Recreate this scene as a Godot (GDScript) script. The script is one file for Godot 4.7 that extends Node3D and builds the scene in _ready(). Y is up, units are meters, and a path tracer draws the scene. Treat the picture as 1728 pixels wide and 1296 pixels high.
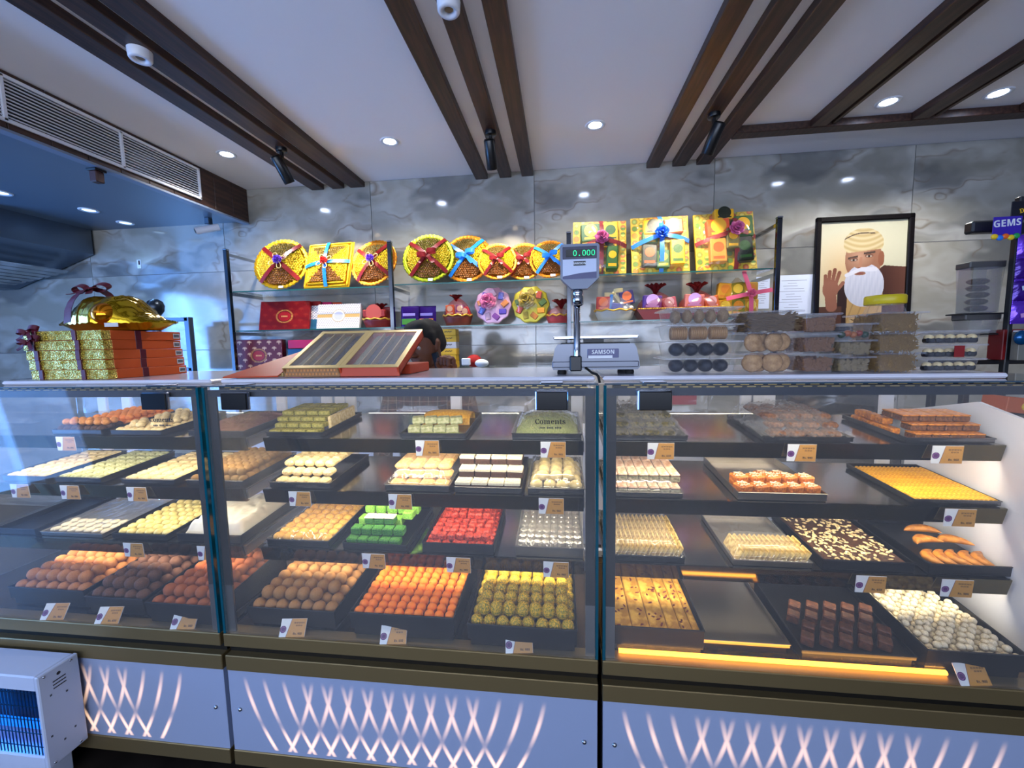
extends Node3D
# A sweet shop counter: three glass cases of trays, a gift shelf behind, dark beams above. Metres, y up, counter front at z = 0.

var M := {}
var taken := {}
var bump_tex: NoiseTexture2D
var rng := RandomNumberGenerator.new()
var FL: Node3D

func _ready():
	rng.seed = 11
	# ---- camera
	var cam := Camera3D.new()
	cam.name = "camera"
	cam.fov = 86.406
	cam.near = 0.02
	cam.far = 80.0
	cam.transform = Transform3D(Basis(Vector3(0.99309, -0.01763, -0.11604), Vector3(0.00629, 0.99522, -0.09741), Vector3(0.1172, 0.09601, 0.98846)), Vector3(0, 1.40, 1.10)).orthonormalized()
	add_child(cam)
	cam.current = true
	# ---- sky, exposure
	var env := Environment.new()
	env.background_mode = Environment.BG_SKY
	var sky := Sky.new()
	var sm := ProceduralSkyMaterial.new()
	sm.sky_top_color = Color(0.36, 0.55, 0.95)
	sm.sky_horizon_color = Color(0.62, 0.76, 1.0)
	sm.ground_bottom_color = Color(0.24, 0.29, 0.38)
	sm.ground_horizon_color = Color(0.42, 0.5, 0.62)
	sm.sky_energy_multiplier = 0.5
	sm.ground_energy_multiplier = 0.3
	sky.sky_material = sm
	env.sky = sky
	env.tonemap_mode = Environment.TONE_MAPPER_LINEAR
	env.tonemap_exposure = 1.0
	env.sdfgi_enabled = true
	env.ssao_enabled = true
	env.ssil_enabled = true
	var we := WorldEnvironment.new()
	we.name = "environment"
	we.environment = env
	add_child(we)
	# ---- daylight through the two shop windows behind and left of the camera
	for k in 5:
		area("daylight_side_window", Vector3(-5.35, 1.22, 0.3 + k * 0.52), Vector3(1, 0.45, -0.25), Vector2(0.52, 2.25), Color(0.42, 0.66, 1.0), [8.5, 5.6, 3.4, 1.8, 0.8][k])
	area("daylight_front_window", Vector3(-0.9, 1.72, 4.65), Vector3(0, 0.8, -1), Vector2(6.6, 1.55), Color(0.82, 0.88, 1.0), 30.0)
	rest()

func rest():
	materials()
	room()
	lamps()
	cases()
	counter_tops()
	sweets()
	shelf_unit()
	shelf_goods()
	counter_goods()
	person()
	left_side()
	right_side()

# ---------------------------------------------------------------- helpers
func area(n: String, at: Vector3, towards: Vector3, size: Vector2, c: Color, e: float, parent: Node3D = null) -> AreaLight3D:
	var l := AreaLight3D.new()
	l.name = n
	l.area_size = size
	l.light_color = c
	l.light_energy = e
	l.shadow_enabled = true
	l.area_range = 12.0
	l.area_attenuation = 2.0
	var up := Vector3.UP if absf(towards.normalized().y) < 0.9 else Vector3.BACK
	l.transform = Transform3D(Basis.looking_at(towards, up), at)
	if parent: parent.add_child(l, true)
	else: add_child(l, true)
	return l

func spot(n: String, at: Vector3, towards: Vector3, angle: float, c: Color, e: float, size := 0.03, soft := 0.5) -> SpotLight3D:
	var l := SpotLight3D.new()
	l.name = n
	l.light_color = c
	l.light_energy = e
	l.spot_angle = angle
	l.spot_angle_attenuation = soft
	l.spot_range = 12.0
	l.spot_attenuation = 2.0
	l.light_size = size
	l.shadow_enabled = true
	var up := Vector3.UP if absf(towards.normalized().y) < 0.9 else Vector3.BACK
	l.transform = Transform3D(Basis.looking_at(towards, up), at)
	add_child(l, true)
	return l

func mat(k: String, c := Color.WHITE, rough := 0.6, metal := 0.0) -> StandardMaterial3D:
	if M.has(k): return M[k]
	var m := StandardMaterial3D.new()
	m.resource_name = k
	m.albedo_color = c
	m.roughness = rough
	m.metallic = metal
	M[k] = m
	return m

func glow(k: String, c: Color, e: float) -> StandardMaterial3D:
	var m := mat(k, Color(c.r * 0.5, c.g * 0.5, c.b * 0.5), 0.5)
	m.emission_enabled = true
	m.emission = c
	m.emission_energy_multiplier = e
	return m

func clear(k: String, c: Color, rough := 0.02) -> StandardMaterial3D:
	var m := mat(k, c, rough)
	m.transparency = BaseMaterial3D.TRANSPARENCY_ALPHA
	m.cull_mode = BaseMaterial3D.CULL_DISABLED
	return m

func tex(m: StandardMaterial3D, freq: float, colors: Array, stops: Array, scale := 1.0, size := 256, bump := 0.0, kind := FastNoiseLite.TYPE_SIMPLEX_SMOOTH, oct := 4, stretch := Vector3.ONE, world := false) -> StandardMaterial3D:
	var n := FastNoiseLite.new()
	n.seed = hash(m.resource_name) % 1000
	n.noise_type = kind
	n.frequency = freq
	n.fractal_octaves = oct
	var t := NoiseTexture2D.new()
	t.width = size
	t.height = size
	t.seamless = true
	t.noise = n
	var g := Gradient.new()
	g.offsets = PackedFloat32Array(stops)
	g.colors = PackedColorArray(colors)
	t.color_ramp = g
	m.albedo_texture = t
	m.uv1_triplanar = true
	m.uv1_world_triplanar = world
	m.uv1_scale = stretch * scale
	if bump > 0.0:
		if bump_tex == null:
			n = n.duplicate()
			n.frequency = 0.09
			bump_tex = NoiseTexture2D.new()
			bump_tex.width = 256
			bump_tex.height = 256
			bump_tex.seamless = true
			bump_tex.noise = n
		m.heightmap_enabled = true
		m.heightmap_texture = bump_tex
		m.heightmap_scale = bump
	return m

func nm(n: String) -> String:
	var k: int = taken.get(n, 0)
	taken[n] = k + 1
	return n if k == 0 else "%s_%03d" % [n, k]

func tag(o: Node3D, label: String, category: String, group := "") -> Node3D:
	o.set_meta("label", label)
	o.set_meta("category", category)
	if group: o.set_meta("group", group)
	return o

func thing(n: String, label: String, category: String, at := Vector3.ZERO, group := "", basis := Basis.IDENTITY) -> Node3D:
	var o := Node3D.new()
	o.name = nm(n)
	add_child(o)
	o.transform = Transform3D(basis, at)
	return tag(o, label, category, group)

func mi(mesh: Mesh, m: Material) -> MeshInstance3D:
	var o := MeshInstance3D.new()
	o.mesh = mesh
	o.material_override = m
	return o

func one(n: String, mesh: Mesh, m: Material, label: String, category: String, at := Vector3.ZERO, group := "", basis := Basis.IDENTITY) -> MeshInstance3D:
	var o := mi(mesh, m)
	o.name = nm(n)
	add_child(o)
	o.transform = Transform3D(basis, at)
	tag(o, label, category, group)
	return o

func part(p: Node3D, n: String, mesh: Mesh, m: Material, at := Vector3.ZERO, basis := Basis.IDENTITY, label := "") -> MeshInstance3D:
	var o := mi(mesh, m)
	o.name = n
	p.add_child(o, true)
	o.transform = Transform3D(basis, at)
	if label: o.set_meta("label", label)
	return o

func stru(n: String, mesh: Mesh, m: Material, at := Vector3.ZERO) -> MeshInstance3D:
	var o := mi(mesh, m)
	o.name = n
	add_child(o, true)
	o.position = at
	o.set_meta("kind", "structure")
	return o

func dup(o: Node3D, label := "", n := "") -> Node3D:
	var c: Node3D = o.duplicate()
	var base := n
	if base == "":
		base = str(o.name)
		if base.length() > 4 and base[-4] == "_" and base.right(3).is_valid_int(): base = base.left(-4)
	c.name = nm(base)
	add_child(c)
	if label: c.set_meta("label", label)
	return c

class G:
	var st := SurfaceTool.new()
	var x := Transform3D.IDENTITY
	func _init():
		st.begin(Mesh.PRIMITIVE_TRIANGLES)
	func vert(p: Vector3, uv := Vector2.ZERO):
		st.set_uv(uv)
		st.add_vertex(x * p)
	func smooth(on := true):
		st.set_smooth_group(0 if on else -1)
	# a triangle turned so that its front looks away from o
	func tri(a: Vector3, b: Vector3, c: Vector3, o: Vector3):
		if (b - a).cross(c - a).dot((a + b + c) / 3.0 - o) > 0.0:
			vert(a); vert(c); vert(b)
		else:
			vert(a); vert(b); vert(c)
	func quad(a: Vector3, b: Vector3, c: Vector3, d: Vector3, o: Vector3):
		tri(a, b, c, o); tri(a, c, d, o)
	func face(a: Vector3, b: Vector3, c: Vector3, d: Vector3):   # printed face: a lower left, b lower right, c upper right, d upper left
		vert(a, Vector2(0, 1)); vert(c, Vector2(1, 0)); vert(b, Vector2(1, 1))
		vert(a, Vector2(0, 1)); vert(d, Vector2(0, 0)); vert(c, Vector2(1, 0))
	func box(c: Vector3, s: Vector3, b := 0.0):
		smooth(false)
		var h := s / 2.0
		b = minf(b, minf(h.x, minf(h.y, h.z)) * 0.9)
		var p := func(sx: float, sy: float, sz: float, ax: int) -> Vector3:
			var q := Vector3(h.x - b, h.y - b, h.z - b)
			q[ax] = h[ax]
			return c + Vector3(q.x * sx, q.y * sy, q.z * sz)
		for ax in 3:
			var u := (ax + 1) % 3
			var w := (ax + 2) % 3
			for s1 in [-1.0, 1.0]:
				var f := []
				for k in [[-1.0, -1.0], [1.0, -1.0], [1.0, 1.0], [-1.0, 1.0]]:
					var g := Vector3.ZERO
					g[ax] = s1; g[u] = k[0]; g[w] = k[1]
					f.append(p.call(g.x, g.y, g.z, ax))
				quad(f[0], f[1], f[2], f[3], c)
				if b > 0.0:
					for s2 in [-1.0, 1.0]:
						var e := []
						for s3 in [-1.0, 1.0]:
							var g := Vector3.ZERO
							g[ax] = s1; g[u] = s2; g[w] = s3
							e.append([p.call(g.x, g.y, g.z, ax), p.call(g.x, g.y, g.z, u)])
						quad(e[0][0], e[1][0], e[1][1], e[0][1], c)
		if b > 0.0:
			for i in 8:
				var g := Vector3(1.0 if i & 1 else -1.0, 1.0 if i & 2 else -1.0, 1.0 if i & 4 else -1.0)
				tri(p.call(g.x, g.y, g.z, 0), p.call(g.x, g.y, g.z, 1), p.call(g.x, g.y, g.z, 2), c)
	func surf(nu: int, nv: int, f: Callable, flip := false):
		smooth(true)
		var pts := []
		for j in nv + 1:
			var row := PackedVector3Array()
			for i in nu + 1: row.append(f.call(float(i) / nu, float(j) / nv))
			pts.append(row)
		for j in nv:
			for i in nu:
				var q := [Vector2i(i, j), Vector2i(i + 1, j), Vector2i(i + 1, j + 1), Vector2i(i, j + 1)]
				for t in ([[0, 2, 1], [0, 3, 2]] if not flip else [[0, 1, 2], [0, 2, 3]]):
					for k in t: vert(pts[q[k].y][q[k].x], Vector2(float(q[k].x) / nu, 1.0 - float(q[k].y) / nv))
	# profile of (radius, height) turned about y, from the bottom up on the outside
	func lathe(pr: Array, n := 24, ripple := 0.0, waves := 0):
		surf(n, pr.size() - 1, func(u: float, v: float) -> Vector3:
			var q: Vector2 = pr[int(round(v * (pr.size() - 1)))]
			var a := -u * TAU
			var rr := q.x * (1.0 + ripple * cos(a * waves))
			return Vector3(cos(a) * rr, q.y, sin(a) * rr))
	func ball(c: Vector3, r: Vector3, nu := 12, nv := 8, rough: FastNoiseLite = null, amt := 0.0):
		surf(nu, nv, func(u: float, v: float) -> Vector3:
			var a := -u * TAU
			var b := (v - 0.5) * PI
			var d := Vector3(cos(a) * cos(b), sin(b), sin(a) * cos(b))
			if v <= 0.0 or v >= 1.0: d = Vector3(0, signf(v - 0.5), 0)
			elif u >= 1.0: d = Vector3(cos(b), sin(b), 0)
			var k := 1.0 + (amt * rough.get_noise_3d(d.x * 9.0 + c.x * 700.0, d.y * 9.0, d.z * 9.0 + c.z * 700.0) if rough else 0.0)
			return c + d * r * k)
	func tube(pts: Array, radii, n := 8):
		var m := pts.size()
		var up := Vector3.UP if absf((pts[1] - pts[0]).normalized().y) < 0.9 else Vector3.RIGHT
		var rings := []
		for i in m:
			var t: Vector3 = (pts[mini(i + 1, m - 1)] - pts[maxi(i - 1, 0)]).normalized()
			var s := t.cross(up).normalized()
			up = s.cross(t).normalized()
			var r: float = radii[i] if radii is Array else radii
			rings.append([pts[i], s * r, up * r])
		surf(n, m - 1, func(u: float, v: float) -> Vector3:
			var q = rings[int(round(v * (m - 1)))]
			return q[0] + q[1] * cos(u * TAU) + q[2] * sin(u * TAU))
		smooth(false)
		for e in [0, m - 1]:
			var q = rings[e]
			var o: Vector3 = pts[1] if e == 0 else pts[m - 2]
			for k in n:
				var a := TAU * k / n
				var b := TAU * (k + 1) / n
				tri(q[0], q[0] + q[1] * cos(a) + q[2] * sin(a), q[0] + q[1] * cos(b) + q[2] * sin(b), o)
	# outline in x, y swept from z0 to z1
	func prism(poly: PackedVector2Array, z0: float, z1: float):
		smooth(false)
		if not Geometry2D.is_polygon_clockwise(poly): poly.reverse()
		var t := Geometry2D.triangulate_polygon(poly)
		for k in range(0, t.size(), 3):
			var a := poly[t[k]]
			var b := poly[t[k + 1]]
			var c := poly[t[k + 2]]
			if (b - a).cross(c - a) > 0.0:
				var s := b
				b = c
				c = s
			vert(Vector3(a.x, a.y, z1)); vert(Vector3(b.x, b.y, z1)); vert(Vector3(c.x, c.y, z1))
			vert(Vector3(a.x, a.y, z0)); vert(Vector3(c.x, c.y, z0)); vert(Vector3(b.x, b.y, z0))
		for i in poly.size():
			var a := poly[i]
			var b := poly[(i + 1) % poly.size()]
			vert(Vector3(a.x, a.y, z1)); vert(Vector3(b.x, b.y, z0)); vert(Vector3(b.x, b.y, z1))
			vert(Vector3(a.x, a.y, z1)); vert(Vector3(a.x, a.y, z0)); vert(Vector3(b.x, b.y, z0))
	func disc(c: Vector3, r: float, th: float, n := 22):   # flat round plate facing +z
		var poly := PackedVector2Array()
		for i in n: poly.append(Vector2(c.x + r * cos(TAU * i / n), c.y + r * sin(TAU * i / n)))
		prism(poly, c.z, c.z + th)
	func ribbon(pts: Array, side, w: float, th := 0.0012):   # a strip of that width along a path, with thickness
		var m := pts.size()
		for sgn in [1.0, -1.0]:
			surf(m - 1, 1, func(u: float, v: float) -> Vector3:
				var i := int(round(u * (m - 1)))
				var t: Vector3 = (pts[mini(i + 1, m - 1)] - pts[maxi(i - 1, 0)]).normalized()
				var s: Vector3 = side[i] if side is Array else side
				var nn := t.cross(s).normalized()
				return pts[i] + s * w * (v - 0.5) + nn * th * 0.5 * sgn, sgn > 0.0)
	func done() -> ArrayMesh:
		st.generate_normals()
		st.index()
		return st.commit()

func bx(c: Vector3, s: Vector3, b := 0.0) -> ArrayMesh:
	var g := G.new()
	g.box(c, s, b)
	return g.done()

func span(x0: float, x1: float, y0: float, y1: float, z0: float, z1: float, b := 0.0) -> ArrayMesh:
	return bx(Vector3((x0 + x1) / 2, (y0 + y1) / 2, (z0 + z1) / 2), Vector3(absf(x1 - x0), absf(y1 - y0), absf(z1 - z0)), b)

func lathed(pr: Array, n := 24, ripple := 0.0, waves := 0) -> ArrayMesh:
	var g := G.new()
	g.lathe(pr, n, ripple, waves)
	return g.done()

func print_face(w: float, h: float) -> ArrayMesh:   # a printed sheet in x, y facing +z, centred
	var g := G.new()
	g.smooth(false)
	g.face(Vector3(-w / 2, -h / 2, 0), Vector3(w / 2, -h / 2, 0), Vector3(w / 2, h / 2, 0), Vector3(-w / 2, h / 2, 0))
	return g.done()

func words(s: String, size: float, m: Material, parent: Node3D, n: String, at: Vector3, basis := Basis.IDENTITY, font := "Droid Sans", depth := 0.001, weight := 700) -> MeshInstance3D:
	var t := TextMesh.new()
	var f := SystemFont.new()
	f.font_names = PackedStringArray([font])
	f.font_weight = weight
	t.font = f
	t.text = s
	t.font_size = 48
	t.pixel_size = size / 48.0
	t.depth = depth
	t.curve_step = 2.0
	return part(parent, n, t, m, at, basis)

func img_tex(im: Image) -> ImageTexture:
	return ImageTexture.create_from_image(im)
# ---------------------------------------------------------------- materials
func materials():
	var wood := mat("dark_wood", Color(0.2, 0.13, 0.1), 0.45)
	tex(wood, 0.01, [Color(0.17, 0.1, 0.075), Color(0.27, 0.175, 0.13)], [0.3, 0.75], 1.0, 256, 0.0, FastNoiseLite.TYPE_SIMPLEX, 4, Vector3(10, 10, 0.8))
	wood.albedo_color = Color.WHITE
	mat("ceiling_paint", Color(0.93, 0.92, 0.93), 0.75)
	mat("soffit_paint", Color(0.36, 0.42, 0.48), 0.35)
	mat("white_metal", Color(0.86, 0.87, 0.9), 0.4)
	mat("white_panel", Color(0.8, 0.82, 0.9), 0.3)
	mat("black", Color(0.02, 0.02, 0.025), 0.4)
	mat("black_plastic", Color(0.035, 0.035, 0.04), 0.35)
	mat("gold_metal", Color(0.6, 0.52, 0.36), 0.42, 0.8)
	mat("gold_mirror", Color(0.4, 0.36, 0.24), 0.07, 1.0)
	mat("chrome", Color(0.72, 0.74, 0.77), 0.1, 1.0)
	mat("post_chrome", Color(0.34, 0.35, 0.37), 0.16, 1.0)
	mat("steel", Color(0.62, 0.62, 0.62), 0.3, 1.0)
	mat("mirror_steel", Color(0.72, 0.71, 0.69), 0.14, 1.0)
	mat("tray_metal", Color(0.24, 0.245, 0.26), 0.3, 0.9)
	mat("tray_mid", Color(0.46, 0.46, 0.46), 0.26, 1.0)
	mat("tray_bright", Color(0.66, 0.64, 0.61), 0.28, 1.0)
	mat("teal_edge", Color(0.03, 0.3, 0.36), 0.1)
	mat("shelf_edge", Color(0.1, 0.34, 0.33), 0.1)
	mat("counter_stone", Color(0.86, 0.86, 0.9), 0.12)
	mat("rubber", Color(0.03, 0.03, 0.03), 0.8)
	clear("pane", Color(1, 1, 1, 0.03))
	clear("shelf_glass", Color(0.75, 0.93, 0.9, 0.1))
	glow("led", Color(1.0, 0.93, 0.8), 2.5)
	glow("led_warm", Color(1.0, 0.68, 0.22), 5.0)
	glow("lamp_disc", Color(0.8, 0.86, 1.0), 60.0)

func marble(seed_: int) -> ImageTexture:
	var a := FastNoiseLite.new()
	a.seed = seed_
	a.frequency = 0.0045
	a.fractal_octaves = 3
	var b := FastNoiseLite.new()
	b.seed = seed_ + 3
	b.frequency = 0.0035
	b.fractal_octaves = 5
	b.fractal_gain = 0.36
	var w := 640
	var h := 320
	var im := Image.create(w, h, false, Image.FORMAT_RGB8)
	for y in h:
		for x in w:
			var p := Vector2(x, y * 1.6)
			var q := p + Vector2(a.get_noise_2d(p.x, p.y), a.get_noise_2d(p.x + 900.0, p.y)) * 110.0
			var c := b.get_noise_2d(q.x, q.y)
			var cloud := clampf(0.5 + c * 0.9, 0.0, 1.0)
			var e := b.get_noise_2d(q.x * 0.55 + 500.0, q.y * 1.1)
			var vein := pow(clampf(1.0 - absf(e) * 5.0, 0.0, 1.0), 2.5) * smoothstep(-0.15, 0.35, c)
			var smoke := smoothstep(-0.05, 0.6, b.get_noise_2d(q.x * 0.5 + 2000.0, q.y * 0.7))
			var col := Color(0.55, 0.535, 0.49).lerp(Color(0.7, 0.69, 0.66), cloud)
			col = col.lerp(Color(0.36, 0.36, 0.35), smoke * 0.8)
			col = col.lerp(Color(0.42, 0.36, 0.3), vein * 0.6)
			im.set_pixel(x, y, col)
	return img_tex(im)

# ---------------------------------------------------------------- room shell
func room():
	var paint: Material = M["ceiling_paint"]
	var plain := mat("wall_plain", Color(0.5, 0.5, 0.51), 0.6)
	stru("wall_back", span(-5.4, 3.6, -0.1, 2.9, -2.2, -2.012), plain)
	var wb: MeshInstance3D = get_node("wall_back")
	var tiles := []
	for k in 2:
		var m := mat("marble_%d" % k, Color.WHITE, 0.1)
		m.albedo_texture = marble(17 + k * 31)
		m.metallic_specular = 0.65
		tiles.append(m)
	var xs := [-5.4, -3.93, -2.68, -1.43, -0.18, 1.07, 2.32, 3.6]
	var ys := [0.0, 0.14, 0.77, 1.40, 2.03, 2.655]
	for i in xs.size() - 1:
		for j in ys.size() - 1:
			var w: float = xs[i + 1] - xs[i] - 0.004
			var h: float = ys[j + 1] - ys[j] - 0.004
			var g := G.new()
			g.smooth(false)
			var z := -2.0 + rng.randf() * 0.0006
			var x0: float = xs[i] + 0.002
			var y0: float = ys[j] + 0.002
			g.x = Transform3D(Basis.IDENTITY, Vector3(0, 0, z))
			var a := Vector3(x0, y0, 0)
			var b := Vector3(x0 + w, y0, 0)
			var c := Vector3(x0 + w, y0 + h, 0)
			var d := Vector3(x0, y0 + h, 0)
			var back := Vector3(0, 0, -0.011)
			g.face(a, b, c, d)
			var o := (a + c) / 2 + back / 2
			g.quad(a, b, b + back, a + back, o)
			g.quad(c, d, d + back, c + back, o)
			g.quad(a, d, d + back, a + back, o)
			g.quad(b, c, c + back, b + back, o)
			part(wb, "tile", g.done(), tiles[(i * 3 + j * 5 + i * j) % 2])
	stru("wall_left", span(-5.6, -5.4, -0.1, 2.9, -2.2, 0.0), plain)
	stru("wall_left", span(-5.6, -5.4, -0.1, 0.12, 0.0, 2.6), plain)
	stru("wall_left", span(-5.6, -5.4, 2.38, 2.9, 0.0, 2.6), plain)
	stru("wall_left", span(-5.6, -5.4, -0.1, 2.9, 2.6, 4.9), plain)
	stru("wall_right", span(3.6, 3.8, -0.1, 2.9, -2.2, 4.9), plain)
	stru("wall_front", span(-5.6, -4.3, -0.1, 2.9, 4.7, 4.9), plain)
	stru("wall_front", span(2.5, 3.8, -0.1, 2.9, 4.7, 4.9), plain)
	stru("wall_front", span(-4.3, 2.5, -0.1, 0.85, 4.7, 4.9), mat("wall_low", Color(0.22, 0.2, 0.2), 0.6))
	stru("wall_front", span(-4.3, 2.5, 2.5, 2.9, 4.7, 4.9), plain)
	for k in 4:
		stru("window_1", span(-4.3 + 2.2 * k, -4.22 + 2.2 * k, 0.85, 2.5, 4.74, 4.8), M["black"])
	for k in 3:
		stru("window_2", span(-5.53, -5.47, 0.12, 2.38, 0.0 + 1.265 * k, 0.07 + 1.265 * k), M["black"])
	var fm := mat("floor_tile", Color(0.5, 0.47, 0.44), 0.35)
	tex(fm, 0.02, [Color(0.24, 0.23, 0.22), Color(0.33, 0.31, 0.3)], [0.3, 0.7], 1.2, 256, 0.0, FastNoiseLite.TYPE_SIMPLEX_SMOOTH, 4, Vector3.ONE, true)
	stru("floor", span(-5.6, 3.8, -0.2, 0.0, -2.2, 4.9), fm)
	stru("ceiling", span(-5.6, 3.8, 2.655, 2.9, -2.2, 4.9), paint)
	# lowered kitchen ceiling on the left, its plank fascia
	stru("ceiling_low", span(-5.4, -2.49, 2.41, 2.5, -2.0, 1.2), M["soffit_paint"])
	stru("trim_1", span(-2.49, -2.462, 2.395, 2.655, -2.0, 1.2), M["black"])
	var fas: Node3D = get_node("trim_1")
	for k in 20:
		var z := -2.0 + k * 0.16
		part(fas, "plank", span(-2.464, -2.45, 2.40, 2.654, z + 0.0015, z + 0.1585, 0.002), M["dark_wood"])
	part(fas, "edge_strip", span(-2.5, -2.448, 2.388, 2.40, -2.0, 1.2), mat("edge_grey", Color(0.45, 0.5, 0.58), 0.4))
	# beams
	var names := ["left", "middle", "right"]
	var trios := [["left trio", [[-1.9, -1.8], [-1.73, -1.635], [-1.585, -1.47]]], ["centre trio above the scale", [[-0.61, -0.52], [-0.43, -0.345], [-0.27, -0.185]]], ["right trio", [[0.61, 0.7], [0.785, 0.875], [0.945, 1.035]]]]
	for t in trios:
		for k in 3:
			var b: Array = t[1][k]
			one("ceiling_beam", span(b[0], b[1], 2.615, 2.656, -1.999, 4.69, 0.003), M["dark_wood"], "dark brown wooden ceiling beam, %s one of the %s" % [names[k], t[0]], "beam", Vector3.ZERO, "ceiling beams running to the back wall")
	var k2 := 0
	for b in [[1.437, 1.523], [1.965, 2.05], [2.495, 2.58]]:
		one("ceiling_beam", span(b[0], b[1], 2.615, 2.656, -1.57, 4.69, 0.003), M["dark_wood"], "dark brown ceiling beam ending at the cross beam, %s of three at the right" % ["first", "second", "third"][k2], "beam", Vector3.ZERO, "ceiling beams ending at the cross beam")
		one("ceiling_batten", span(b[1] + 0.03, b[1] + 0.05, 2.625, 2.656, -1.57, 4.69, 0.002), M["dark_wood"], "thin dark batten beside the %s ceiling beam at the right" % ["first", "second", "third"][k2], "batten", Vector3.ZERO, "thin ceiling battens")
		k2 += 1
	one("ceiling_cross_beam", span(1.037, 3.59, 2.612, 2.656, -1.65, -1.572, 0.003), M["dark_wood"], "dark brown ceiling cross beam running along the wall at the right", "beam")

# ---------------------------------------------------------------- ceiling lamps and fittings
func lamps():
	var at := [[-2.13, "downlight at the far left beside the air vent"], [-1.03, "downlight between the left and centre beam trios"], [0.21, "downlight right of the centre beam trio"], [1.75, "large downlight in the first panel right of the right beam trio"], [2.27, "downlight in the last ceiling panel at the far right"]]
	var ring := lathed([Vector2(0.036, 0.0), Vector2(0.05, -0.005), Vector2(0.056, -0.003), Vector2(0.058, 0.002)], 28)
	var disc := lathed([Vector2(0.0, -0.001), Vector2(0.03, -0.0015), Vector2(0.038, 0.0)], 24)
	for a in at:
		var t := thing("downlight", "white round recessed " + a[1], "downlight", Vector3(a[0], 2.654, -1.44), "downlights in the white ceiling")
		part(t, "trim_ring", ring, M["white_metal"])
		part(t, "lamp_lens", disc, M["lamp_disc"])
		spot("downlight_lamp", Vector3(a[0], 2.645, -1.44), Vector3(0, -1, 0), 66.0, Color(1.0, 0.98, 0.96), 1.5, 0.035, 0.6)
	var low := [[-3.34, -1.56, "downlight in the lowered ceiling, nearest the air vent"], [-3.4, -1.86, "downlight in the lowered ceiling close to the back wall"], [-3.5, -1.19, "downlight in the lowered ceiling at the photo's left edge"]]
	for a in low:
		var t := thing("downlight", "dim round " + a[2], "downlight", Vector3(a[0], 2.409, a[1]), "downlights in the lowered ceiling")
		part(t, "trim_ring", ring, M["white_metal"])
		part(t, "lamp_lens", disc, glow("lamp_dim", Color(0.7, 0.85, 1.0), 3.0))
		spot("low_downlight_lamp", Vector3(a[0], 2.4, a[1]), Vector3(0, -1, 0.25), 62.0, Color(0.55, 0.76, 1.0), 1.1 if a[1] > -1.8 else 0.35, 0.035, 1.0)
	# black track spots on the middle beam of each trio, aimed at the wall goods
	var body := lathed([Vector2(0.0, -0.075), Vector2(0.02, -0.075), Vector2(0.03, -0.078), Vector2(0.032, -0.074), Vector2(0.032, 0.07), Vector2(0.028, 0.078), Vector2(0.0, 0.08)], 20)
	var lens := lathed([Vector2(0.0, -0.0765), Vector2(0.024, -0.0765), Vector2(0.026, -0.0745)], 16)
	var k := 0
	for s in [[-1.68, "left"], [-0.388, "centre"], [0.83, "right"]]:
		var p := Vector3(s[0], 2.615, -1.34)
		var t := thing("spotlight", "black cylindrical spotlight hanging from the %s beam trio" % s[1], "spotlight", p, "black spotlights under the beams")
		part(t, "mount", lathed([Vector2(0.0, -0.022), Vector2(0.03, -0.022), Vector2(0.032, -0.018), Vector2(0.032, 0.0)], 20), M["black_plastic"])
		part(t, "arm", span(-0.009, 0.009, -0.06, -0.02, -0.009, 0.009, 0.002), M["black_plastic"])
		var dir: Vector3 = [Vector3(0.08, -0.72, -0.6), Vector3(-0.02, -0.72, -0.6), Vector3(-0.05, -0.72, -0.6)][k].normalized()
		var bas := Basis(Quaternion(Vector3(0, -1, 0), [Vector3(0.2, -0.83, -0.5), Vector3(0.02, -0.86, -0.5), Vector3(-0.24, -0.83, -0.5)][k].normalized()))
		part(t, "barrel", body, M["black_plastic"], Vector3(0, -0.125, 0.0), bas)
		part(t, "lens", lens, glow("spot_lens", Color(1.0, 0.88, 0.72), 6.0), Vector3(0, -0.125, 0.0), bas)
		spot("spotlight_lamp", p + Vector3(0, -0.125, 0) + bas * Vector3(0, -0.085, 0), dir, 32.0, Color(1.0, 0.94, 0.84), 1.25, 0.02, 0.25)
		k += 1
	# smoke detectors
	var cup := lathed([Vector2(0.0, -0.028), Vector2(0.018, -0.026), Vector2(0.022, -0.034), Vector2(0.036, -0.036), Vector2(0.04, -0.03), Vector2(0.042, 0.0)], 28)
	for s in [[-1.69, -0.5, "left"], [-0.385, -0.44, "centre"]]:
		var t := thing("smoke_detector", "white round smoke detector under the %s beam trio" % s[2], "detector", Vector3(s[0], 2.615, s[1]), "smoke detectors")
		part(t, "housing", cup, M["white_metal"])
		part(t, "sensor_core", lathed([Vector2(0.0, -0.03), Vector2(0.01, -0.03), Vector2(0.016, -0.026)], 16), mat("sensor_tan", Color(0.5, 0.4, 0.28), 0.6))
	# linear grille of the air conditioner
	var gr := thing("air_conditioner_grille", "long white slatted air conditioner grille set in the dark plank fascia", "vent", Vector3(-2.448, 2.53, -0.7))
	part(gr, "backing", span(-0.004, 0.002, -0.09, 0.09, -0.84, 0.9), M["black"])
	for s in [-1, 1]:
		part(gr, "frame_rail", span(0, 0.012, s * 0.095 - 0.008, s * 0.095 + 0.008, -0.856, 0.9, 0.002), M["white_metal"])
	for z in [-0.848, -0.35, 0.15, 0.65]:
		part(gr, "frame_stile", span(0, 0.012, -0.1, 0.1, z - 0.008, z + 0.008, 0.002), M["white_metal"])
	var sl := bx(Vector3.ZERO, Vector3(0.006, 0.004, 1.74))
	for i in 11:
		part(gr, "slat", sl, M["white_metal"], Vector3(0.006, -0.078 + i * 0.0156, 0.026), Basis(Vector3(0, 0, 1), 0.25))
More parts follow.
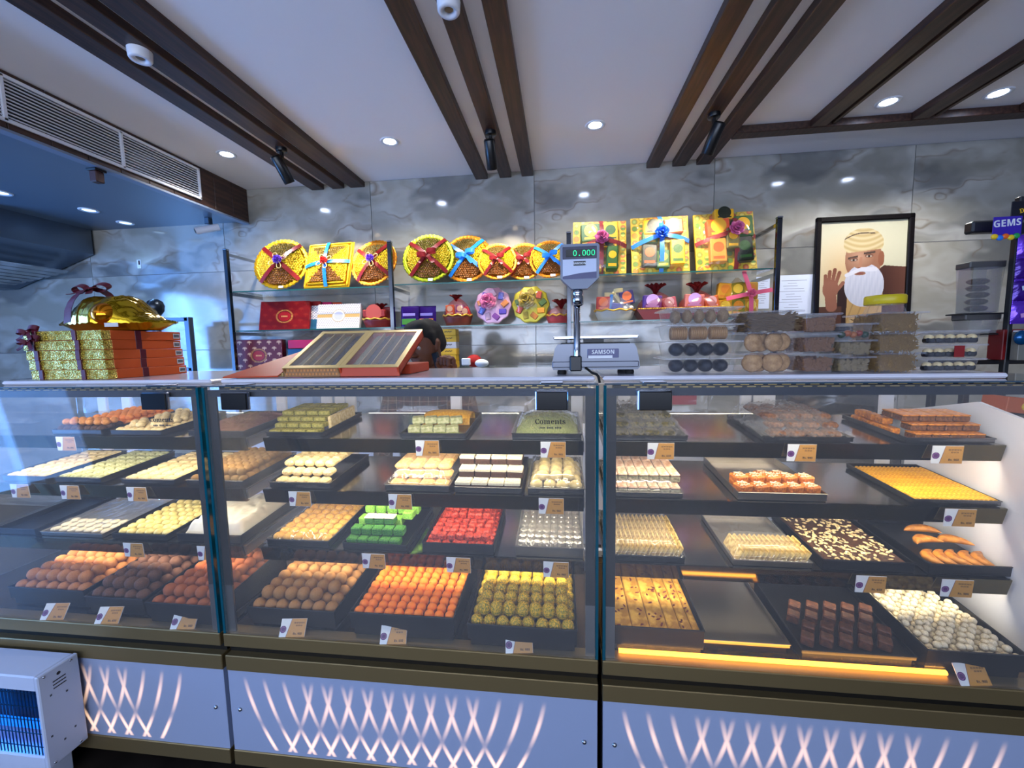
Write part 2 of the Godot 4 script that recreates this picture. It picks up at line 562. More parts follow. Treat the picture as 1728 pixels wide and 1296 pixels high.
# ---------------------------------------------------------------- glass cases
const LEVELS := [[1.089, -0.2], [0.91, -0.18], [0.714, -0.15], [0.528, -0.03]]
const TILT := 0.0785   # the shelves rise 4.5 degrees to the back

func on_shelf(level: int, x: float, back := 0.0, up := 0.0) -> Vector3:
	var b := Basis(Vector3(1, 0, 0), TILT)
	return Vector3(x, LEVELS[level][0], LEVELS[level][1]) + b * Vector3(0, up, -back)

func lattice() -> ImageTexture:   # the lamp pattern cut in the backing board, seen through the white acrylic
	var w := 900
	var h := 216
	var im := Image.create(w, h, false, Image.FORMAT_RGBF)
	im.fill(Color(0, 0, 0))
	var line := func(pts: Array, wid: float):
		for i in pts.size() - 1:
			var a: Vector3 = pts[i]
			var b: Vector3 = pts[i + 1]
			var n := int(maxf(absf(b.x - a.x), absf(b.y - a.y)) * 2.0) + 1
			for s in n:
				var p := a.lerp(b, float(s) / n)
				for dx in range(-9, 10):
					var xx := int(p.x) + dx
					if xx < 0 or xx >= w or p.y < 0 or p.y >= h: continue
					var d := absf(xx - p.x) / wid
					var e := p.z * clampf(1.35 - d, 0.0, 1.0)
					var o := im.get_pixel(xx, int(p.y))
					if e > o.r: im.set_pixel(xx, int(p.y), Color(e, e * 0.62, e * 0.4))
	var pitch := 51.0
	for k in 12:
		var up := []
		var dn := []
		for i in 25:
			var t := i / 24.0
			var y := lerpf(14.0, 208.0, t)
			var sh := pitch * (-0.25 + 0.62 * t + 0.8 * t * t)
			var br: float = 0.22 + 0.55 * exp(-pow((t - 0.36) / 0.17, 2.0)) + 0.8 * smoothstep(0.62, 0.85, t) * (1.0 - 0.6 * smoothstep(0.93, 1.0, t)) - 0.16 * exp(-pow((t - 0.64) / 0.07, 2.0))
			br *= smoothstep(0.0, 0.12, t)
			up.append(Vector3(56.0 + k * pitch + sh, y, br))
			dn.append(Vector3(56.0 + (k + 3) * pitch - sh, y, br))
		line.call(up, 5.2)
		line.call(dn, 5.2)
	return img_tex(im)

func cases():
	var pm := mat("lit_panel", Color(0.6, 0.65, 0.76), 0.3)
	pm.emission_enabled = true
	pm.emission = Color.WHITE
	pm.emission_texture = lattice()
	pm.emission_operator = BaseMaterial3D.EMISSION_OP_MULTIPLY
	pm.emission_energy_multiplier = 1.3
	var info := [[-2.27, -1.078, "left glass sweet display case with hazy blue reflections and a lit lattice panel"], [-1.066, 0.102, "middle glass sweet display case between the two glass joints"], [0.114, 1.29, "right glass sweet display case with a warm light tube along its deck"]]
	for i in 3: case_unit(i, info[i][0], info[i][1], info[i][2])

func case_unit(i: int, x0: float, x1: float, label: String):
	var c := thing("display_case", label, "display case", Vector3(x0, 0, 0), "glass display cases")
	var w := x1 - x0
	# base
	part(c, "base_box", span(0, w, 0.05, 0.49, -0.56, -0.045), M["black"])
	part(c, "toe_recess", span(0, w, 0.0, 0.05, -0.52, -0.09), M["black"])
	part(c, "kick_strip", span(0.001, w - 0.001, 0.048, 0.1, -0.045, 0.004, 0.002), M["gold_metal"])
	var g := G.new()
	g.smooth(false)
	var pw := w - 0.004
	g.x = Transform3D(Basis.IDENTITY, Vector3(0.002, 0.1, 0))
	g.face(Vector3(0, 0, 0), Vector3(pw, 0, 0), Vector3(pw, 0.28, 0), Vector3(0, 0.28, 0))
	g.box(Vector3(pw / 2, 0.14, -0.012), Vector3(pw, 0.28, 0.022))
	var fp := part(c, "lit_front_panel", g.done(), M["lit_panel"])
	for s in [0.035, pw - 0.035]:
		part(fp, "screw", lathed([Vector2(0.0, 0.006), Vector2(0.004, 0.0055), Vector2(0.0065, 0.003), Vector2(0.007, 0.0)], 14), M["chrome"], Vector3(s, 0.245, 0.0), Basis(Vector3(1, 0, 0), PI / 2))
	part(c, "lower_gold_band", span(0, w, 0.38, 0.431, -0.04, 0.004, 0.002), M["gold_metal"])
	part(c, "recess", span(0, w, 0.431, 0.462, -0.05, -0.02), M["black"])
	part(c, "upper_gold_band", span(0, w, 0.462, 0.504, -0.045, 0.004, 0.002), M["gold_metal"])
	part(c, "deck", span(0.004, w - 0.004, 0.485, 0.503, -0.57, -0.012), mat("deck_metal", Color(0.5, 0.4, 0.28), 0.22, 1.0))
	# glass
	part(c, "front_glass", span(0.009, w - 0.009, 0.505, 1.286, -0.008, 0.0), M["pane"])
	part(c, "top_glass", span(0.002, w - 0.002, 1.2895, 1.2935, -0.58, 0.002), M["pane"])
	part(c, "top_rail", span(0.009, w - 0.009, 1.259, 1.2795, -0.016, -0.0085), mat("rail_blue", Color(0.1, 0.14, 0.2), 0.3, 0.5))
	part(c, "top_edge", span(0.002, w - 0.002, 1.2895, 1.2935, 0.002, 0.0035), mat("top_edge_blue", Color(0.22, 0.3, 0.36), 0.15))
	for s in [0.004, w - 0.004]:
		part(c, "glass_edge", span(s - 0.004, s + 0.004, 0.505, 1.288, -0.012, 0.001), M["teal_edge"])
		var q: float = 0.022 if s < 0.5 else w - 0.022
		part(c, "black_stripe", span(q - 0.013, q + 0.013, 0.66, 1.259, -0.016, -0.0095), M["black"])
		part(c, "steel_stripe", span(q - 0.013, q + 0.013, 0.505, 0.66, -0.016, -0.0095), M["steel"])
	if i == 2:
		g = G.new()
		g.prism(PackedVector2Array([Vector2(0.06, 0.505), Vector2(0.06, 1.14), Vector2(0.3, 1.2), Vector2(0.54, 1.14), Vector2(0.56, 0.505)]), w - 0.02, w - 0.008)
		part(c, "end_panel", g.done(), M["white_metal"], Vector3.ZERO, Basis(Vector3(0, 0, -1), Vector3(0, 1, 0), Vector3(1, 0, 0)))
	else:
		part(c, "partition_glass", span(w - 0.006, w, 0.505, 1.25, -0.56, -0.075), M["pane"])
	if i == 0:
		part(c, "end_glass", span(0.0, 0.006, 0.505, 1.25, -0.56, -0.075), M["pane"])
	# sliding doors at the back
	part(c, "door_rail", span(0, w, 1.235, 1.27, -0.6, -0.57), M["white_metal"])
	part(c, "door_sill", span(0, w, 0.503, 0.53, -0.6, -0.575), M["white_metal"])
	var posts: Array = [[0.08, 0.21, 0.62, 1.0], [0.012, 0.075, 0.125, 0.6, 1.11], [0.12, 0.59, 0.625, 0.67, 1.09]][i]
	for px in posts:
		part(c, "door_frame", span(px, px + 0.048, 0.52, 1.24, -0.6, -0.585, 0.003), M["white_metal"])
	part(c, "back_glass", span(0.01, w - 0.01, 0.52, 1.24, -0.582, -0.578), M["pane"])
	# shelves
	var bas := Basis(Vector3(1, 0, 0), TILT)
	for l in 3:
		var y: float = LEVELS[l][0]
		var z: float = LEVELS[l][1]
		var sh := part(c, "shelf", span(0.03, w - 0.03, -0.007, -0.001, -0.35, 0.0), M["mirror_steel"], Vector3(0, y, z), bas)
		g = G.new()
		g.prism(PackedVector2Array([Vector2(-0.004, 0.001), Vector2(0.004, 0.001), Vector2(-0.003, -0.049), Vector2(-0.016, -0.049), Vector2(-0.016, -0.0465), Vector2(-0.009, -0.0465)]), 0.03 - w, -0.03)
		part(sh, "shelf_fascia", g.done(), M["gold_mirror"], Vector3.ZERO, Basis(Vector3(0, 0, 1), Vector3(0, 1, 0), Vector3(-1, 0, 0)))
		part(sh, "light_strip", span(0.05, w - 0.05, -0.034, -0.028, -0.022, -0.011), M["led"])
		area("shelf_lamp", Vector3(x0 + w / 2, y - 0.036, z - 0.023), Vector3(0, -1, -0.5), Vector2(w - 0.12, 0.01), Color(1.0, 0.94, 0.82), 0.23)
		for s in [0.03, w - 0.03]:
			part(sh, "bracket", span(s - 0.004, s + 0.004, -0.04, -0.007, -0.36, -0.01), M["steel"])
	var ch := part(c, "light_channel", span(0.03, w - 0.03, 1.262, 1.2892, -0.062, -0.03), M["black"])
	part(ch, "top_light_strip", span(0.05, w - 0.05, 1.2575, 1.2615, -0.058, -0.034), M["led"])
	g = G.new()
	for k in 32:
		for r in 2:
			g.box(Vector3(0.06 + (k + r * 0.5) * 0.034, 1.2862 - r * 0.0068, -0.0295), Vector3(0.021, 0.0032, 0.0016))
	var ds := part(ch, "gold_dashes", g.done(), mat("dash_gold", Color(0.75, 0.65, 0.4), 0.35, 0.6))
	ds.set_meta("kind", "stuff")
	area("top_lamp", Vector3(x0 + w / 2, 1.254, -0.046), Vector3(0, -1, -0.6), Vector2(w - 0.12, 0.014), Color(1.0, 0.94, 0.82), 0.23)
	if i == 2:
		g = G.new()
		g.tube([Vector3(0.05, 0.511, -0.034), Vector3(0.9, 0.511, -0.034)], 0.0065, 10)
		part(c, "deck_light_tube", g.done(), M["led_warm"])
		area("deck_lamp", Vector3(x0 + 0.48, 0.521, -0.03), Vector3(0, 1, 0.1), Vector2(0.84, 0.012), Color(1.0, 0.7, 0.3), 0.05)

func counter_tops():
	var k := 0
	for s in [[-1.86, -1.085, "left"], [-1.055, 0.098, "middle"], [0.118, 1.115, "right"]]:
		var y := 1.2945
		one("counter_top", span(s[0], s[1], y, y + 0.013, -0.55, -0.055, 0.005), M["counter_stone"], "white polished counter slab on top of the %s display case" % s[2], "counter top", Vector3.ZERO, "white counter slabs")
		k += 1
	# black glass clamps at the upper front edge
	for b in [[-1.214, "left case"], [-0.95, "middle case, left end"], [-0.023, "middle case, right end"], [0.244, "right case"]]:
		var t := thing("glass_clamp", "square black glass clamp with a chrome rim on the %s" % b[1], "clamp", Vector3(b[0], 1.249, 0.004), "black glass clamps on the front panes")
		part(t, "rim", bx(Vector3(0, 0, 0.004), Vector3(0.087, 0.053, 0.012), 0.003), M["chrome"])
		part(t, "cap", bx(Vector3(0, -0.001, 0.011), Vector3(0.083, 0.049, 0.006), 0.002), mat("clamp_black", Color(0.01, 0.012, 0.025), 0.25))
		part(t, "top_plate", bx(Vector3(0, 0.0465, -0.02), Vector3(0.06, 0.003, 0.05), 0.001), M["chrome"])
# ---------------------------------------------------------------- trays and sweets
var TR := {}

func tray(k: String, level: int, x0: float, x1: float, depth: float, h: float, m: String, label: String, back := 0.012, lift := 0.0, extra := 0.0) -> Dictionary:
	var w := x1 - x0
	var b := Basis(Vector3(1, 0, 0), TILT + extra)
	var g := G.new()
	var t := 0.0025
	g.box(Vector3(0, t / 2, -depth / 2), Vector3(w - 0.002, t, depth - 0.002))
	g.box(Vector3(0, h / 2, -t / 2), Vector3(w, h, t), 0.0008)
	g.box(Vector3(0, h / 2, -depth + t / 2), Vector3(w, h, t), 0.0008)
	for s in [-1, 1]: g.box(Vector3(s * (w / 2 - t / 2), h / 2, -depth / 2), Vector3(t, h, depth), 0.0008)
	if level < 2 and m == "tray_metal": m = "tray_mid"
	var o := thing("sweet_tray", label, "tray", on_shelf(level, (x0 + x1) / 2, back, 0.0012 + lift), "", b)
	part(o, "pan", g.done(), M[m])
	g = G.new()
	for s in [-1, 1]:
		g.box(Vector3(0, h, -depth / 2 + s * (depth / 2 - 0.0005)), Vector3(w + 0.004, 0.003, 0.005), 0.001)
		g.box(Vector3(s * (w / 2 - 0.0005), h, -depth / 2), Vector3(0.005, 0.003, depth + 0.004), 0.001)
	part(o, "rim", g.done(), M[m])
	if level == 3:   # a second shallow tray below lifts it off the deck
		var q := TILT + extra
		g = G.new()
		var hf := (LEVELS[3][1] - back) * 0.0 + LEVELS[3][0] + lift - 0.5045 as float
		g.prism(PackedVector2Array([Vector2(0.006, -0.001), Vector2(depth - 0.006, -0.001), Vector2(depth - 0.006, -hf - depth * sin(q)), Vector2(0.006, -hf)]), -w / 2 + 0.006, w / 2 - 0.006)
		part(o, "lower_tray", g.done(), M["tray_metal"], Vector3.ZERO, Basis(Vector3(0, 0, -1), Vector3(0, 1, 0), Vector3(1, 0, 0)))
	var d := {"o": o, "w": w, "d": depth, "h": h, "xf": o.transform, "y": 0.0032}
	TR[k] = d
	return d

func put(protos: Array, xfs: Array, label := ""):
	for i in xfs.size():
		var p: Node3D = protos[i % protos.size()]
		if i < protos.size(): p.transform = xfs[i]
		else: p = dup(p, label); p.transform = xfs[i]
	for i in range(xfs.size(), protos.size()):
		remove_child(protos[i])
		protos[i].free()

func L(t: Dictionary, p: Vector3, yaw := 0.0, pitch := 0.0, roll := 0.0) -> Transform3D:
	return t.xf * Transform3D(Basis.from_euler(Vector3(pitch, yaw, roll)), p)

func j(a: float) -> float: return rng.randf_range(-a, a)

func sweet_mat(k: String, a: Color, b: Color, freq := 0.05, scale := 14.0, bump := 0.12, rough := 0.7) -> StandardMaterial3D:
	var m := mat(k, Color.WHITE, rough)
	if m.albedo_texture == null:
		tex(m, freq, [a, a.lerp(b, 0.5), b], [0.3, 0.5, 0.72], scale, 128, bump)
	return m

# rows of balls, each layer set in the hollows of the one below; skip(layer, col, row) leaves a place empty
func balls(t: Dictionary, n: String, m: Material, label: String, group: String, cols: int, rows: int, r: Vector3, layers := 1, z0 := 0.0, amt := 0.05, skip = null, jit := 0.002, dz := 0.0, cat := "sweet"):
	var nz := FastNoiseLite.new()
	nz.frequency = 0.25
	var protos := []
	for v in 3:
		var g := G.new()
		g.ball(Vector3(v * 0.3, 0, 0), r, 14, 10, nz, amt)
		g.x = Transform3D.IDENTITY
		var me := g.done()
		var g2 := G.new()
		g2.x = Transform3D(Basis.IDENTITY, Vector3(-v * 0.3, 0, 0))
		g2.st.append_from(me, 0, g2.x)
		protos.append(one(n, g2.st.commit(), m, label, cat, Vector3.ZERO, group))
	var xfs := []
	var px: float = (t.w - 0.008) / cols
	var pz := dz if dz > 0.0 else r.z * 2.0
	for l in layers:
		for row in rows - l:
			for c in cols - l:
				if skip != null and skip.call(l, c, row): continue
				var x: float = -t.w / 2 + 0.004 + px * (c + 0.5 + 0.5 * l)
				xfs.append(L(t, Vector3(x + j(jit), t.y + r.y + l * r.y * 1.5, -0.006 - z0 - r.z - pz * (row + 0.5 * l) + j(jit)), j(3.0)))
	put(protos, xfs)

func slab(n: String, s: Vector3, m: Material, label: String, group: String, top: Material = null, th := 0.0, bev := 0.0035, cat := "sweet", bits: Material = null) -> Node3D:
	if top == null and bits == null: return one(n, bx(Vector3(0, s.y / 2, 0), s, bev), m, label, cat, Vector3.ZERO, group)
	var o := thing(n, label, cat, Vector3.ZERO, group)
	part(o, "body", bx(Vector3(0, (s.y - th) / 2, 0), Vector3(s.x, s.y - th, s.z), bev), m)
	if th > 0.0: part(o, "topping", bx(Vector3(0, s.y - th / 2 + 0.0002, 0), Vector3(s.x * 0.99, th, s.z * 0.99), minf(bev, th * 0.4)), top)
	if bits:
		var g := G.new()
		for i in 22:
			g.x = Transform3D(Basis.from_euler(Vector3(j(0.3), j(3), j(0.3))), Vector3(j(s.x * 0.4), s.y + 0.001, j(s.z * 0.4)))
			g.box(Vector3.ZERO, Vector3(rng.randf_range(0.005, 0.011), 0.0018, 0.003), 0.0006)
		var q := part(o, "nut_slivers", g.done(), bits)
		q.set_meta("kind", "stuff")
	return o

# steps of pieces, the upper layers set further back
func stairs(t: Dictionary, proto: Array, cols: int, layers: int, s: Vector3, z0: float, step: float, x_off := 0.0, back_rows := 2, yaw := 0.0, pitch := 0.0, gap := 0.0026):
	var xfs := []
	for l in layers:
		for row in (back_rows if l == layers - 1 else 1):
			for c in cols:
				var x := (c - (cols - 1) / 2.0) * (s.x + gap) + x_off + (0.003 if l % 2 else -0.003)
				xfs.append(L(t, Vector3(x + j(0.0008), t.y + l * (s.y + 0.0008), -z0 - s.z / 2 - l * step - row * (s.z + gap)), yaw + j(0.04), pitch))
	put(proto, xfs)

func film(t: Dictionary, label: String, hf: Callable, wr := 0.004, m := "film", seed_ := 1, over := 0.004):
	var nz := FastNoiseLite.new()
	nz.seed = seed_
	nz.frequency = 1.0
	nz.fractal_octaves = 3
	var g := G.new()
	g.surf(44, 44, func(u: float, v: float) -> Vector3:
		var e := minf(minf(u, 1.0 - u), minf(v, 1.0 - v))
		var k := smoothstep(0.0, 0.16, e)
		var y: float = lerpf(t.h + 0.003, hf.call(u, v), k)
		var wv: float = nz.get_noise_2d(u * 9.0 + v * 3.0, v * 5.0) + 0.6 * absf(nz.get_noise_2d(u * 16.0 - v * 8.0, v * 12.0 + 40.0))
		return Vector3((u - 0.5) * (t.w + 2 * over), y + wv * wr, over - v * (t.d + 2 * over)))
	one("cling_film", g.done(), M[m], label, "cling film", t.o.position, "", t.o.basis)

func sweets():
	var fm := clear("film", Color(1, 1, 1, 0.07), 0.1)
	fm.metallic_specular = 0.8
	var fm2 := clear("film_silver", Color(0.9, 0.9, 0.9, 0.12), 0.07)
	fm2.metallic_specular = 0.9
	var pista := sweet_mat("pistachio", Color(0.42, 0.5, 0.18), Color(0.72, 0.74, 0.42), 0.08, 20.0)
	var cream := sweet_mat("cream", Color(0.82, 0.72, 0.5), Color(0.9, 0.83, 0.64), 0.05, 12.0, 0.06)
	var pale := sweet_mat("pale_green", Color(0.6, 0.62, 0.42), Color(0.78, 0.78, 0.6), 0.05, 12.0, 0.06)
	var white := sweet_mat("white_topping", Color(0.84, 0.8, 0.66), Color(0.93, 0.9, 0.82), 0.09, 22.0, 0.15)
	var brown := sweet_mat("chocolate", Color(0.17, 0.08, 0.045), Color(0.27, 0.14, 0.08), 0.07, 16.0, 0.1)
	var yellow := sweet_mat("yellow", Color(0.85, 0.58, 0.06), Color(0.96, 0.75, 0.2), 0.06, 14.0, 0.08, 0.5)
	var nut := sweet_mat("almond", Color(0.82, 0.7, 0.45), Color(0.95, 0.88, 0.68), 0.05, 20.0, 0.0)
	middle_sweets(pista, cream, pale, white, brown, yellow, nut)
	right_sweets(pista, cream, pale, white, brown, yellow, nut)
	left_sweets(pista, cream, pale, white, brown, yellow, nut)
	cards()

func middle_sweets(pista, cream, pale, white, brown, yellow, nut):
	# level one
	var t := tray("m1a", 0, -1.034, -0.823, 0.29, 0.016, "tray_metal", "dark steel tray of stacked green bars, top shelf of the middle case")
	var s := Vector3(0.045, 0.0165, 0.045)
	var olive := sweet_mat("olive_bar", Color(0.52, 0.5, 0.2), Color(0.66, 0.62, 0.3), 0.05, 12.0, 0.05)
	stairs(t, [slab("green_bar", s, olive, "olive green sweet bar stacked in steps on the middle case's top shelf", "olive green bars")], 4, 4, s, 0.012, 0.024, -0.008, 3)
	s = Vector3(0.012, 0.052, 0.06)
	var xfs := []
	for i in 3: xfs.append(L(t, Vector3(0.093 - i * 0.0005, t.y, -0.1 - i * 0.062)))
	put([slab("yellow_slice", s, cream, "pale yellow upright slice at the right of the olive green bars", "pale yellow slices")], xfs)
	t = tray("m1b", 0, -0.542, -0.315, 0.29, 0.016, "tray_metal", "dark steel tray of pale green blocks before a yellow loaf on the top shelf")
	s = Vector3(0.043, 0.024, 0.036)
	stairs(t, [slab("pale_green_block", s, pale, "pale green cut sweet block in front of the yellow loaf", "pale green blocks")], 4, 2, s, 0.04, 0.03, -0.01, 1, 0.25)
	var g := G.new()
	g.surf(16, 10, func(u: float, v: float) -> Vector3:
		var a := v * PI
		return Vector3((u - 0.5) * 0.18, 0.046 * pow(sin(a), 0.5) * (0.6 + 0.4 * pow(sin(clampf(u, 0.02, 0.98) * PI), 0.3)), 0.05 * cos(a)))
	one("yellow_loaf", g.done(), yellow, "long yellow sweet loaf behind the pale green blocks", "sweet", t.xf * Vector3(0.005, t.y, -0.2), "", t.o.basis)
	heap(t, "chopped_pistachio", pista, "bed of chopped pistachio under the pale green blocks", 0.008, 0.03, 0.035)
	t = tray("m1c", 0, -0.158, 0.067, 0.29, 0.018, "tray_metal", "dark steel tray heaped with grated green sweet, right end of the middle case's top shelf")
	heap(t, "grated_pistachio_sweet", pista, "mound of grated pale green sweet under cling film", 0.05, 0.0, 0.26)
	film(t, "clear cling film over the grated green mound on the top shelf", func(u, v): return 0.054 * pow(sin(u * PI) * sin(clampf(v * 1.05, 0, 1) * PI), 0.4) + 0.006, 0.002, "film", 3)
	# level two
	t = tray("m2a", 1, -1.02, -0.791, 0.29, 0.022, "tray_metal", "steel tray of stacked cream rolls, left on the second shelf of the middle case")
	s = Vector3(0.037, 0.023, 0.045)
	var roll := slab("cream_roll", s, cream, "cream coloured sweet roll stacked in steps in the left tray of the second shelf", "cream rolls in steps", null, 0.0, 0.008)
	stairs(t, [roll], 5, 3, s, 0.012, 0.028, -0.004, 4)
	t = tray("m2b", 1, -0.595, -0.37, 0.29, 0.022, "tray_metal", "steel tray of film-wrapped peach rolls beside the layered brown cakes")
	var peach := sweet_mat("peach", Color(0.85, 0.65, 0.36), Color(0.93, 0.77, 0.5), 0.04, 12.0, 0.05)
	s = Vector3(0.05, 0.021, 0.055)
	stairs(t, [slab("peach_roll", s, peach, "peach coloured roll under film beside the layered brown cakes", "peach rolls under film", null, 0.0, 0.008)], 4, 3, s, 0.02, 0.026, 0.0, 3)
	film(t, "clear cling film over the peach rolls on the second shelf", func(u, v): return lerpf(0.045, 0.08, smoothstep(0.0, 0.35, v)) if u > 0.03 else 0.05, 0.003, "film", 5)
	t = tray("m2c", 1, -0.352, -0.128, 0.29, 0.02, "tray_metal", "steel tray of layered chocolate cakes topped with white slivers")
	s = Vector3(0.053, 0.03, 0.045)
	stairs(t, [slab("layered_cake", s, brown, "dark chocolate slice topped with white slivers, stacked in steps", "layered chocolate slices", white, 0.011, 0.002, "sweet", white)], 4, 3, s, 0.008, 0.04, 0.0, 2)
	t = tray("m2d", 1, -0.107, 0.075, 0.29, 0.022, "tray_metal", "steel tray of beige rounded cakes under film at the right end of the second shelf")
	var beige := sweet_mat("beige_dome", Color(0.7, 0.62, 0.38), Color(0.84, 0.76, 0.52), 0.03, 9.0, 0.05)
	balls(t, "beige_cake", beige, "rounded beige cake under film at the right end of the second shelf", "beige rounded cakes", 4, 5, Vector3(0.021, 0.016, 0.022), 2, 0.01, 0.03)
	film(t, "clear cling film over the beige rounded cakes", func(u, v): return 0.058, 0.0035, "film", 7)
	# level three
	t = tray("m3a", 2, -1.022, -0.792, 0.3, 0.022, "tray_metal", "steel tray of yellow sweets under shiny film on the third shelf")
	balls(t, "yellow_patty", yellow, "yellow round sweet under shiny film on the third shelf", "yellow sweets under film", 6, 8, Vector3(0.018, 0.014, 0.018), 1, 0.005, 0.04)
	film(t, "crumpled shiny film over the yellow sweets on the third shelf", func(u, v): return 0.04, 0.007, "film", 9)
	t = tray("m3b", 2, -0.742, -0.514, 0.29, 0.02, "tray_metal", "steel tray of green cubes stacked in steps")
	var green := sweet_mat("green_cube", Color(0.1, 0.36, 0.08), Color(0.3, 0.56, 0.14), 0.08, 18.0, 0.12)
	var lime := sweet_mat("lime_cube", Color(0.4, 0.66, 0.16), Color(0.62, 0.82, 0.34), 0.08, 18.0, 0.12)
	s = Vector3(0.036, 0.026, 0.034)
	stairs(t, [slab("green_cube", s, green, "dark green soft cube in the front steps of the green tray", "dark green cubes")], 5, 2, s, 0.012, 0.024, -0.01, 1)
	xfs = []
	for c in 3: xfs.append(L(t, Vector3(-0.045 + c * 0.037, t.y + 0.054, -0.062 - 0.017)))
	put([slab("green_cube", s, green, "dark green cube with white crumbs on top", "white-topped green cubes", white, 0.006)], xfs)
	xfs = []
	for c in 5: for r in 4: xfs.append(L(t, Vector3(-0.086 + c * 0.042 + (0.008 if r % 2 else 0.0), t.y + (0.054 if r > 0 or c > 3 else 0.028), -0.118 - r * 0.04), j(0.1)))
	put([slab("lime_cube", Vector3(0.037, 0.028, 0.037), lime, "bright lime green cube at the back of the green tray", "lime green cubes")], xfs)
	t = tray("m3c", 2, -0.46, -0.219, 0.29, 0.034, "tray_metal", "deep steel tray heaped with red jelly cubes")
	var red := sweet_mat("red_jelly", Color(0.5, 0.03, 0.01), Color(0.85, 0.3, 0.14), 0.06, 18.0, 0.15, 0.3)
	var protos := []
	for v in 3: protos.append(slab("red_jelly_cube", Vector3(0.027, 0.025, 0.026), red, "sugared red jelly cube in the heaped tray", "red jelly cubes", null, 0.0, 0.005))
	xfs = []
	for l in 3: for r in 9 - l: for c in 8 - l:
		if l == 2 and r < 3: continue
		xfs.append(L(t, Vector3(-0.102 + (c + l * 0.5) * 0.029 + j(0.002), t.y + 0.002 + l * 0.02, -0.022 - (r + l * 0.6) * 0.031 + j(0.003)), j(0.5), j(0.2), j(0.2)))
	put(protos, xfs)
	t = tray("m3d", 2, -0.146, 0.07, 0.26, 0.034, "tray_bright", "bright silver box of foil-topped diamonds under film, right end of the third shelf")
	xfs = []
	for c in 8: for r in 7: xfs.append(L(t, Vector3(-0.09 + c * 0.0258, t.y + 0.014, -0.03 - r * 0.034), PI / 4 + j(0.05)))
	put([slab("silver_diamond", Vector3(0.021, 0.024, 0.021), mat("silver_leaf", Color(0.85, 0.83, 0.78), 0.3, 0.8), "silver leafed diamond sweet in the bright silver box", "silver leafed diamonds", null, 0.0, 0.004)], xfs)
	film(t, "crinkled silver film over the silver diamonds", func(u, v): return 0.048, 0.006, "film_silver", 11)
	# deck
	t = tray("m4a", 3, -1.012, -0.712, 0.345, 0.04, "tray_metal", "deep dark tray of brown sweet balls, left on the middle case's deck")
	t.y = 0.012
	var laddoo := sweet_mat("brown_laddoo", Color(0.52, 0.35, 0.16), Color(0.68, 0.49, 0.25), 0.12, 22.0, 0.12)
	balls(t, "brown_ball", laddoo, "tan brown sweet ball in the deep tray left of the orange balls", "brown sweet balls", 7, 8, Vector3(0.0205, 0.0205, 0.0205), 2, 0.0, 0.015, func(l, c, r): return l == 1 and ((r > 5 and c > 3) or (r == 0 and c > 4)))
	t = tray("m4b", 3, -0.652, -0.322, 0.37, 0.056, "tray_metal", "deep dark tray of neat orange sweet balls in the middle of the deck", -0.002)
	t.y = 0.028
	var orange := sweet_mat("orange_laddoo", Color(0.95, 0.45, 0.01), Color(1.0, 0.58, 0.03), 0.14, 24.0, 0.16, 0.5)
	balls(t, "orange_ball", orange, "bright orange sweet ball in the neat rows of the middle deck tray", "orange sweet balls", 10, 12, Vector3(0.0158, 0.0165, 0.0152), 1, 0.0, 0.02)
	t = tray("m4c", 3, -0.278, 0.043, 0.36, 0.05, "tray_metal", "deep dark tray of yellow green sweet balls, right on the middle case's deck", -0.012)
	t.y = 0.016
	var yg := sweet_mat("yellow_green_laddoo", Color(0.3, 0.36, 0.03), Color(0.98, 0.74, 0.02), 0.06, 22.0, 0.14, 0.55)
	balls(t, "yellow_green_ball", yg, "mottled yellow green oval ball in the deep tray by the glass joint", "yellow green sweet balls", 8, 8, Vector3(0.0195, 0.0225, 0.0205), 2, 0.0, 0.02, func(l, c, r): return l == 1 and r == 6 and c > 4)

func heap(t: Dictionary, n: String, m: Material, label: String, h: float, z0: float, z1: float, inset := 0.006):
	var nz := FastNoiseLite.new()
	nz.seed = 5
	nz.frequency = 1.0
	var g := G.new()
	g.surf(46, 46, func(u: float, v: float) -> Vector3:
		var e := pow(clampf(sin(u * PI) * sin(v * PI), 0.0, 1.0), 0.35)
		var k := (0.75 + 0.35 * nz.get_noise_2d(u * 26.0, v * 26.0) + 0.2 * nz.get_noise_2d(u * 7.0, v * 7.0 + 30.0))
		return Vector3((u - 0.5) * (t.w - 2 * inset), h * e * k + 0.0005, -inset - z0 - v * (z1 - z0)))
	var o := one(n, g.done(), m, label, "sweet", t.xf * Vector3(0, t.y - 0.001, 0), "", t.o.basis)
	o.set_meta("kind", "stuff")

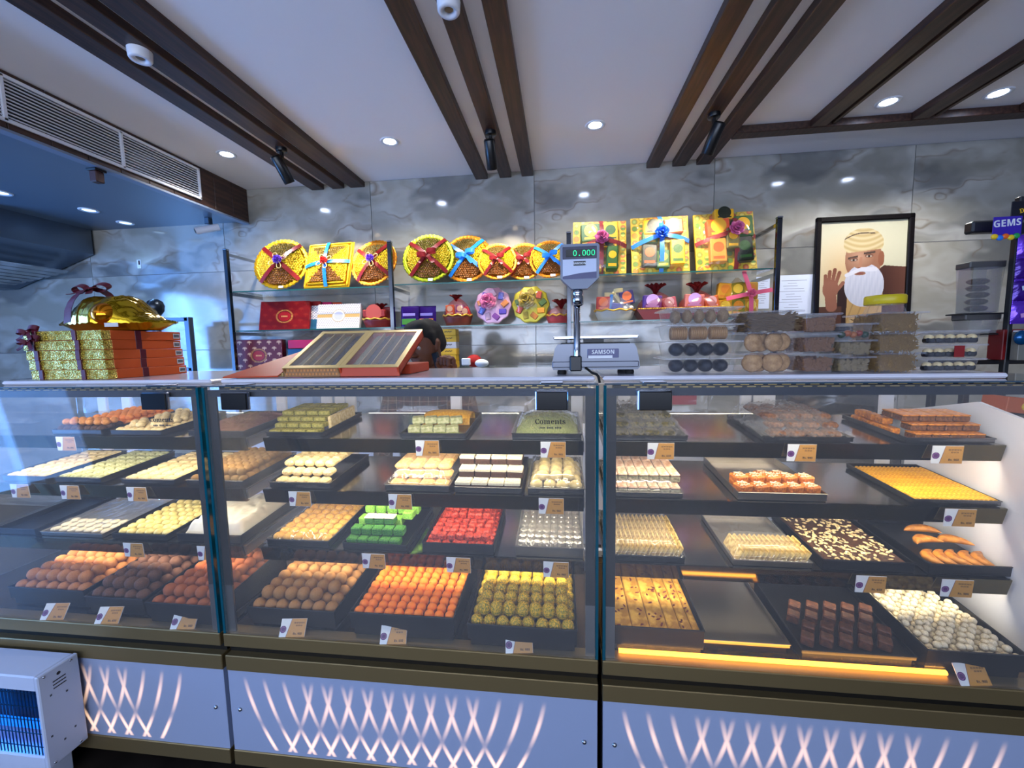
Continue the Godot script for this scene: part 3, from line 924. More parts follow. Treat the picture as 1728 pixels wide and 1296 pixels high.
func right_sweets(pista, cream, pale, white, brown, yellow, nut):
	var t := tray("r1a", 0, 0.15, 0.395, 0.28, 0.014, "tray_metal", "steel tray of film-wrapped dark rolls, left on the right case's top shelf")
	var dk := sweet_mat("dark_roll", Color(0.16, 0.15, 0.06), Color(0.4, 0.36, 0.14), 0.05, 14.0, 0.1)
	var s := Vector3(0.046, 0.02, 0.05)
	stairs(t, [slab("dark_roll", s, dk, "dark olive roll under silvery film on the right case's top shelf", "dark rolls under film", null, 0.0, 0.006)], 4, 3, s, 0.02, 0.032, 0.0, 3)
	film(t, "very crinkled silvery film over the dark rolls", func(u, v): return lerpf(0.02, 0.074, smoothstep(0.05, 0.42, v) * pow(sin(u * PI), 0.3)), 0.016, "film_silver", 21)
	t = tray("r1b", 0, 0.618, 0.87, 0.28, 0.014, "tray_metal", "steel tray of brown cakes under crinkled film, centre of the right case's top shelf")
	s = Vector3(0.05, 0.02, 0.05)
	stairs(t, [slab("brown_cake", s, sweet_mat("brown_cake", Color(0.34, 0.2, 0.1), Color(0.55, 0.36, 0.2), 0.05, 14.0, 0.15), "rounded brown cake under crinkled film", "brown cakes under film", null, 0.0, 0.008)], 4, 3, s, 0.02, 0.03, 0.012, 3)
	film(t, "crinkled clear film over the rounded brown cakes", func(u, v): return lerpf(0.02, 0.072, smoothstep(0.05, 0.4, v) * pow(sin(u * PI), 0.25)), 0.014, "film_silver", 23)
	t = tray("r1c", 0, 1.012, 1.245, 0.28, 0.014, "tray_metal", "steel tray of brown toffee bars, right end of the right case's top shelf")
	var toffee := sweet_mat("toffee", Color(0.28, 0.15, 0.04), Color(0.47, 0.29, 0.09), 0.05, 14.0, 0.08, 0.4)
	var amber := sweet_mat("amber", Color(0.68, 0.38, 0.06), Color(0.86, 0.55, 0.12), 0.05, 14.0, 0.08, 0.4)
	s = Vector3(0.045, 0.021, 0.042)
	stairs(t, [slab("toffee_bar", s, toffee, "shiny brown toffee bar in the stacked tray at the right end", "toffee bars", amber, 0.004)], 4, 3, s, 0.01, 0.026, 0.012, 2)
	var xfs := []
	for i in 4: xfs.append(L(t, Vector3(-0.095, t.y, -0.09 - i * 0.046), j(0.2)))
	for i in 3: xfs.append(L(t, Vector3(-0.088, t.y + 0.0215, -0.13 - i * 0.046), j(0.2)))
	put([slab("amber_bar", Vector3(0.03, 0.02, 0.042), amber, "amber orange bar at the left side of the toffee tray", "amber bars")], xfs)
	# level two
	t = tray("r2a", 1, 0.15, 0.378, 0.28, 0.016, "tray_metal", "steel tray of pink and grey cut slabs, left on the right case's second shelf")
	var pinkish := sweet_mat("pinkish", Color(0.72, 0.55, 0.44), Color(0.88, 0.76, 0.66), 0.04, 10.0, 0.06)
	var grey := sweet_mat("grey_green", Color(0.4, 0.4, 0.3), Color(0.6, 0.58, 0.46), 0.04, 12.0, 0.08)
	s = Vector3(0.03, 0.028, 0.062)
	stairs(t, [slab("pink_topped_slab", s, grey, "grey green slab with a pinkish top, cut in rows", "pink topped slabs", pinkish, 0.008)], 7, 2, s, 0.008, 0.035, 0.0, 3)
	film(t, "thin film over the pink topped slabs", func(u, v): return lerpf(0.04, 0.064, smoothstep(0.1, 0.35, v)), 0.002, "film", 25)
	t = tray("r2b", 1, 0.541, 0.794, 0.31, 0.024, "tray_bright", "bright steel tray half filled with orange cakes under white slivers")
	var org := sweet_mat("orange_cake", Color(0.6, 0.3, 0.04), Color(0.8, 0.47, 0.1), 0.05, 14.0, 0.1, 0.5)
	s = Vector3(0.045, 0.036, 0.04)
	var pr := [slab("orange_cake", s, org, "orange cake topped with white slivers in the half empty tray", "orange cakes", null, 0.0, 0.004, "sweet", white)]
	xfs = []
	for r in 2: for c in 5: xfs.append(L(t, Vector3(-0.097 + c * 0.049 + (0.003 if r % 2 else -0.003), t.y + 0.012 * r, -0.033 - r * 0.046), 0.3 + j(0.1)))
	for c in 2: xfs.append(L(t, Vector3(0.0 + c * 0.05, t.y + 0.001, -0.128), 0.3))
	put(pr, xfs)
	t = tray("r2c", 1, 1.03, 1.257, 0.29, 0.014, "tray_metal", "dark tray of thin yellow rolls packed side by side")
	var g := G.new()
	g.tube([Vector3(0, 0.0062, 0.031), Vector3(0, 0.0064, 0.0), Vector3(0, 0.0062, -0.031)], 0.0062, 9)
	xfs = []
	for b in 4: for i in 17: xfs.append(L(t, Vector3(-0.1 + i * 0.0127, t.y + 0.002, -0.036 - b * 0.064), j(0.03)))
	var thin := one("yellow_roll", g.done(), yellow, "thin yellow roll lying among the packed bands at the right end", "sweet", Vector3.ZERO, "thin yellow rolls")
	put([thin], xfs)
	# level three
	var slice := sweet_mat("slice_cream", Color(0.68, 0.55, 0.26), Color(0.9, 0.8, 0.52), 0.04, 10.0, 0.08)
	for q in 2:
		t = tray("r3" + "ab"[q], 2, [0.15, 0.522][q], [0.38, 0.745][q], 0.29, 0.018, ["tray_metal", "tray_bright"][q], ["steel tray full of leaning cream slices at the left of the third shelf", "bright steel tray with cream slices in its front half"][q])
		xfs = []
		for r in ([4, 2][q] as int): for i in 14: xfs.append(L(t, Vector3(-0.098 + i * 0.0148, t.y + 0.003, -0.033 - r * 0.055), j(0.06), 0.0, -0.45))
		put([slab("cream_slice", Vector3(0.006, 0.042, 0.05), slice, ["thin cream slice leaning in the full tray left on the third shelf", "thin cream slice leaning in the half filled bright tray"][q], ["cream slices, full tray", "cream slices, half tray"][q])], xfs)
		film(t, ["film over the full tray of cream slices", "crumpled film pushed back in the half filled tray of cream slices"][q], [func(u, v): return 0.052, func(u, v): return lerpf(0.05, 0.012, smoothstep(0.38, 0.55, v))][q], 0.003, "film", 27 + q)
	t = tray("r3c", 2, 0.774, 1.021, 0.3, 0.03, "tray_metal", "deep dark tray of brown nut brittle studded with almonds")
	var slabm := sweet_mat("brittle", Color(0.2, 0.1, 0.045), Color(0.34, 0.18, 0.08), 0.06, 10.0, 0.2, 0.35)
	var nb := one("nut_brittle", bx(Vector3(0, 0.011, -0.148), Vector3(0.228, 0.022, 0.285), 0.006), slabm, "flat dark brown slab of nut brittle in the deep tray", "sweet", t.xf * Vector3(0, t.y, 0), "", t.o.basis)
	var am := G.new()
	for i in 260:
		am.x = Transform3D(Basis.from_euler(Vector3(j(0.5), j(3.0), j(0.5))), Vector3(j(0.108), 0.0235, -0.148 + j(0.136)))
		am.ball(Vector3.ZERO, Vector3(0.0075, 0.0022, 0.0042), 7, 4)
	var st := part(nb, "almond_pieces", am.done(), nut)
	st.set_meta("kind", "stuff")
	t = tray("r3d", 2, 1.059, 1.288, 0.29, 0.03, "tray_metal", "deep dark tray with a few golden crescent pastries near its front", 0.012)
	var pastry := sweet_mat("pastry", Color(0.62, 0.36, 0.1), Color(0.82, 0.55, 0.2), 0.04, 10.0, 0.08, 0.45)
	g = G.new()
	g.surf(18, 8, func(u: float, v: float) -> Vector3:
		var a := (u - 0.5) * 2.2
		var r := 0.016 * pow(sin(clampf(u, 0.01, 0.99) * PI), 0.7)
		var b := v * TAU
		return Vector3(sin(a) * 0.05, 0.012 + r * sin(b) * 0.75, 0.05 - cos(a) * 0.05 + r * cos(b)))
	xfs = [L(t, Vector3(-0.045, t.y + 0.028, -0.12), 0.2), L(t, Vector3(0.04, t.y + 0.028, -0.125), -0.2), L(t, Vector3(0.01, t.y + 0.026, -0.19), -0.5, 0, 0.2)]
	for i in 5: xfs.append(L(t, Vector3(-0.07 + i * 0.034, t.y + 0.003, -0.062), 1.25 + j(0.15)))
	put([one("crescent_pastry", g.done(), pastry, "golden crescent pastry in the last tray of the third shelf", "pastry", Vector3.ZERO, "crescent pastries")], xfs)
	# deck
	t = tray("r4a", 3, 0.15, 0.398, 0.345, 0.06, "tray_metal", "deep dark tray of speckled yellow cake, left on the right case's deck", 0.004)
	t.y = 0.022
	var cake := sweet_mat("yellow_cake", Color(0.66, 0.47, 0.1), Color(0.85, 0.66, 0.24), 0.03, 7.0, 0.1)
	var chip := sweet_mat("red_flake", Color(0.3, 0.09, 0.03), Color(0.48, 0.18, 0.06), 0.05, 20.0, 0.0)
	var cx := -0.121
	var ws := [0.05, 0.05, 0.05, 0.036, 0.03, 0.02]
	for q in 6:
		var o := thing("yellow_cake_strip", "%s strip of yellow cake with dark red nut flakes" % ["widest left", "second left", "third", "fourth", "fifth, narrow", "narrowest right"][q], "cake", t.xf * Vector3(cx + ws[q] / 2, t.y, -0.17), "yellow cake strips", t.o.basis)
		part(o, "crumb", bx(Vector3(0, 0.014, 0), Vector3(ws[q] - 0.0015, 0.028 + j(0.002), 0.325), 0.003), cake)
		var f := G.new()
		for i in int(ws[q] * 360):
			f.x = Transform3D(Basis.from_euler(Vector3(j(0.2), j(3.0), j(0.2))), Vector3(j(ws[q] * 0.4), 0.0285, j(0.155)))
			f.ball(Vector3.ZERO, Vector3(rng.randf_range(0.004, 0.009), 0.0015, 0.0032), 7, 4)
		part(o, "nut_flakes", f.done(), chip).set_meta("kind", "stuff")
		cx += ws[q] + 0.0006
	t = tray("r4b", 3, 0.405, 0.64, 0.33, 0.012, "tray_bright", "wide empty flat steel tray on the right case's deck", 0.03)
	t = tray("r4c", 3, 0.66, 0.948, 0.3, 0.012, "tray_metal", "low dark tray with dark brown diamonds in its front half", 0.012, 0.003, 0.03)
	var fudge := sweet_mat("fudge", Color(0.24, 0.12, 0.055), Color(0.36, 0.2, 0.1), 0.04, 12.0, 0.06, 0.5)
	xfs = []
	for r in 4: for c in 5: xfs.append(L(t, Vector3(-0.112 + c * 0.05 + (0.022 if r % 2 else 0.0), t.y + r * 0.004, -0.035 - r * 0.037), PI / 4 + 0.25))
	put([slab("brown_diamond", Vector3(0.031, 0.028, 0.031), fudge, "dark brown diamond fudge piece in the low deck tray", "brown diamonds", null, 0.0, 0.003)], xfs)
	t = tray("r4d", 3, 0.958, 1.192, 0.34, 0.05, "tray_metal", "deep dark tray of small white sweet balls, right end of the deck", 0.0, 0.0, 0.03)
	t.y = 0.022
	var wb := sweet_mat("white_ball", Color(0.78, 0.72, 0.58), Color(0.92, 0.88, 0.78), 0.1, 24.0, 0.12, 0.75)
	balls(t, "white_ball", wb, "small white sugar ball in the deep tray at the deck's right end", "small white balls", 12, 17, Vector3(0.0095, 0.0095, 0.0095), 2, 0.0, 0.03, func(l, c, r): return (l == 1 and (c * 7 + r * 5) % 3 == 0) or (c > 13 - r / 3.0 and r > 10), 0.0025)

func left_sweets(pista, cream, pale, white, brown, yellow, nut):
	var t := tray("l1a", 0, -1.912, -1.7, 0.3, 0.018, "tray_metal", "steel tray of dark and orange sweet balls, left case's top shelf")
	var tan := sweet_mat("tan", Color(0.7, 0.42, 0.16), Color(0.86, 0.6, 0.3), 0.05, 12.0, 0.08)
	balls(t, "dark_ball", brown, "dark chocolate ball in the front rows of the left case's top shelf", "dark chocolate balls", 7, 3, Vector3(0.0145, 0.0145, 0.0145), 1, 0.0, 0.05)
	var top := {"o": t.o, "w": t.w, "d": t.d, "h": t.h, "xf": t.xf, "y": t.y + 0.024}
	balls(top, "tan_ball", tan, "tan sweet ball set on the dark chocolate balls", "tan balls on dark ones", 6, 2, Vector3(0.0135, 0.0125, 0.0135), 1, 0.02, 0.03)
	var ol := sweet_mat("orange_light", Color(0.85, 0.42, 0.1), Color(0.95, 0.6, 0.22), 0.05, 12.0, 0.08)
	balls(t, "orange_patty", ol, "flat orange sweet behind the dark chocolate balls", "flat orange sweets", 7, 7, Vector3(0.0145, 0.012, 0.0145), 2, 0.1, 0.05)
	t = tray("l1b", 0, -1.66, -1.45, 0.3, 0.018, "tray_metal", "steel tray of cream patties near the glass joint, left case's top shelf")
	balls(t, "cream_patty", cream, "cream yellow patty on the left case's top shelf", "cream patties", 7, 9, Vector3(0.0148, 0.011, 0.0155), 2, 0.0, 0.06, func(l, c, r): return l == 1 and (c + r) % 3 == 0)
	t = tray("l1c", 0, -1.34, -1.12, 0.3, 0.018, "tray_metal", "steel tray of pinkish brittle seen through the partition glass")
	var pinkb := sweet_mat("pink_brittle", Color(0.42, 0.25, 0.2), Color(0.66, 0.45, 0.38), 0.1, 22.0, 0.25)
	heap(t, "pink_brittle", pinkb, "heap of pinkish crushed brittle behind the partition glass", 0.04, 0.0, 0.28)
	var bars := [["l2a", -2.13, -1.94, "leftmost tray of cream bars on the left case's second shelf", "leftmost tray"], ["l2b", -1.898, -1.7, "middle tray of cream bars on the left case's second shelf", "middle tray"], ["l2c", -1.612, -1.393, "right tray of cream bars on the left case's second shelf", "right tray"]]
	for b in bars:
		t = tray(b[0], 1, b[1], b[2], 0.3, 0.02, "tray_metal", "dark steel " + b[3])
		var xfs := []
		for r in 7: for c in 4: xfs.append(L(t, Vector3((c - 1.5) * (t.w - 0.008) / 4.0, t.y, -0.024 - r * 0.041), j(0.03)))
		put([slab("cream_bar", Vector3((t.w - 0.034) / 4.0, 0.021, 0.034), [cream, pale, cream][bars.find(b)], "flat cream bar in the %s of the left case's second shelf" % b[4], "cream bars, " + b[4], null, 0.0, 0.004)], xfs)
	t = tray("l2d", 1, -1.345, -1.12, 0.3, 0.022, "tray_metal", "steel tray of nut clusters seen through the partition glass")
	var nutty := sweet_mat("nut_cluster", Color(0.45, 0.3, 0.12), Color(0.8, 0.62, 0.32), 0.14, 26.0, 0.3)
	balls(t, "nut_cluster", nutty, "bumpy tan nut cluster behind the partition glass", "nut clusters", 7, 9, Vector3(0.016, 0.0155, 0.016), 2, 0.0, 0.12)
	# level three
	t = tray("l3a", 2, -2.14, -1.97, 0.29, 0.022, "tray_metal", "empty dark tray at the left end of the left case's third shelf")
	t = tray("l3b", 2, -1.945, -1.682, 0.3, 0.014, "tray_bright", "bright tray of pale flat sweets under film on the left case's third shelf")
	balls(t, "pale_patty", white, "pale flat patty under film in the front of the bright tray", "pale patties under film", 7, 3, Vector3(0.016, 0.007, 0.016), 1, 0.01, 0.05)
	film(t, "glossy film over the pale patties", func(u, v): return lerpf(0.026, 0.014, v), 0.003, "film", 41)
	t = tray("l3c", 2, -1.64, -1.417, 0.3, 0.02, "tray_metal", "dark tray of cream domes on the left case's third shelf")
	var dome := sweet_mat("cream_dome", Color(0.82, 0.74, 0.42), Color(0.92, 0.86, 0.6), 0.04, 10.0, 0.05)
	balls(t, "cream_dome", dome, "pale cream dome sweet in the dark tray by the glass joint", "cream domes", 6, 8, Vector3(0.0165, 0.0125, 0.0165), 1, 0.004, 0.03)
	t = tray("l3d", 2, -1.372, -1.12, 0.3, 0.03, "tray_metal", "dark tray holding a crumpled white paper bag behind the partition glass")
	var g := G.new()
	var nz := FastNoiseLite.new()
	nz.frequency = 1.0
	g.surf(30, 30, func(u: float, v: float) -> Vector3:
		var e := smoothstep(0.0, 0.1, minf(minf(u, 1 - u), minf(v, 1 - v)))
		return Vector3((u - 0.5) * 0.235, 0.012 + e * (0.045 + 0.012 * nz.get_noise_2d(u * 7, v * 7) + 0.006 * absf(nz.get_noise_2d(u * 17, v * 15))), -0.02 - v * 0.27))
	one("paper_bag", g.done(), mat("white_paper", Color(0.8, 0.79, 0.74), 0.6), "crumpled white paper bag lying in a dark tray behind the partition glass", "bag", t.xf * Vector3(0, t.y, 0), "", t.o.basis)
	# deck
	var om := sweet_mat("orange_tan", Color(0.62, 0.37, 0.15), Color(0.78, 0.52, 0.27), 0.12, 22.0, 0.12)
	t = tray("l4a", 3, -1.95, -1.645, 0.33, 0.044, "tray_metal", "deep dark tray of orange tan balls on the left case's deck", 0.03)
	t.y = 0.014
	balls(t, "orange_tan_ball", om, "orange tan sweet ball in the left case's first deck tray", "orange tan balls", 7, 7, Vector3(0.0205, 0.0205, 0.0205), 2, 0.0, 0.03)
	var dark := sweet_mat("dark_laddoo", Color(0.24, 0.13, 0.08), Color(0.46, 0.29, 0.18), 0.12, 22.0, 0.2)
	t = tray("l4b", 3, -1.62, -1.395, 0.35, 0.04, "tray_metal", "deep dark tray of dark brown balls, second on the left case's deck", 0.014)
	t.y = 0.014
	balls(t, "dark_brown_ball", dark, "dark brown nutty ball in the second deck tray of the left case", "dark brown balls", 5, 7, Vector3(0.0205, 0.0205, 0.0205), 2, 0.0, 0.06, func(l, c, r): return r > 4 and c < 2)
	t = tray("l4c", 3, -1.36, -1.105, 0.35, 0.05, "tray_metal", "deep dark tray of orange red balls beside the glass joint", -0.008)
	t.y = 0.016
	var orr := sweet_mat("orange_red", Color(0.52, 0.24, 0.07), Color(0.7, 0.38, 0.14), 0.12, 22.0, 0.14)
	balls(t, "orange_red_ball", orr, "orange red sweet ball in the deck tray beside the glass joint", "orange red balls", 6, 8, Vector3(0.0195, 0.0195, 0.0205), 2, 0.0, 0.03, func(l, c, r): return l == 1 and r > 5)

# ---------------------------------------------------------------- price cards
func cards():
	var w := 120
	var h := 80
	var im := Image.create(w, h, false, Image.FORMAT_RGB8)
	for y in h: for x in w:
		var c := Color(0.84, 0.86, 0.86)
		var edge := 44.0 + (1.0 - float(y) / h) * 18.0 - 12.0
		if x > edge - 2.0 and x < edge: c = Color(0.4, 0.25, 0.3)
		elif x >= edge: c = Color(0.72, 0.52, 0.22)
		if Vector2(x - 14, y - 44).length() < 15.0: c = Color(0.26, 0.1, 0.36)
		if absf(Vector2(x - 14, y - 44).length() - 10.0) < 1.2: c = Color(0.55, 0.35, 0.55)
		im.set_pixel(x, y, c)
	for r in [[62, 14, 50, 7], [72, 26, 30, 6]]:   # small print, too blurred in the photo to read
		for x in r[2]: for y in r[3]:
			if (x * 5 + y * 3) % 7 > 2 and x % 11 < 9: im.set_pixel(r[0] + x, r[1] + y, Color(0.3, 0.2, 0.1))
	var pm := mat("card_print", Color.WHITE, 0.4)
	pm.albedo_texture = img_tex(im)
	var ink := mat("card_ink", Color(0.2, 0.12, 0.06), 0.5)
	var face := print_face(0.079, 0.052)
	var back := bx(Vector3(0, 0, -0.001), Vector3(0.08, 0.053, 0.0016))
	var list := [[0, -1.828, "dark and orange balls"], [0, -0.44, "pale green blocks"], [0, -0.024, "grated green mound"], [0, 0.309, "dark rolls"], [0, 0.716, "brown cakes under film"], [0, 1.106, "toffee bars"],
		[1, -2.026, "leftmost cream bars"], [1, -1.808, "middle tray of cream bars"], [1, -1.528, "right tray of cream bars"], [1, -0.894, "cream rolls"], [1, -0.534, "peach rolls"], [1, -0.031, "beige rounded cakes"], [1, 1.135, "thin yellow rolls"],
		[2, -1.53, "cream domes"], [2, -1.235, "white paper bag"], [2, -0.623, "green cubes"], [2, -0.333, "red jelly cubes"], [2, -0.017, "silver diamonds"], [2, 0.893, "nut brittle"], [2, 1.117, "crescent pastries"],
		[3, -1.71, "orange tan balls"], [3, -1.5, "dark brown balls"], [3, -1.22, "orange red balls"], [3, -0.84, "brown balls"], [3, -0.51, "orange balls"], [3, -0.125, "yellow green balls"], [3, 1.06, "small white balls"]]
	var prices := ["Rs. 650", "Rs. 980", "Rs. 960"]
	for i in list.size():
		var c: Array = list[i]
		var lv: int = c[0]
		var at := Vector3(c[1], LEVELS[lv][0] - 0.027, LEVELS[lv][1] + 0.0105)
		var bs := Basis(Vector3(1, 0, 0), 0.06)
		if lv == 3:
			at = Vector3(c[1], 0.524, -0.017)
			bs = Basis(Vector3(0, 1, 0), 0.12) * Basis(Vector3(1, 0, 0), -0.55)
		var o := thing("price_card", "white and gold price card with a purple dot, below the %s" % c[2], "price card", at, "price cards", bs)
		part(o, "card", back, M["white_metal"])
		part(o, "print", face, pm, Vector3(0, 0, 0.0004))
		words(prices[i % 3], 0.0085, ink, o, "price", Vector3(0.017, -0.015, 0.0006), Basis.IDENTITY, "Droid Sans", 0.0003)
	# lettering stuck on the front panes
	for q in [[-1.21, "left"], [-0.028, "middle"]]:
		var o := thing("glass_lettering", "black serif lettering over fine print on the %s case's front pane" % q[0 + 1], "sticker", Vector3(q[0], 1.19, 0.0012), "black lettering on the panes")
		words("Coments", 0.019, M["black"], o, "heading", Vector3.ZERO, Basis.IDENTITY, "Droid Serif", 0.0006)
		var g := G.new()
		for i in 14: if i != 4 and i != 9: g.box(Vector3(-0.028 + i * 0.0043, -0.017, 0), Vector3(0.003, 0.0035 + 0.001 * (i % 3), 0.0005))
		part(o, "fine_print", g.done(), mat("faded_ink", Color(0.25, 0.25, 0.25), 0.6))
# ---------------------------------------------------------------- gift shelf behind the counter
func shelf_unit():
	var t := thing("gift_rack", "chrome framed glass shelving unit along the marble wall, holding gift trays", "shelf", Vector3(0, 0, -1.68))
	var bays := [[-2.36, -1.165, 1.82, 1.537], [-1.135, 0.045, 1.829, 1.537], [0.075, 1.318, 1.845, 1.545]]
	for b in bays:
		for y in [b[2], b[3], 1.243]:
			var w: float = b[1] - b[0]
			var sh := part(t, "glass_shelf", bx(Vector3(0, -0.004, -0.135), Vector3(w, 0.008, 0.29)), M["shelf_glass"], Vector3((b[0] + b[1]) / 2, y, 0))
			part(sh, "polished_edge", bx(Vector3(0, -0.004, 0.0115), Vector3(w, 0.008, 0.003)), M["shelf_edge"])
	for x in [-2.375, -1.15, 0.06, 1.333]:
		var top := 2.135 if x > 1 else 2.105
		part(t, "post", span(x - 0.014, x + 0.014, 0.8, top, 0.014, 0.042, 0.002), M["post_chrome"])
		part(t, "cap", span(x - 0.016, x + 0.016, top, top + 0.012, 0.012, 0.044, 0.003), M["chrome"])
		for y in [1.243, 1.537, 1.825]:
			part(t, "arm", span(x - 0.008, x + 0.008, y - 0.035, y - 0.01, -0.3, 0.014, 0.001), M["chrome"])
	part(t, "arm", span(1.325, 1.341, 2.09, 2.115, -0.31, 0.014, 0.001), M["chrome"])
	part(t, "arm", span(-2.383, -2.367, 2.07, 2.09, -0.31, 0.014, 0.001), M["chrome"])
	var c := thing("back_cabinet", "low white cabinet with drawers under the gift shelves", "cabinet", Vector3(0, 0, -1.98))
	part(c, "body", span(-2.4, 1.34, 0.0, 0.8, 0.0, 0.3, 0.004), M["white_metal"])
	for i in 6:
		var x := -2.37 + i * 0.618
		for r in 2:
			var d := part(c, "drawer", span(x, x + 0.6, 0.12 + r * 0.34, 0.44 + r * 0.34, 0.3, 0.316, 0.003), M["white_metal"])
			part(d, "handle", span(x + 0.22, x + 0.38, 0.36 + r * 0.34, 0.375 + r * 0.34, 0.318, 0.334, 0.003), M["chrome"])

func satin(k: String, c: Color) -> StandardMaterial3D:
	var m := mat(k, c, 0.32)
	m.rim_enabled = true
	m.rim = 0.4
	return m

func rose(p: Node3D, n: String, r: float, m: Material, at: Vector3, basis := Basis.IDENTITY):   # opens towards +z
	var g := G.new()
	for ring in 4:
		var np := [3, 4, 6, 7][ring] as int
		for k in np:
			var tilt: float = [0.25, 0.55, 0.9, 1.2][ring]
			var bs := Basis(Vector3(0, 0, 1), TAU * k / np + ring * 0.7) * Basis(Vector3(0, 1, 0), tilt)
			g.x = Transform3D(bs, bs.z * r * 0.1 + Vector3(0, 0, r * (0.4 - 0.11 * ring)))
			g.ball(Vector3(r * 0.1, 0, r * 0.34), Vector3(0.07, 0.26 + 0.03 * ring, 0.36 + 0.04 * ring) * r, 10, 7)
	g.x = Transform3D.IDENTITY
	g.ball(Vector3(0, 0, r * 0.45), Vector3(0.16, 0.16, 0.3) * r, 10, 8)
	part(p, n, g.done(), m, at, basis)

func bow(p: Node3D, n: String, r: float, m: Material, at: Vector3, basis := Basis.IDENTITY):
	var g := G.new()
	for s in [-1.0, 1.0]:
		var pts := []
		for i in 13:
			var a := TAU * i / 12.0
			pts.append(Vector3(s * r * (0.5 - 0.5 * cos(a)), r * 0.22 * s + r * 0.1 * sin(a * 0.5), r * (0.12 + 0.3 * sin(a) * 0.8 + 0.1)))
		g.ribbon(pts, Vector3(0, 1, 0.25).normalized(), r * 0.42)
		var q := []
		for i in 7:
			var u := i / 6.0
			q.append(Vector3(s * r * 0.75 * u, -r * 0.95 * u, r * (0.14 - 0.08 * u + 0.05 * sin(u * 6.0))))
		g.ribbon(q, Vector3(0.75, 0.5 * s, 0.0).normalized(), r * 0.34)
	g.ball(Vector3(0, 0, r * 0.16), Vector3(0.17, 0.2, 0.16) * r, 10, 6)
	part(p, n, g.done(), m, at, basis)

var nut_mesh: ArrayMesh

func nuts_in(p: Node3D, n: String, pts: Array, m: Material, r: float):
	if nut_mesh == null:
		var g := G.new()
		g.ball(Vector3.ZERO, Vector3(1.0, 0.72, 0.62), 8, 6)
		nut_mesh = g.done()
	var mm := MultiMesh.new()
	mm.transform_format = MultiMesh.TRANSFORM_3D
	mm.mesh = nut_mesh
	mm.instance_count = pts.size()
	for i in pts.size(): mm.set_instance_transform(i, Transform3D(Basis.from_euler(Vector3(j(0.4), j(0.4), j(3.0))).scaled(Vector3.ONE * r), pts[i]))
	var o := MultiMeshInstance3D.new()
	o.multimesh = mm
	o.material_override = m
	o.name = n
	p.add_child(o, true)
	o.set_meta("kind", "stuff")

func lean(a: float) -> Basis: return Basis(Vector3(1, 0, 0), -a)

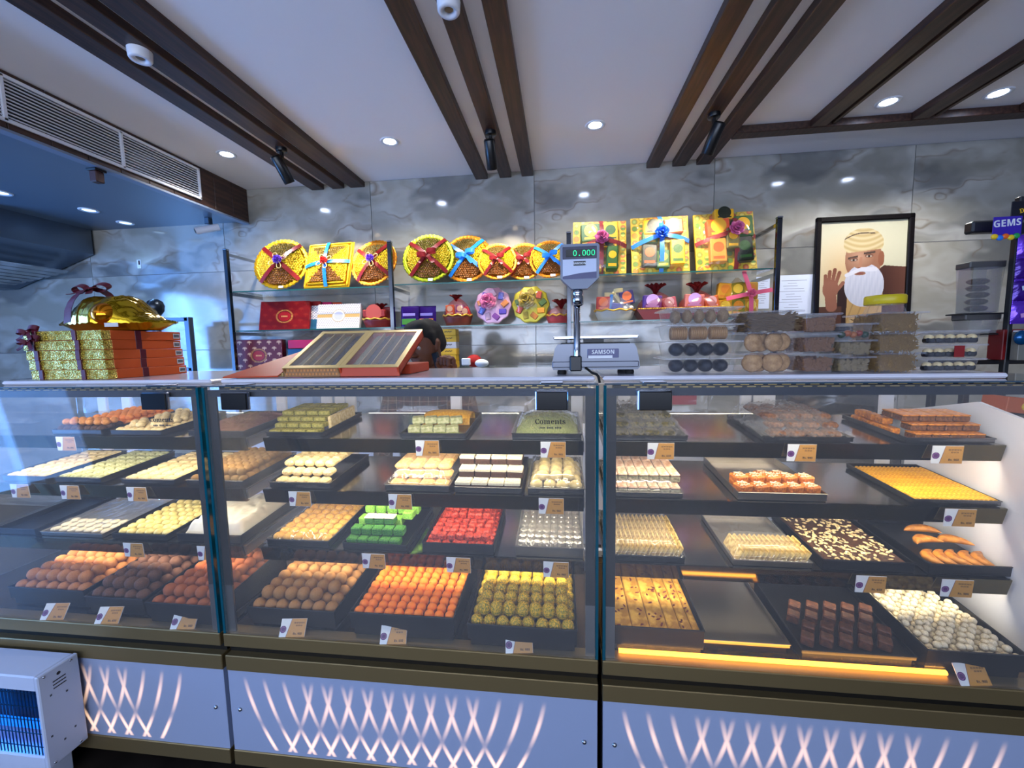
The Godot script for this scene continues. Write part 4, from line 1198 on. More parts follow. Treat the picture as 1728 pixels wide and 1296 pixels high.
# round or square dry fruit tray standing on edge; local origin at the foot, face to +z
func gift_tray(x: float, y: float, d: float, square: bool, rimc: String, rib: Material, flower: String, label: String, turn := 0.0, sticker := true, z := -1.735):
	var o := thing("dry_fruit_gift_tray", label, "gift tray", Vector3(x, y + 0.002, z), "dry fruit gift trays on the top shelf", lean(0.33) * Basis(Vector3(0, 1, 0), turn))
	var R := d / 2
	var gold := mat("foil_" + rimc, {"gold": Color(0.85, 0.66, 0.12), "green": Color(0.62, 0.66, 0.12), "copper": Color(0.78, 0.48, 0.12)}[rimc], 0.34, 0.8)
	var c := Vector3(0, R, 0)
	var g := G.new()
	if square:
		g.box(c + Vector3(0, 0, 0.006), Vector3(d, d, 0.012), 0.003)
		for s in [-1, 1]:
			for k in 2:
				var e := R - 0.012 - k * 0.022
				g.box(c + Vector3(0, s * e, 0.016 + 0.006 * k), Vector3(2 * e, 0.016, 0.02), 0.005)
				g.box(c + Vector3(s * e, 0, 0.016 + 0.006 * k), Vector3(0.016, 2 * e, 0.02), 0.005)
	else:
		g.x = Transform3D(Basis(Vector3(1, 0, 0), PI / 2), c)
		g.lathe([Vector2(0, 0.0), Vector2(R * 0.8, 0.0), Vector2(R * 0.98, 0.018), Vector2(R, 0.024), Vector2(R * 0.96, 0.032), Vector2(R * 0.92, 0.02), Vector2(R * 0.885, 0.03), Vector2(R * 0.85, 0.014), Vector2(0, 0.012)], 160, 0.016, 40)
	part(o, "tray", g.done(), gold)
	var yel := mat("nut_yellow", Color(0.86, 0.72, 0.07), 0.4)
	var brn := mat("nut_brown", Color(0.5, 0.29, 0.05), 0.45)
	var dk := mat("nut_dark", Color(0.42, 0.34, 0.06), 0.4)
	var quads := [[], [], [], []]
	var st := R * 0.082
	var n := int(R * 0.82 / st) + 1
	for i in range(-n, n + 1):
		for k in range(-n, n + 1):
			var p := Vector2((i + (0.5 if k % 2 else 0.0)) * st, k * st * 0.87) + Vector2(j(st * 0.12), j(st * 0.12))
			var q := maxf(absf(p.x), absf(p.y)) if square else p.length()
			if q > R * 0.83: continue
			var z2 := 0.018 + 0.035 * (1.0 - pow(q / R, 2.0))
			var a := fposmod(p.angle() + PI / 4, TAU)
			quads[int(a / (PI / 2)) % 4].append(c + Vector3(p.x, p.y, z2))
	nuts_in(o, "nut_fill", quads[0], yel, st * 0.56)
	nuts_in(o, "nut_fill", quads[1], dk, st * 0.56)
	nuts_in(o, "nut_fill", quads[2], yel, st * 0.56)
	nuts_in(o, "nut_fill", quads[3], brn, st * 0.56)
	for k in 2:
		var a := (PI / 2 * k + 0.06) if square else (PI / 4 + PI / 2 * k + 0.1)
		var dir := Vector3(cos(a), sin(a), 0)
		var pts := []
		for i in 13:
			var u := (i - 6) / 6.0
			pts.append(c + dir * u * R * 0.985 + Vector3(0, 0, 0.03 + 0.038 * (1.0 - u * u) + 0.001 * k))
		g = G.new()
		g.ribbon(pts, Vector3(-dir.y, dir.x, 0), R * 0.15)
		part(o, "ribbon", g.done(), rib)
	var top := c + Vector3(0, 0, 0.07)
	if flower == "bow": bow(o, "bow", R * 0.36, rib, top)
	else:
		rose(o, "ribbon_flower", R * 0.2, satin("flower_" + flower, Color(0.42, 0.22, 0.75) if flower == "purple" else Color(0.85, 0.12, 0.1)), top + Vector3(0, R * 0.03, 0))
		g = G.new()
		for i in 4:
			var a := i * 1.5 + 0.6
			var pts := []
			for q in 9: pts.append(Vector3(cos(a), sin(a), 0) * R * 0.34 * sin(q / 8.0 * PI) + Vector3(-sin(a), cos(a), 0) * R * 0.08 * sin(q / 4.0 * PI) + Vector3(0, 0, 0.004 + 0.002 * i))
			g.tube(pts, 0.003, 6)
		part(o, "cord_loops", g.done(), mat("cord_gold", Color(0.9, 0.78, 0.5), 0.4), top)
	g = G.new()
	g.x = Transform3D(Basis(Vector3(1, 0, 0), PI / 2), c)
	g.lathe([Vector2(R * 0.93, 0.031), Vector2(R * 0.75, 0.05), Vector2(R * 0.5, 0.066), Vector2(R * 0.2, 0.0725), Vector2(0, 0.073)], 32)
	if sticker: part(o, "price_sticker", bx(Vector3(R * 0.15, 0.014, 0.034), Vector3(0.034, 0.018, 0.002)), M["white_metal"])

func dots_tex() -> ImageTexture:
	var im := Image.create(160, 160, false, Image.FORMAT_RGB8)
	for y in 160: for x in 160:
		var cell := Vector2i(x / 20, y / 20)
		var p := Vector2(x % 20 - 10, y % 20 - 10)
		if cell.x % 2: p.y = fposmod(p.y + 20.0, 20.0) - 10.0
		var h := (cell.x * 7 + cell.y * 13 + cell.x * cell.y * 3) % 5
		var cc: Color = [Color(0.55, 0.62, 0.1), Color(0.9, 0.55, 0.08), Color(0.95, 0.85, 0.25), Color(0.4, 0.55, 0.12), Color(0.88, 0.4, 0.1)][h]
		var c := Color(0.92, 0.76, 0.08)
		var r := p.length()
		if r < 8.5: c = cc
		if r < 8.5 and r > 7.0: c = Color(0.7, 0.5, 0.05)
		if r < 4.0 and h % 2 == 0: c = cc.lightened(0.25)
		im.set_pixel(x, y, c)
	return img_tex(im)

func pack(p: Node3D, at: Vector3, s: Vector3, c: Color, mark := Color.TRANSPARENT, roll := 0.0, n := "snack_pack"):
	var k := "pack_%s" % c.to_html(false)
	var o := part(p, n, bx(Vector3(0, 0, s.z / 2), s, minf(s.x, s.z) * 0.12), mat(k, c.darkened(0.12), 0.5), at, Basis(Vector3(0, 0, 1), roll))
	if mark.a > 0.0:
		var g := G.new()
		g.disc(Vector3(0, s.y * 0.12, s.z), s.x * 0.34, 0.0009)
		g.box(Vector3(0, -s.y * 0.32, s.z), Vector3(s.x * 0.7, s.y * 0.12, 0.0012))
		part(o, "printed_mark", g.done(), mat("pack_%s" % mark.to_html(false), mark, 0.4))

func hamper_board(x: float, w: float, h: float, rib: Material, fl: Material, label: String, v: int, turn := 0.0):
	var o := thing("gift_hamper_board", label, "gift hamper", Vector3(x, 1.847, -1.76), "yellow gift boards on the top shelf", lean(0.2) * Basis(Vector3(0, 0, 1), 0.02 * (v - 1)))
	var m := mat("dot_print", Color(0.86, 0.86, 0.86), 0.55)
	if m.albedo_texture == null: m.albedo_texture = dots_tex()
	var g := G.new()
	g.smooth(false)
	g.box(Vector3(0, h / 2, -0.008), Vector3(w, h, 0.015))
	part(o, "board", g.done(), mat("board_gold", Color(0.85, 0.68, 0.1), 0.35))
	part(o, "dotted_front", print_face(w, h), m, Vector3(0, h / 2, 0.0006))
	var G1 := Color(0.2, 0.4, 0.12)
	var Y1 := Color(0.9, 0.66, 0.06)
	var O1 := Color(0.85, 0.3, 0.05)
	var D1 := Color(0.12, 0.14, 0.08)
	var sets := [
		[[-0.06, 0.3, 0.13, 0.12, G1, Y1], [0.07, 0.3, 0.1, 0.14, Y1, G1], [-0.07, 0.17, 0.1, 0.1, Y1, O1], [0.08, 0.11, 0.075, 0.16, G1, Y1], [-0.02, 0.09, 0.06, 0.14, Color(0.75, 0.6, 0.2), O1], [0.06, 0.22, 0.1, 0.06, Y1, D1]],
		[[-0.05, 0.31, 0.12, 0.1, Y1, D1], [0.08, 0.31, 0.12, 0.1, O1, Y1], [-0.075, 0.12, 0.095, 0.15, D1, O1], [0.1, 0.13, 0.09, 0.17, Y1, G1], [0.01, 0.09, 0.08, 0.12, G1, Y1], [-0.07, 0.24, 0.1, 0.08, G1, Y1]],
		[[-0.01, 0.37, 0.12, 0.07, Y1, D1], [-0.05, 0.28, 0.14, 0.12, O1, Y1], [0.1, 0.28, 0.12, 0.14, G1, Y1], [-0.06, 0.13, 0.1, 0.16, Color(0.85, 0.55, 0.15), O1], [0.1, 0.13, 0.1, 0.16, D1, G1], [0.03, 0.2, 0.08, 0.14, Color(0.45, 0.4, 0.08), Y1]]]
	for q in sets[v]: pack(o, Vector3(q[0], q[1] * h / 0.4, 0.002), Vector3(q[2], q[3], 0.04 + 0.01 * (int(q[1] * 100) % 3)), q[4], q[5], j(0.06))
	var ct := Vector3([0.01, 0.0, 0.05][v], h * [0.6, 0.62, 0.62][v], 0.062)
	for k in 4:
		var e: Vector3 = [Vector3(0, h - ct.y, 0), Vector3(0, -ct.y, 0), Vector3(-w / 2 - ct.x, -0.06, 0), Vector3(w / 2 - ct.x, -0.03, 0)][k]
		var pts := []
		for i in 7:
			var u := i / 6.0
			pts.append(ct + e * u + Vector3(0, 0, -0.055 * pow(u, 3.0)))
		g = G.new()
		g.ribbon(pts, Vector3(-e.y, e.x, 0).normalized(), 0.028)
		part(o, "ribbon", g.done(), rib)
	rose(o, "ribbon_rose", 0.055, fl, ct + Vector3(0, 0.01, 0.0))
	g = G.new()
	var nz := FastNoiseLite.new()
	nz.frequency = 1.0
	g.surf(20, 20, func(u: float, t: float) -> Vector3:
		var e := pow(sin(u * PI) * sin(t * PI), 0.3)
		return Vector3((u - 0.5) * w, t * h, 0.004 + 0.064 * e + 0.006 * nz.get_noise_2d(u * 9, t * 9)))
	part(o, "clear_wrap", g.done(), M["wrap_film"])

func tuft(p: Node3D, n: String, r: float, m: Material, at: Vector3):   # gathered net
	var g := G.new()
	for k in 9:
		var a := TAU * k / 9.0 + j(0.2)
		g.surf(5, 5, func(u: float, v: float) -> Vector3:
			var w := (u - 0.5) * r * (0.25 + 0.9 * v)
			var out := r * 0.75 * v * v
			return Vector3(cos(a) * out - sin(a) * w, r * v * (1.0 - 0.2 * v) + 0.12 * r * sin(u * 9.0) * v, sin(a) * out + cos(a) * w))
	part(p, n, g.done(), m, at)

func basket(x: float, y: float, w: float, h: float, d: float, m: Material, rimm: Material, label: String, z := -1.78) -> Node3D:
	var o := thing("gift_basket", label, "gift basket", Vector3(x, y + 0.001, z), "wrapped gifts on the middle glass shelf")
	var g := G.new()
	g.x = Transform3D(Basis.from_scale(Vector3(w / 2, 1, d / 2)), Vector3.ZERO)
	g.lathe([Vector2(0, 0), Vector2(0.78, 0), Vector2(0.86, h * 0.35), Vector2(0.94, h * 0.7), Vector2(1.0, h), Vector2(0.96, h), Vector2(0.9, h * 0.75), Vector2(0, h * 0.7)], 36, 0.025, 18)
	part(o, "basket", g.done(), m)
	g = G.new()
	var pts := []
	for i in 41: pts.append(Vector3(cos(TAU * i / 40.0) * w / 2, h + 0.005 * sin(i * PI / 2), sin(TAU * i / 40.0) * d / 2))
	g.tube(pts, 0.006, 6)
	part(o, "gold_trim", g.done(), rimm)
	return o

func net_wrap(o: Node3D, w: float, d: float, y0: float, h: float, m: Material, n := "net_wrap"):
	var nz := FastNoiseLite.new()
	nz.frequency = 1.0
	var g := G.new()
	g.surf(30, 10, func(u: float, v: float) -> Vector3:
		var a := -u * TAU
		var k := (1.0 - pow(v, 2.2) * 0.93) * (1.0 + 0.06 * sin(a * 9.0) * v + 0.05 * nz.get_noise_2d(cos(a) * 3, v * 5 + sin(a) * 3))
		return Vector3(cos(a) * w / 2 * k, y0 + h * v, sin(a) * d / 2 * k))
	part(o, n, g.done(), m)

func tree_tex(base: Color, motif: Color) -> ImageTexture:
	var im := Image.create(192, 140, false, Image.FORMAT_RGB8)
	for y in 140: for x in 192:
		var c := base
		var row := y / 28
		var q := Vector2(fposmod(x + (20.0 if row % 2 else 0.0), 40.0) - 20.0, y % 28 - 12)
		var r := Vector2(q.x, q.y * 1.15).length()
		if r < 10.0 and q.y < 3.0 and (int(q.x * 1.5 + q.y * 2.0) % 4 != 0 or r < 4.0): c = motif
		if absf(q.x) < 1.2 and q.y >= 2.0 and q.y < 11.0: c = motif
		var m := Vector2(x - 96, y - 74).length()
		if m < 34.0: c = base.darkened(0.1)
		if m < 34.0 and m > 27.0 and int(atan2(y - 74, x - 96) * 12.0) % 2 == 0: c = Color(0.85, 0.62, 0.3)
		if m < 24.0: c = Color(0.62, 0.08, 0.1)
		if m < 14.0 and absf(y - 74) < 4 and x % 5 < 3: c = Color(0.9, 0.7, 0.4)
		im.set_pixel(x, y, c)
	return img_tex(im)

func gift_box(x: float, y: float, s: Vector3, c: Color, label: String, z: float, lean_: float, yaw: float, print_: Material = null, group := "gift boxes on the glass shelves") -> Node3D:
	var o := thing("gift_box", label, "gift box", Vector3(x, y + 0.001, z), group, Basis(Vector3(0, 1, 0), yaw) * lean(lean_))
	part(o, "box", bx(Vector3(0, s.y / 2, -s.z / 2), s, 0.002), mat("box_%s" % c.to_html(false), c, 0.3))
	if print_: part(o, "printed_front", print_face(s.x - 0.004, s.y - 0.004), print_, Vector3(0, s.y / 2, 0.0006))
	return o

func shelf_goods():
	clear("wrap_film", Color(1, 1, 1, 0.02), 0.05).metallic_specular = 0.35
	var red := satin("ribbon_red", Color(0.48, 0.045, 0.06))
	var blue := satin("ribbon_blue", Color(0.1, 0.45, 0.82))
	gift_tray(-2.045, 1.822, 0.405, false, "gold", red, "purple", "large round gold nut tray with red ribbons and a purple flower, leftmost on the shelf", 0.1)
	gift_tray(-1.672, 1.822, 0.36, true, "gold", blue, "red", "square gold gift tray with pale blue ribbons and a red flower", -0.05, false)
	gift_tray(-1.32, 1.822, 0.36, false, "copper", red, "purple", "round copper gift tray with red ribbons and a purple flower, behind the chrome post", -0.1, false)
	gift_tray(-0.915, 1.831, 0.37, false, "green", red, "bow", "green rimmed round gift tray with a red ribbon bow", 0.05, true, -1.72)
	gift_tray(-0.655, 1.831, 0.37, false, "copper", blue, "bow", "round copper gift tray with a blue ribbon bow", 0.0, true, -1.79)
	gift_tray(-0.425, 1.831, 0.275, false, "copper", red, "bow", "smallest round gift tray with a red bow, right of the blue-bowed tray", 0.05, true, -1.725)
	gift_tray(-0.245, 1.831, 0.285, false, "copper", red, "bow", "small round gift tray with a red bow, second from the scale", 0.0, true, -1.785)
	gift_tray(-0.065, 1.831, 0.28, false, "copper", blue, "bow", "small round gift tray with a blue bow, partly behind the scale display", 0.0, true, -1.73)
	var pink := satin("flower_pink", Color(0.75, 0.33, 0.52))
	hamper_board(0.265, 0.355, 0.385, red, pink, "yellow dotted gift board with a pink rose, partly behind the scale display", 0)
	hamper_board(0.665, 0.37, 0.395, blue, satin("flower_blue", Color(0.08, 0.35, 0.8)), "yellow dotted gift board with a blue ribbon rose", 1)
	hamper_board(1.08, 0.375, 0.4, red, pink, "yellow dotted gift board with a pink rose, rightmost by the chrome post", 2)
	# middle shelf
	var y2 := 1.538
	var fil := mat("tree_red", Color.WHITE, 0.3)
	fil.albedo_texture = tree_tex(Color(0.45, 0.03, 0.04), Color(0.52, 0.12, 0.07))
	gift_box(-1.84, y2, Vector3(0.36, 0.215, 0.03), Color(0.8, 0.25, 0.05), "orange gift box, rearmost of the leaning red row", -1.842, 0.25, 0.1)
	gift_box(-1.9, y2, Vector3(0.36, 0.215, 0.03), Color(0.75, 0.05, 0.35), "magenta gift box in the leaning row behind the red ones", -1.806, 0.25, 0.1)
	gift_box(-1.965, y2, Vector3(0.36, 0.22, 0.028), Color(0.5, 0.03, 0.06), "dark red gift box just behind the front red one", -1.77, 0.25, 0.1)
	gift_box(-2.03, y2, Vector3(0.37, 0.22, 0.03), Color(0.62, 0.05, 0.06), "red gift box printed with trees, front of the leaning row", -1.73, 0.25, 0.1, fil)
	var pm := mat("pattern_print", Color.WHITE, 0.4)
	var im := Image.create(150, 90, false, Image.FORMAT_RGB8)
	for y in 90: for x in 150:
		var c := Color(0.84, 0.83, 0.82)
		if (x + (y / 6) * 3) % 8 < 4 and y % 6 < 3: c = Color(0.6, 0.55, 0.58)
		if y > 36 and y < 50: c = Color(0.72, 0.58, 0.34)
		var r := Vector2(x - 75, y - 43).length()
		if r < 24: c = Color(0.86, 0.84, 0.84)
		if r < 24 and r > 21: c = Color(0.7, 0.62, 0.5)
		if r < 16 and (x + y) % 3: c = Color(0.6, 0.62, 0.72)
		im.set_pixel(x, y, c)
	pm.albedo_texture = img_tex(im)
	var tl := mat("teal_white_print", Color.WHITE, 0.4)
	var im2 := Image.create(60, 90, false, Image.FORMAT_RGB8)
	for y in 90: for x in 60:
		var c := Color(0.82, 0.82, 0.82)
		if (x + (y / 5) * 3) % 7 < 4 and y % 5 < 3: c = Color(0.42, 0.42, 0.55)
		if y > 52: c = Color(0.12, 0.36, 0.48)
		im2.set_pixel(x, y, c)
	tl.albedo_texture = img_tex(im2)
	gift_box(-1.79, y2, Vector3(0.2, 0.185, 0.03), Color(0.8, 0.8, 0.8), "white patterned gift box with a teal lower half", -1.78, 0.25, 0.0, tl)
	gift_box(-1.6, y2, Vector3(0.33, 0.185, 0.03), Color(0.85, 0.84, 0.83), "white patterned gift box with a gold band and round emblem", -1.72, 0.25, 0.0, pm)
	var gold := mat("trim_gold", Color(0.85, 0.65, 0.25), 0.3, 0.7)
	var rednet := clear("red_net", Color(0.5, 0.02, 0.02, 0.35), 0.3)
	var rb := mat("basket_red", Color(0.5, 0.05, 0.05), 0.5)
	var b := basket(-1.31, y2, 0.22, 0.06, 0.18, rb, gold, "small red hamper with a white lace edge beside the chrome post", -1.77)
	pack(b, Vector3(-0.01, 0.1, 0.0), Vector3(0.17, 0.055, 0.05), Color(0.62, 0.08, 0.05), Color(0.72, 0.28, 0.22))
	for s in [-0.06, 0.05]: pack(b, Vector3(s, 0.085, -0.05), Vector3(0.08, 0.13, 0.03), Color(0.55, 0.12, 0.1))
	tuft(b, "red_tuft", 0.05, mat("net_red", Color(0.42, 0.025, 0.025), 0.6), Vector3(0.02, 0.13, -0.02))
	var k := 0
	for q in [[-1.055, Color(0.25, 0.55, 0.15), "purple snack pouch with a green label, left of its pair"], [-0.935, Color(0.9, 0.45, 0.1), "purple snack pouch with an orange label, right of its pair"]]:
		var o := thing("snack_pouch", q[2], "snack pouch", Vector3(q[0], y2 + 0.001, -1.72 - k * 0.02), "purple snack pouches", lean(0.1))
		var g := G.new()
		g.surf(12, 12, func(u: float, v: float) -> Vector3: return Vector3((u - 0.5) * 0.13, v * 0.145, 0.022 * pow(sin(u * PI), 0.5) * (1.0 - v * v)))
		g.surf(12, 12, func(u: float, v: float) -> Vector3: return Vector3((u - 0.5) * 0.13, v * 0.145, -0.022 * pow(sin(u * PI), 0.5) * (1.0 - v * v)), true)
		part(o, "pouch", g.done(), mat("purple_foil", Color(0.2, 0.07, 0.42), 0.25, 0.2))
		part(o, "label_band", bx(Vector3(0, 0.032, 0.0215), Vector3(0.1, 0.04, 0.003), 0.001), mat("pouch_label_%d" % k, q[1], 0.4))
		part(o, "print_band", bx(Vector3(0, 0.082, 0.019), Vector3(0.09, 0.02, 0.002), 0.0005), mat("pale_violet", Color(0.6, 0.52, 0.8), 0.4))
		k += 1
	b = basket(-0.715, y2, 0.21, 0.07, 0.17, mat("basket_brown", Color(0.42, 0.13, 0.05), 0.5), gold, "round red and gold basket of wrapped sweets with a red net top", -1.76)
	for q in [[-0.05, 0.11, Color(0.85, 0.35, 0.08)], [0.02, 0.11, Color(0.35, 0.14, 0.5)], [0.06, 0.09, Color(0.72, 0.1, 0.12)]]: pack(b, Vector3(q[0], q[1], 0.0), Vector3(0.06, 0.07, 0.03), q[2], Color(0.85, 0.75, 0.6), j(0.4))
	net_wrap(b, 0.2, 0.16, 0.06, 0.14, rednet)
	tuft(b, "net_tuft", 0.05, mat("net_red", Color(0.42, 0.025, 0.025), 0.6), Vector3(-0.01, 0.17, 0))
	k = 0
	for q in [[-0.465, pink, "pink", Color(0.35, 0.2, 0.65), "round cellophane bouquet of sweets with a big pink flower"], [-0.2, satin("flower_gold", Color(0.6, 0.5, 0.1)), "golden", Color(0.8, 0.55, 0.05), "round cellophane bouquet in yellow green foil with a golden flower"]]:
		var o := thing("sweet_bouquet", q[4], "bouquet", Vector3(q[0], y2 + 0.001, -1.76), "wrapped bouquets", lean(0.15))
		var g := G.new()
		g.x = Transform3D(Basis(Vector3(1, 0, 0), PI / 2), Vector3(0, 0.135, -0.02))
		g.lathe([Vector2(0, 0), Vector2(0.1, 0), Vector2(0.128, 0.03), Vector2(0.12, 0.034), Vector2(0, 0.02)], 40, 0.04, 10)
		part(o, "foil_collar", g.done(), mat("collar_" + str(k), [Color(0.78, 0.6, 0.72), Color(0.72, 0.66, 0.08)][k], 0.3, 0.3))
		rose(o, "big_flower", 0.07, q[1], Vector3(-0.03, 0.16, 0.02))
		var cs := [[Color(0.3, 0.2, 0.7), Color(0.85, 0.5, 0.2), Color(0.25, 0.3, 0.75), Color(0.8, 0.65, 0.75), Color(0.5, 0.2, 0.6)], [Color(0.9, 0.6, 0.05), Color(0.25, 0.4, 0.1), Color(0.8, 0.25, 0.08), Color(0.7, 0.6, 0.1), Color(0.85, 0.5, 0.1)]][k] as Array
		for i in 9:
			var a := i * 0.7 + 2.2
			pack(o, Vector3(cos(a) * 0.085, 0.135 + sin(a) * 0.085, 0.006), Vector3(0.05, 0.036, 0.025), cs[i % 5], Color.TRANSPARENT, a + 0.6, "wrapped_candy")
		g = G.new()
		var nz := FastNoiseLite.new()
		nz.frequency = 1.0
		g.x = Transform3D(Basis(Vector3(1, 0, 0), PI / 2), Vector3(0, 0.135, 0.0))
		g.surf(36, 8, func(u: float, v: float) -> Vector3:
			var a := -u * TAU
			var r := 0.13 * cos(v * PI / 2) * (1.0 + 0.1 * nz.get_noise_2d(cos(a) * 4.0, sin(a) * 4.0))
			return Vector3(cos(a) * r, 0.085 * sin(v * PI / 2) + 0.006 * nz.get_noise_2d(u * 20.0, v * 9.0), sin(a) * r))
		part(o, "cellophane", g.done(), M["wrap_film"])
		k += 1
	b = basket(-0.01, y2, 0.17, 0.055, 0.15, mat("basket_pink", Color(0.66, 0.2, 0.22), 0.5), gold, "small pink banded basket with a red net top behind the scale pole", -1.77)
	net_wrap(b, 0.16, 0.14, 0.05, 0.07, rednet)
	tuft(b, "net_tuft", 0.07, mat("net_red", Color(0.42, 0.025, 0.025), 0.6), Vector3(0.02, 0.1, 0))
	y2 = 1.546
	var wht := mat("basket_white", Color(0.72, 0.7, 0.66), 0.5)
	b = basket(0.37, y2, 0.27, 0.07, 0.18, wht, gold, "white woven basket of packets with a cream bow, right of the scale", -1.77)
	for q in [[-0.08, 0.115, 0.09, 0.09, Color(0.75, 0.2, 0.15)], [-0.03, 0.12, 0.02, 0.11, Color(0.2, 0.5, 0.8)], [0.075, 0.15, 0.09, 0.09, Color(0.2, 0.15, 0.4)], [0.01, 0.09, 0.08, 0.05, Color(0.15, 0.2, 0.6)]]: pack(b, Vector3(q[0], q[1], 0.01), Vector3(q[2], q[3], 0.03), q[4], Color(0.85, 0.4, 0.15) if q[2] > 0.085 else Color.TRANSPARENT, j(0.25))
	var g2 := G.new()
	for q in [[0.06, 0.075], [0.1, 0.08]]: g2.ball(Vector3(q[0], q[1], 0.045), Vector3.ONE * 0.019, 12, 8)
	part(b, "silver_ball", g2.done(), mat("foil_silver", Color(0.8, 0.78, 0.75), 0.3, 0.6))
	bow(b, "cream_bow", 0.06, satin("ribbon_cream", Color(0.82, 0.76, 0.55)), Vector3(-0.01, 0.185, 0.0))
	net_wrap(b, 0.25, 0.17, 0.065, 0.12, M["film"], "cellophane")
	var rt := mat("tray_red", Color(0.42, 0.02, 0.015), 0.4)
	k = 0
	for q in [[0.645, Color(0.3, 0.15, 0.55), "red boat shaped hamper with a purple pack and red net, left of two"], [0.91, Color(0.85, 0.5, 0.45), "red boat shaped hamper with an orange and pink pack, right of two"]]:
		var o := thing("boat_hamper", q[2], "gift hamper", Vector3(q[0], y2 + 0.001, -1.77), "red boat shaped hampers")
		g2 = G.new()
		g2.prism(PackedVector2Array([Vector2(-0.1, 0.0), Vector2(0.1, 0.0), Vector2(0.145, 0.065), Vector2(0.135, 0.068), Vector2(-0.135, 0.068), Vector2(-0.145, 0.065)]), -0.09, 0.09)
		part(o, "tray", g2.done(), rt)
		g2 = G.new()
		for i in 22: g2.ball(Vector3(-0.13 + i * 0.0124, 0.07, 0.088), Vector3(0.007, 0.006, 0.006), 6, 4)
		part(o, "gold_braid", g2.done(), gold)
		pack(o, Vector3(-0.04, 0.115, 0.02), Vector3(0.12, 0.085, 0.04), q[1], Color(0.75, 0.6, 0.85), -0.05)
		pack(o, Vector3(0.07, 0.105, 0.01), Vector3(0.09, 0.075, 0.04), [Color(0.75, 0.35, 0.4), Color(0.85, 0.4, 0.1)][k], Color(0.8, 0.6, 0.6), 0.2)
		net_wrap(o, 0.26, 0.17, 0.065, 0.125, clear("net_" + str(k), [Color(0.5, 0.02, 0.03, 0.3), Color(0.6, 0.12, 0.03, 0.3)][k], 0.25))
		tuft(o, "net_tuft", 0.075, mat("net_red", Color(0.42, 0.025, 0.025), 0.6), Vector3(-0.01, 0.17, 0))
		k += 1
	var o := thing("gold_hamper", "gold wrapped hamper with a pink ribbon and flower, right end of the middle shelf", "gift hamper", Vector3(1.17, y2 + 0.001, -1.8), "", lean(0.1))
	for i in 6: pack(o, Vector3(-0.08 + (i % 3) * 0.08, 0.07 + (i / 3) * 0.11, -0.03), Vector3(0.09, 0.11, 0.05), [Color(0.85, 0.6, 0.08), Color(0.3, 0.42, 0.1), Color(0.75, 0.55, 0.1)][i % 3], [Color(0.9, 0.8, 0.3), Color(0.85, 0.5, 0.1)][i % 2], j(0.15))
	net_wrap(o, 0.25, 0.18, 0.0, 0.27, clear("gold_film", Color(0.7, 0.52, 0.03, 0.25), 0.08), "gold_film_wrap")
	var pr := satin("ribbon_pink", Color(0.85, 0.36, 0.48))
	for e in [Vector3(-0.15, -0.03, 0), Vector3(0.13, 0.02, 0), Vector3(-0.03, 0.15, -0.03), Vector3(0.0, -0.13, 0.0)]:
		g2 = G.new()
		g2.ribbon([Vector3.ZERO, e * 0.4 + Vector3(0, 0, 0.004), e], Vector3(-e.y, e.x, 0).normalized(), 0.026)
		part(o, "pink_ribbon", g2.done(), pr, Vector3(0.05, 0.145, 0.085))
	rose(o, "pink_flower", 0.035, pr, Vector3(0.05, 0.145, 0.09))
	# lowest glass shelf
	var y3 := 1.2445
	var tp := mat("tree_maroon", Color.WHITE, 0.35)
	tp.albedo_texture = tree_tex(Color(0.38, 0.06, 0.13), Color(0.82, 0.68, 0.55))
	gift_box(-2.24, y3, Vector3(0.37, 0.225, 0.05), Color(0.36, 0.05, 0.12), "maroon gift box printed with pale trees and a round emblem, bottom shelf", -1.72, 0.05, 0.06, tp)
	gift_box(-1.85, y3, Vector3(0.33, 0.15, 0.06), Color(0.08, 0.34, 0.5), "blue printed gift box under the magenta one on the bottom shelf", -1.74, 0.0, 0.0)
	gift_box(-1.83, y3 + 0.155, Vector3(0.33, 0.06, 0.1), Color(0.7, 0.04, 0.3), "magenta gift box lying on the blue one", -1.72, 0.0, 0.0)
	var print_y := mat("yellow_print", Color(0.2, 0.15, 0.03), 0.5)
	for r in 6:
		for c in 2:
			var wht2 := r == 3 and c == 1
			var q := thing("small_carton", "%s small carton, %s from the top of the %s column behind the person" % ["white" if wht2 else "yellow", ["first", "second", "third", "fourth", "fifth", "sixth"][5 - r], ["left", "right"][c]], "carton", Vector3(-0.905 + c * 0.118 + j(0.004), y3 + 0.0005 + r * 0.0455, -1.78), "stacked yellow cartons")
			part(q, "carton", bx(Vector3(0, 0.022, 0), Vector3(0.113, 0.0445, 0.09), 0.0015), mat("carton_%d" % int(wht2), Color(0.72, 0.72, 0.74) if wht2 else Color(0.82, 0.64, 0.06), 0.5))
			var g := G.new()
			for i in 6: g.box(Vector3(-0.022 + i * 0.009, 0.024 + 0.003 * (i % 2), 0.0455), Vector3(0.006, 0.008, 0.0006))
			part(q, "print", g.done(), print_y)
	o = thing("red_cap", "small red cap with a white band and pompom on the bottom shelf", "hat", Vector3(-0.6, y3 + 0.001, -1.72))
	g2 = G.new()
	g2.ball(Vector3(0, 0.045, 0), Vector3(0.055, 0.045, 0.045), 16, 10)
	part(o, "cap", g2.done(), mat("felt_red", Color(0.6, 0.04, 0.05), 0.8))
	g2 = G.new()
	g2.ball(Vector3(0.06, 0.03, 0.03), Vector3(0.05, 0.028, 0.03), 14, 8)
	g2.box(Vector3(-0.045, 0.042, 0.05), Vector3(0.06, 0.05, 0.03), 0.006)
	part(o, "white_trim", g2.done(), mat("felt_white", Color(0.8, 0.84, 0.88), 0.9))
	o = thing("metal_clip", "small metal clip lying beside the red cap", "clip", Vector3(-0.47, y3 + 0.002, -1.72), "", Basis(Vector3(0, 1, 0), 0.5))
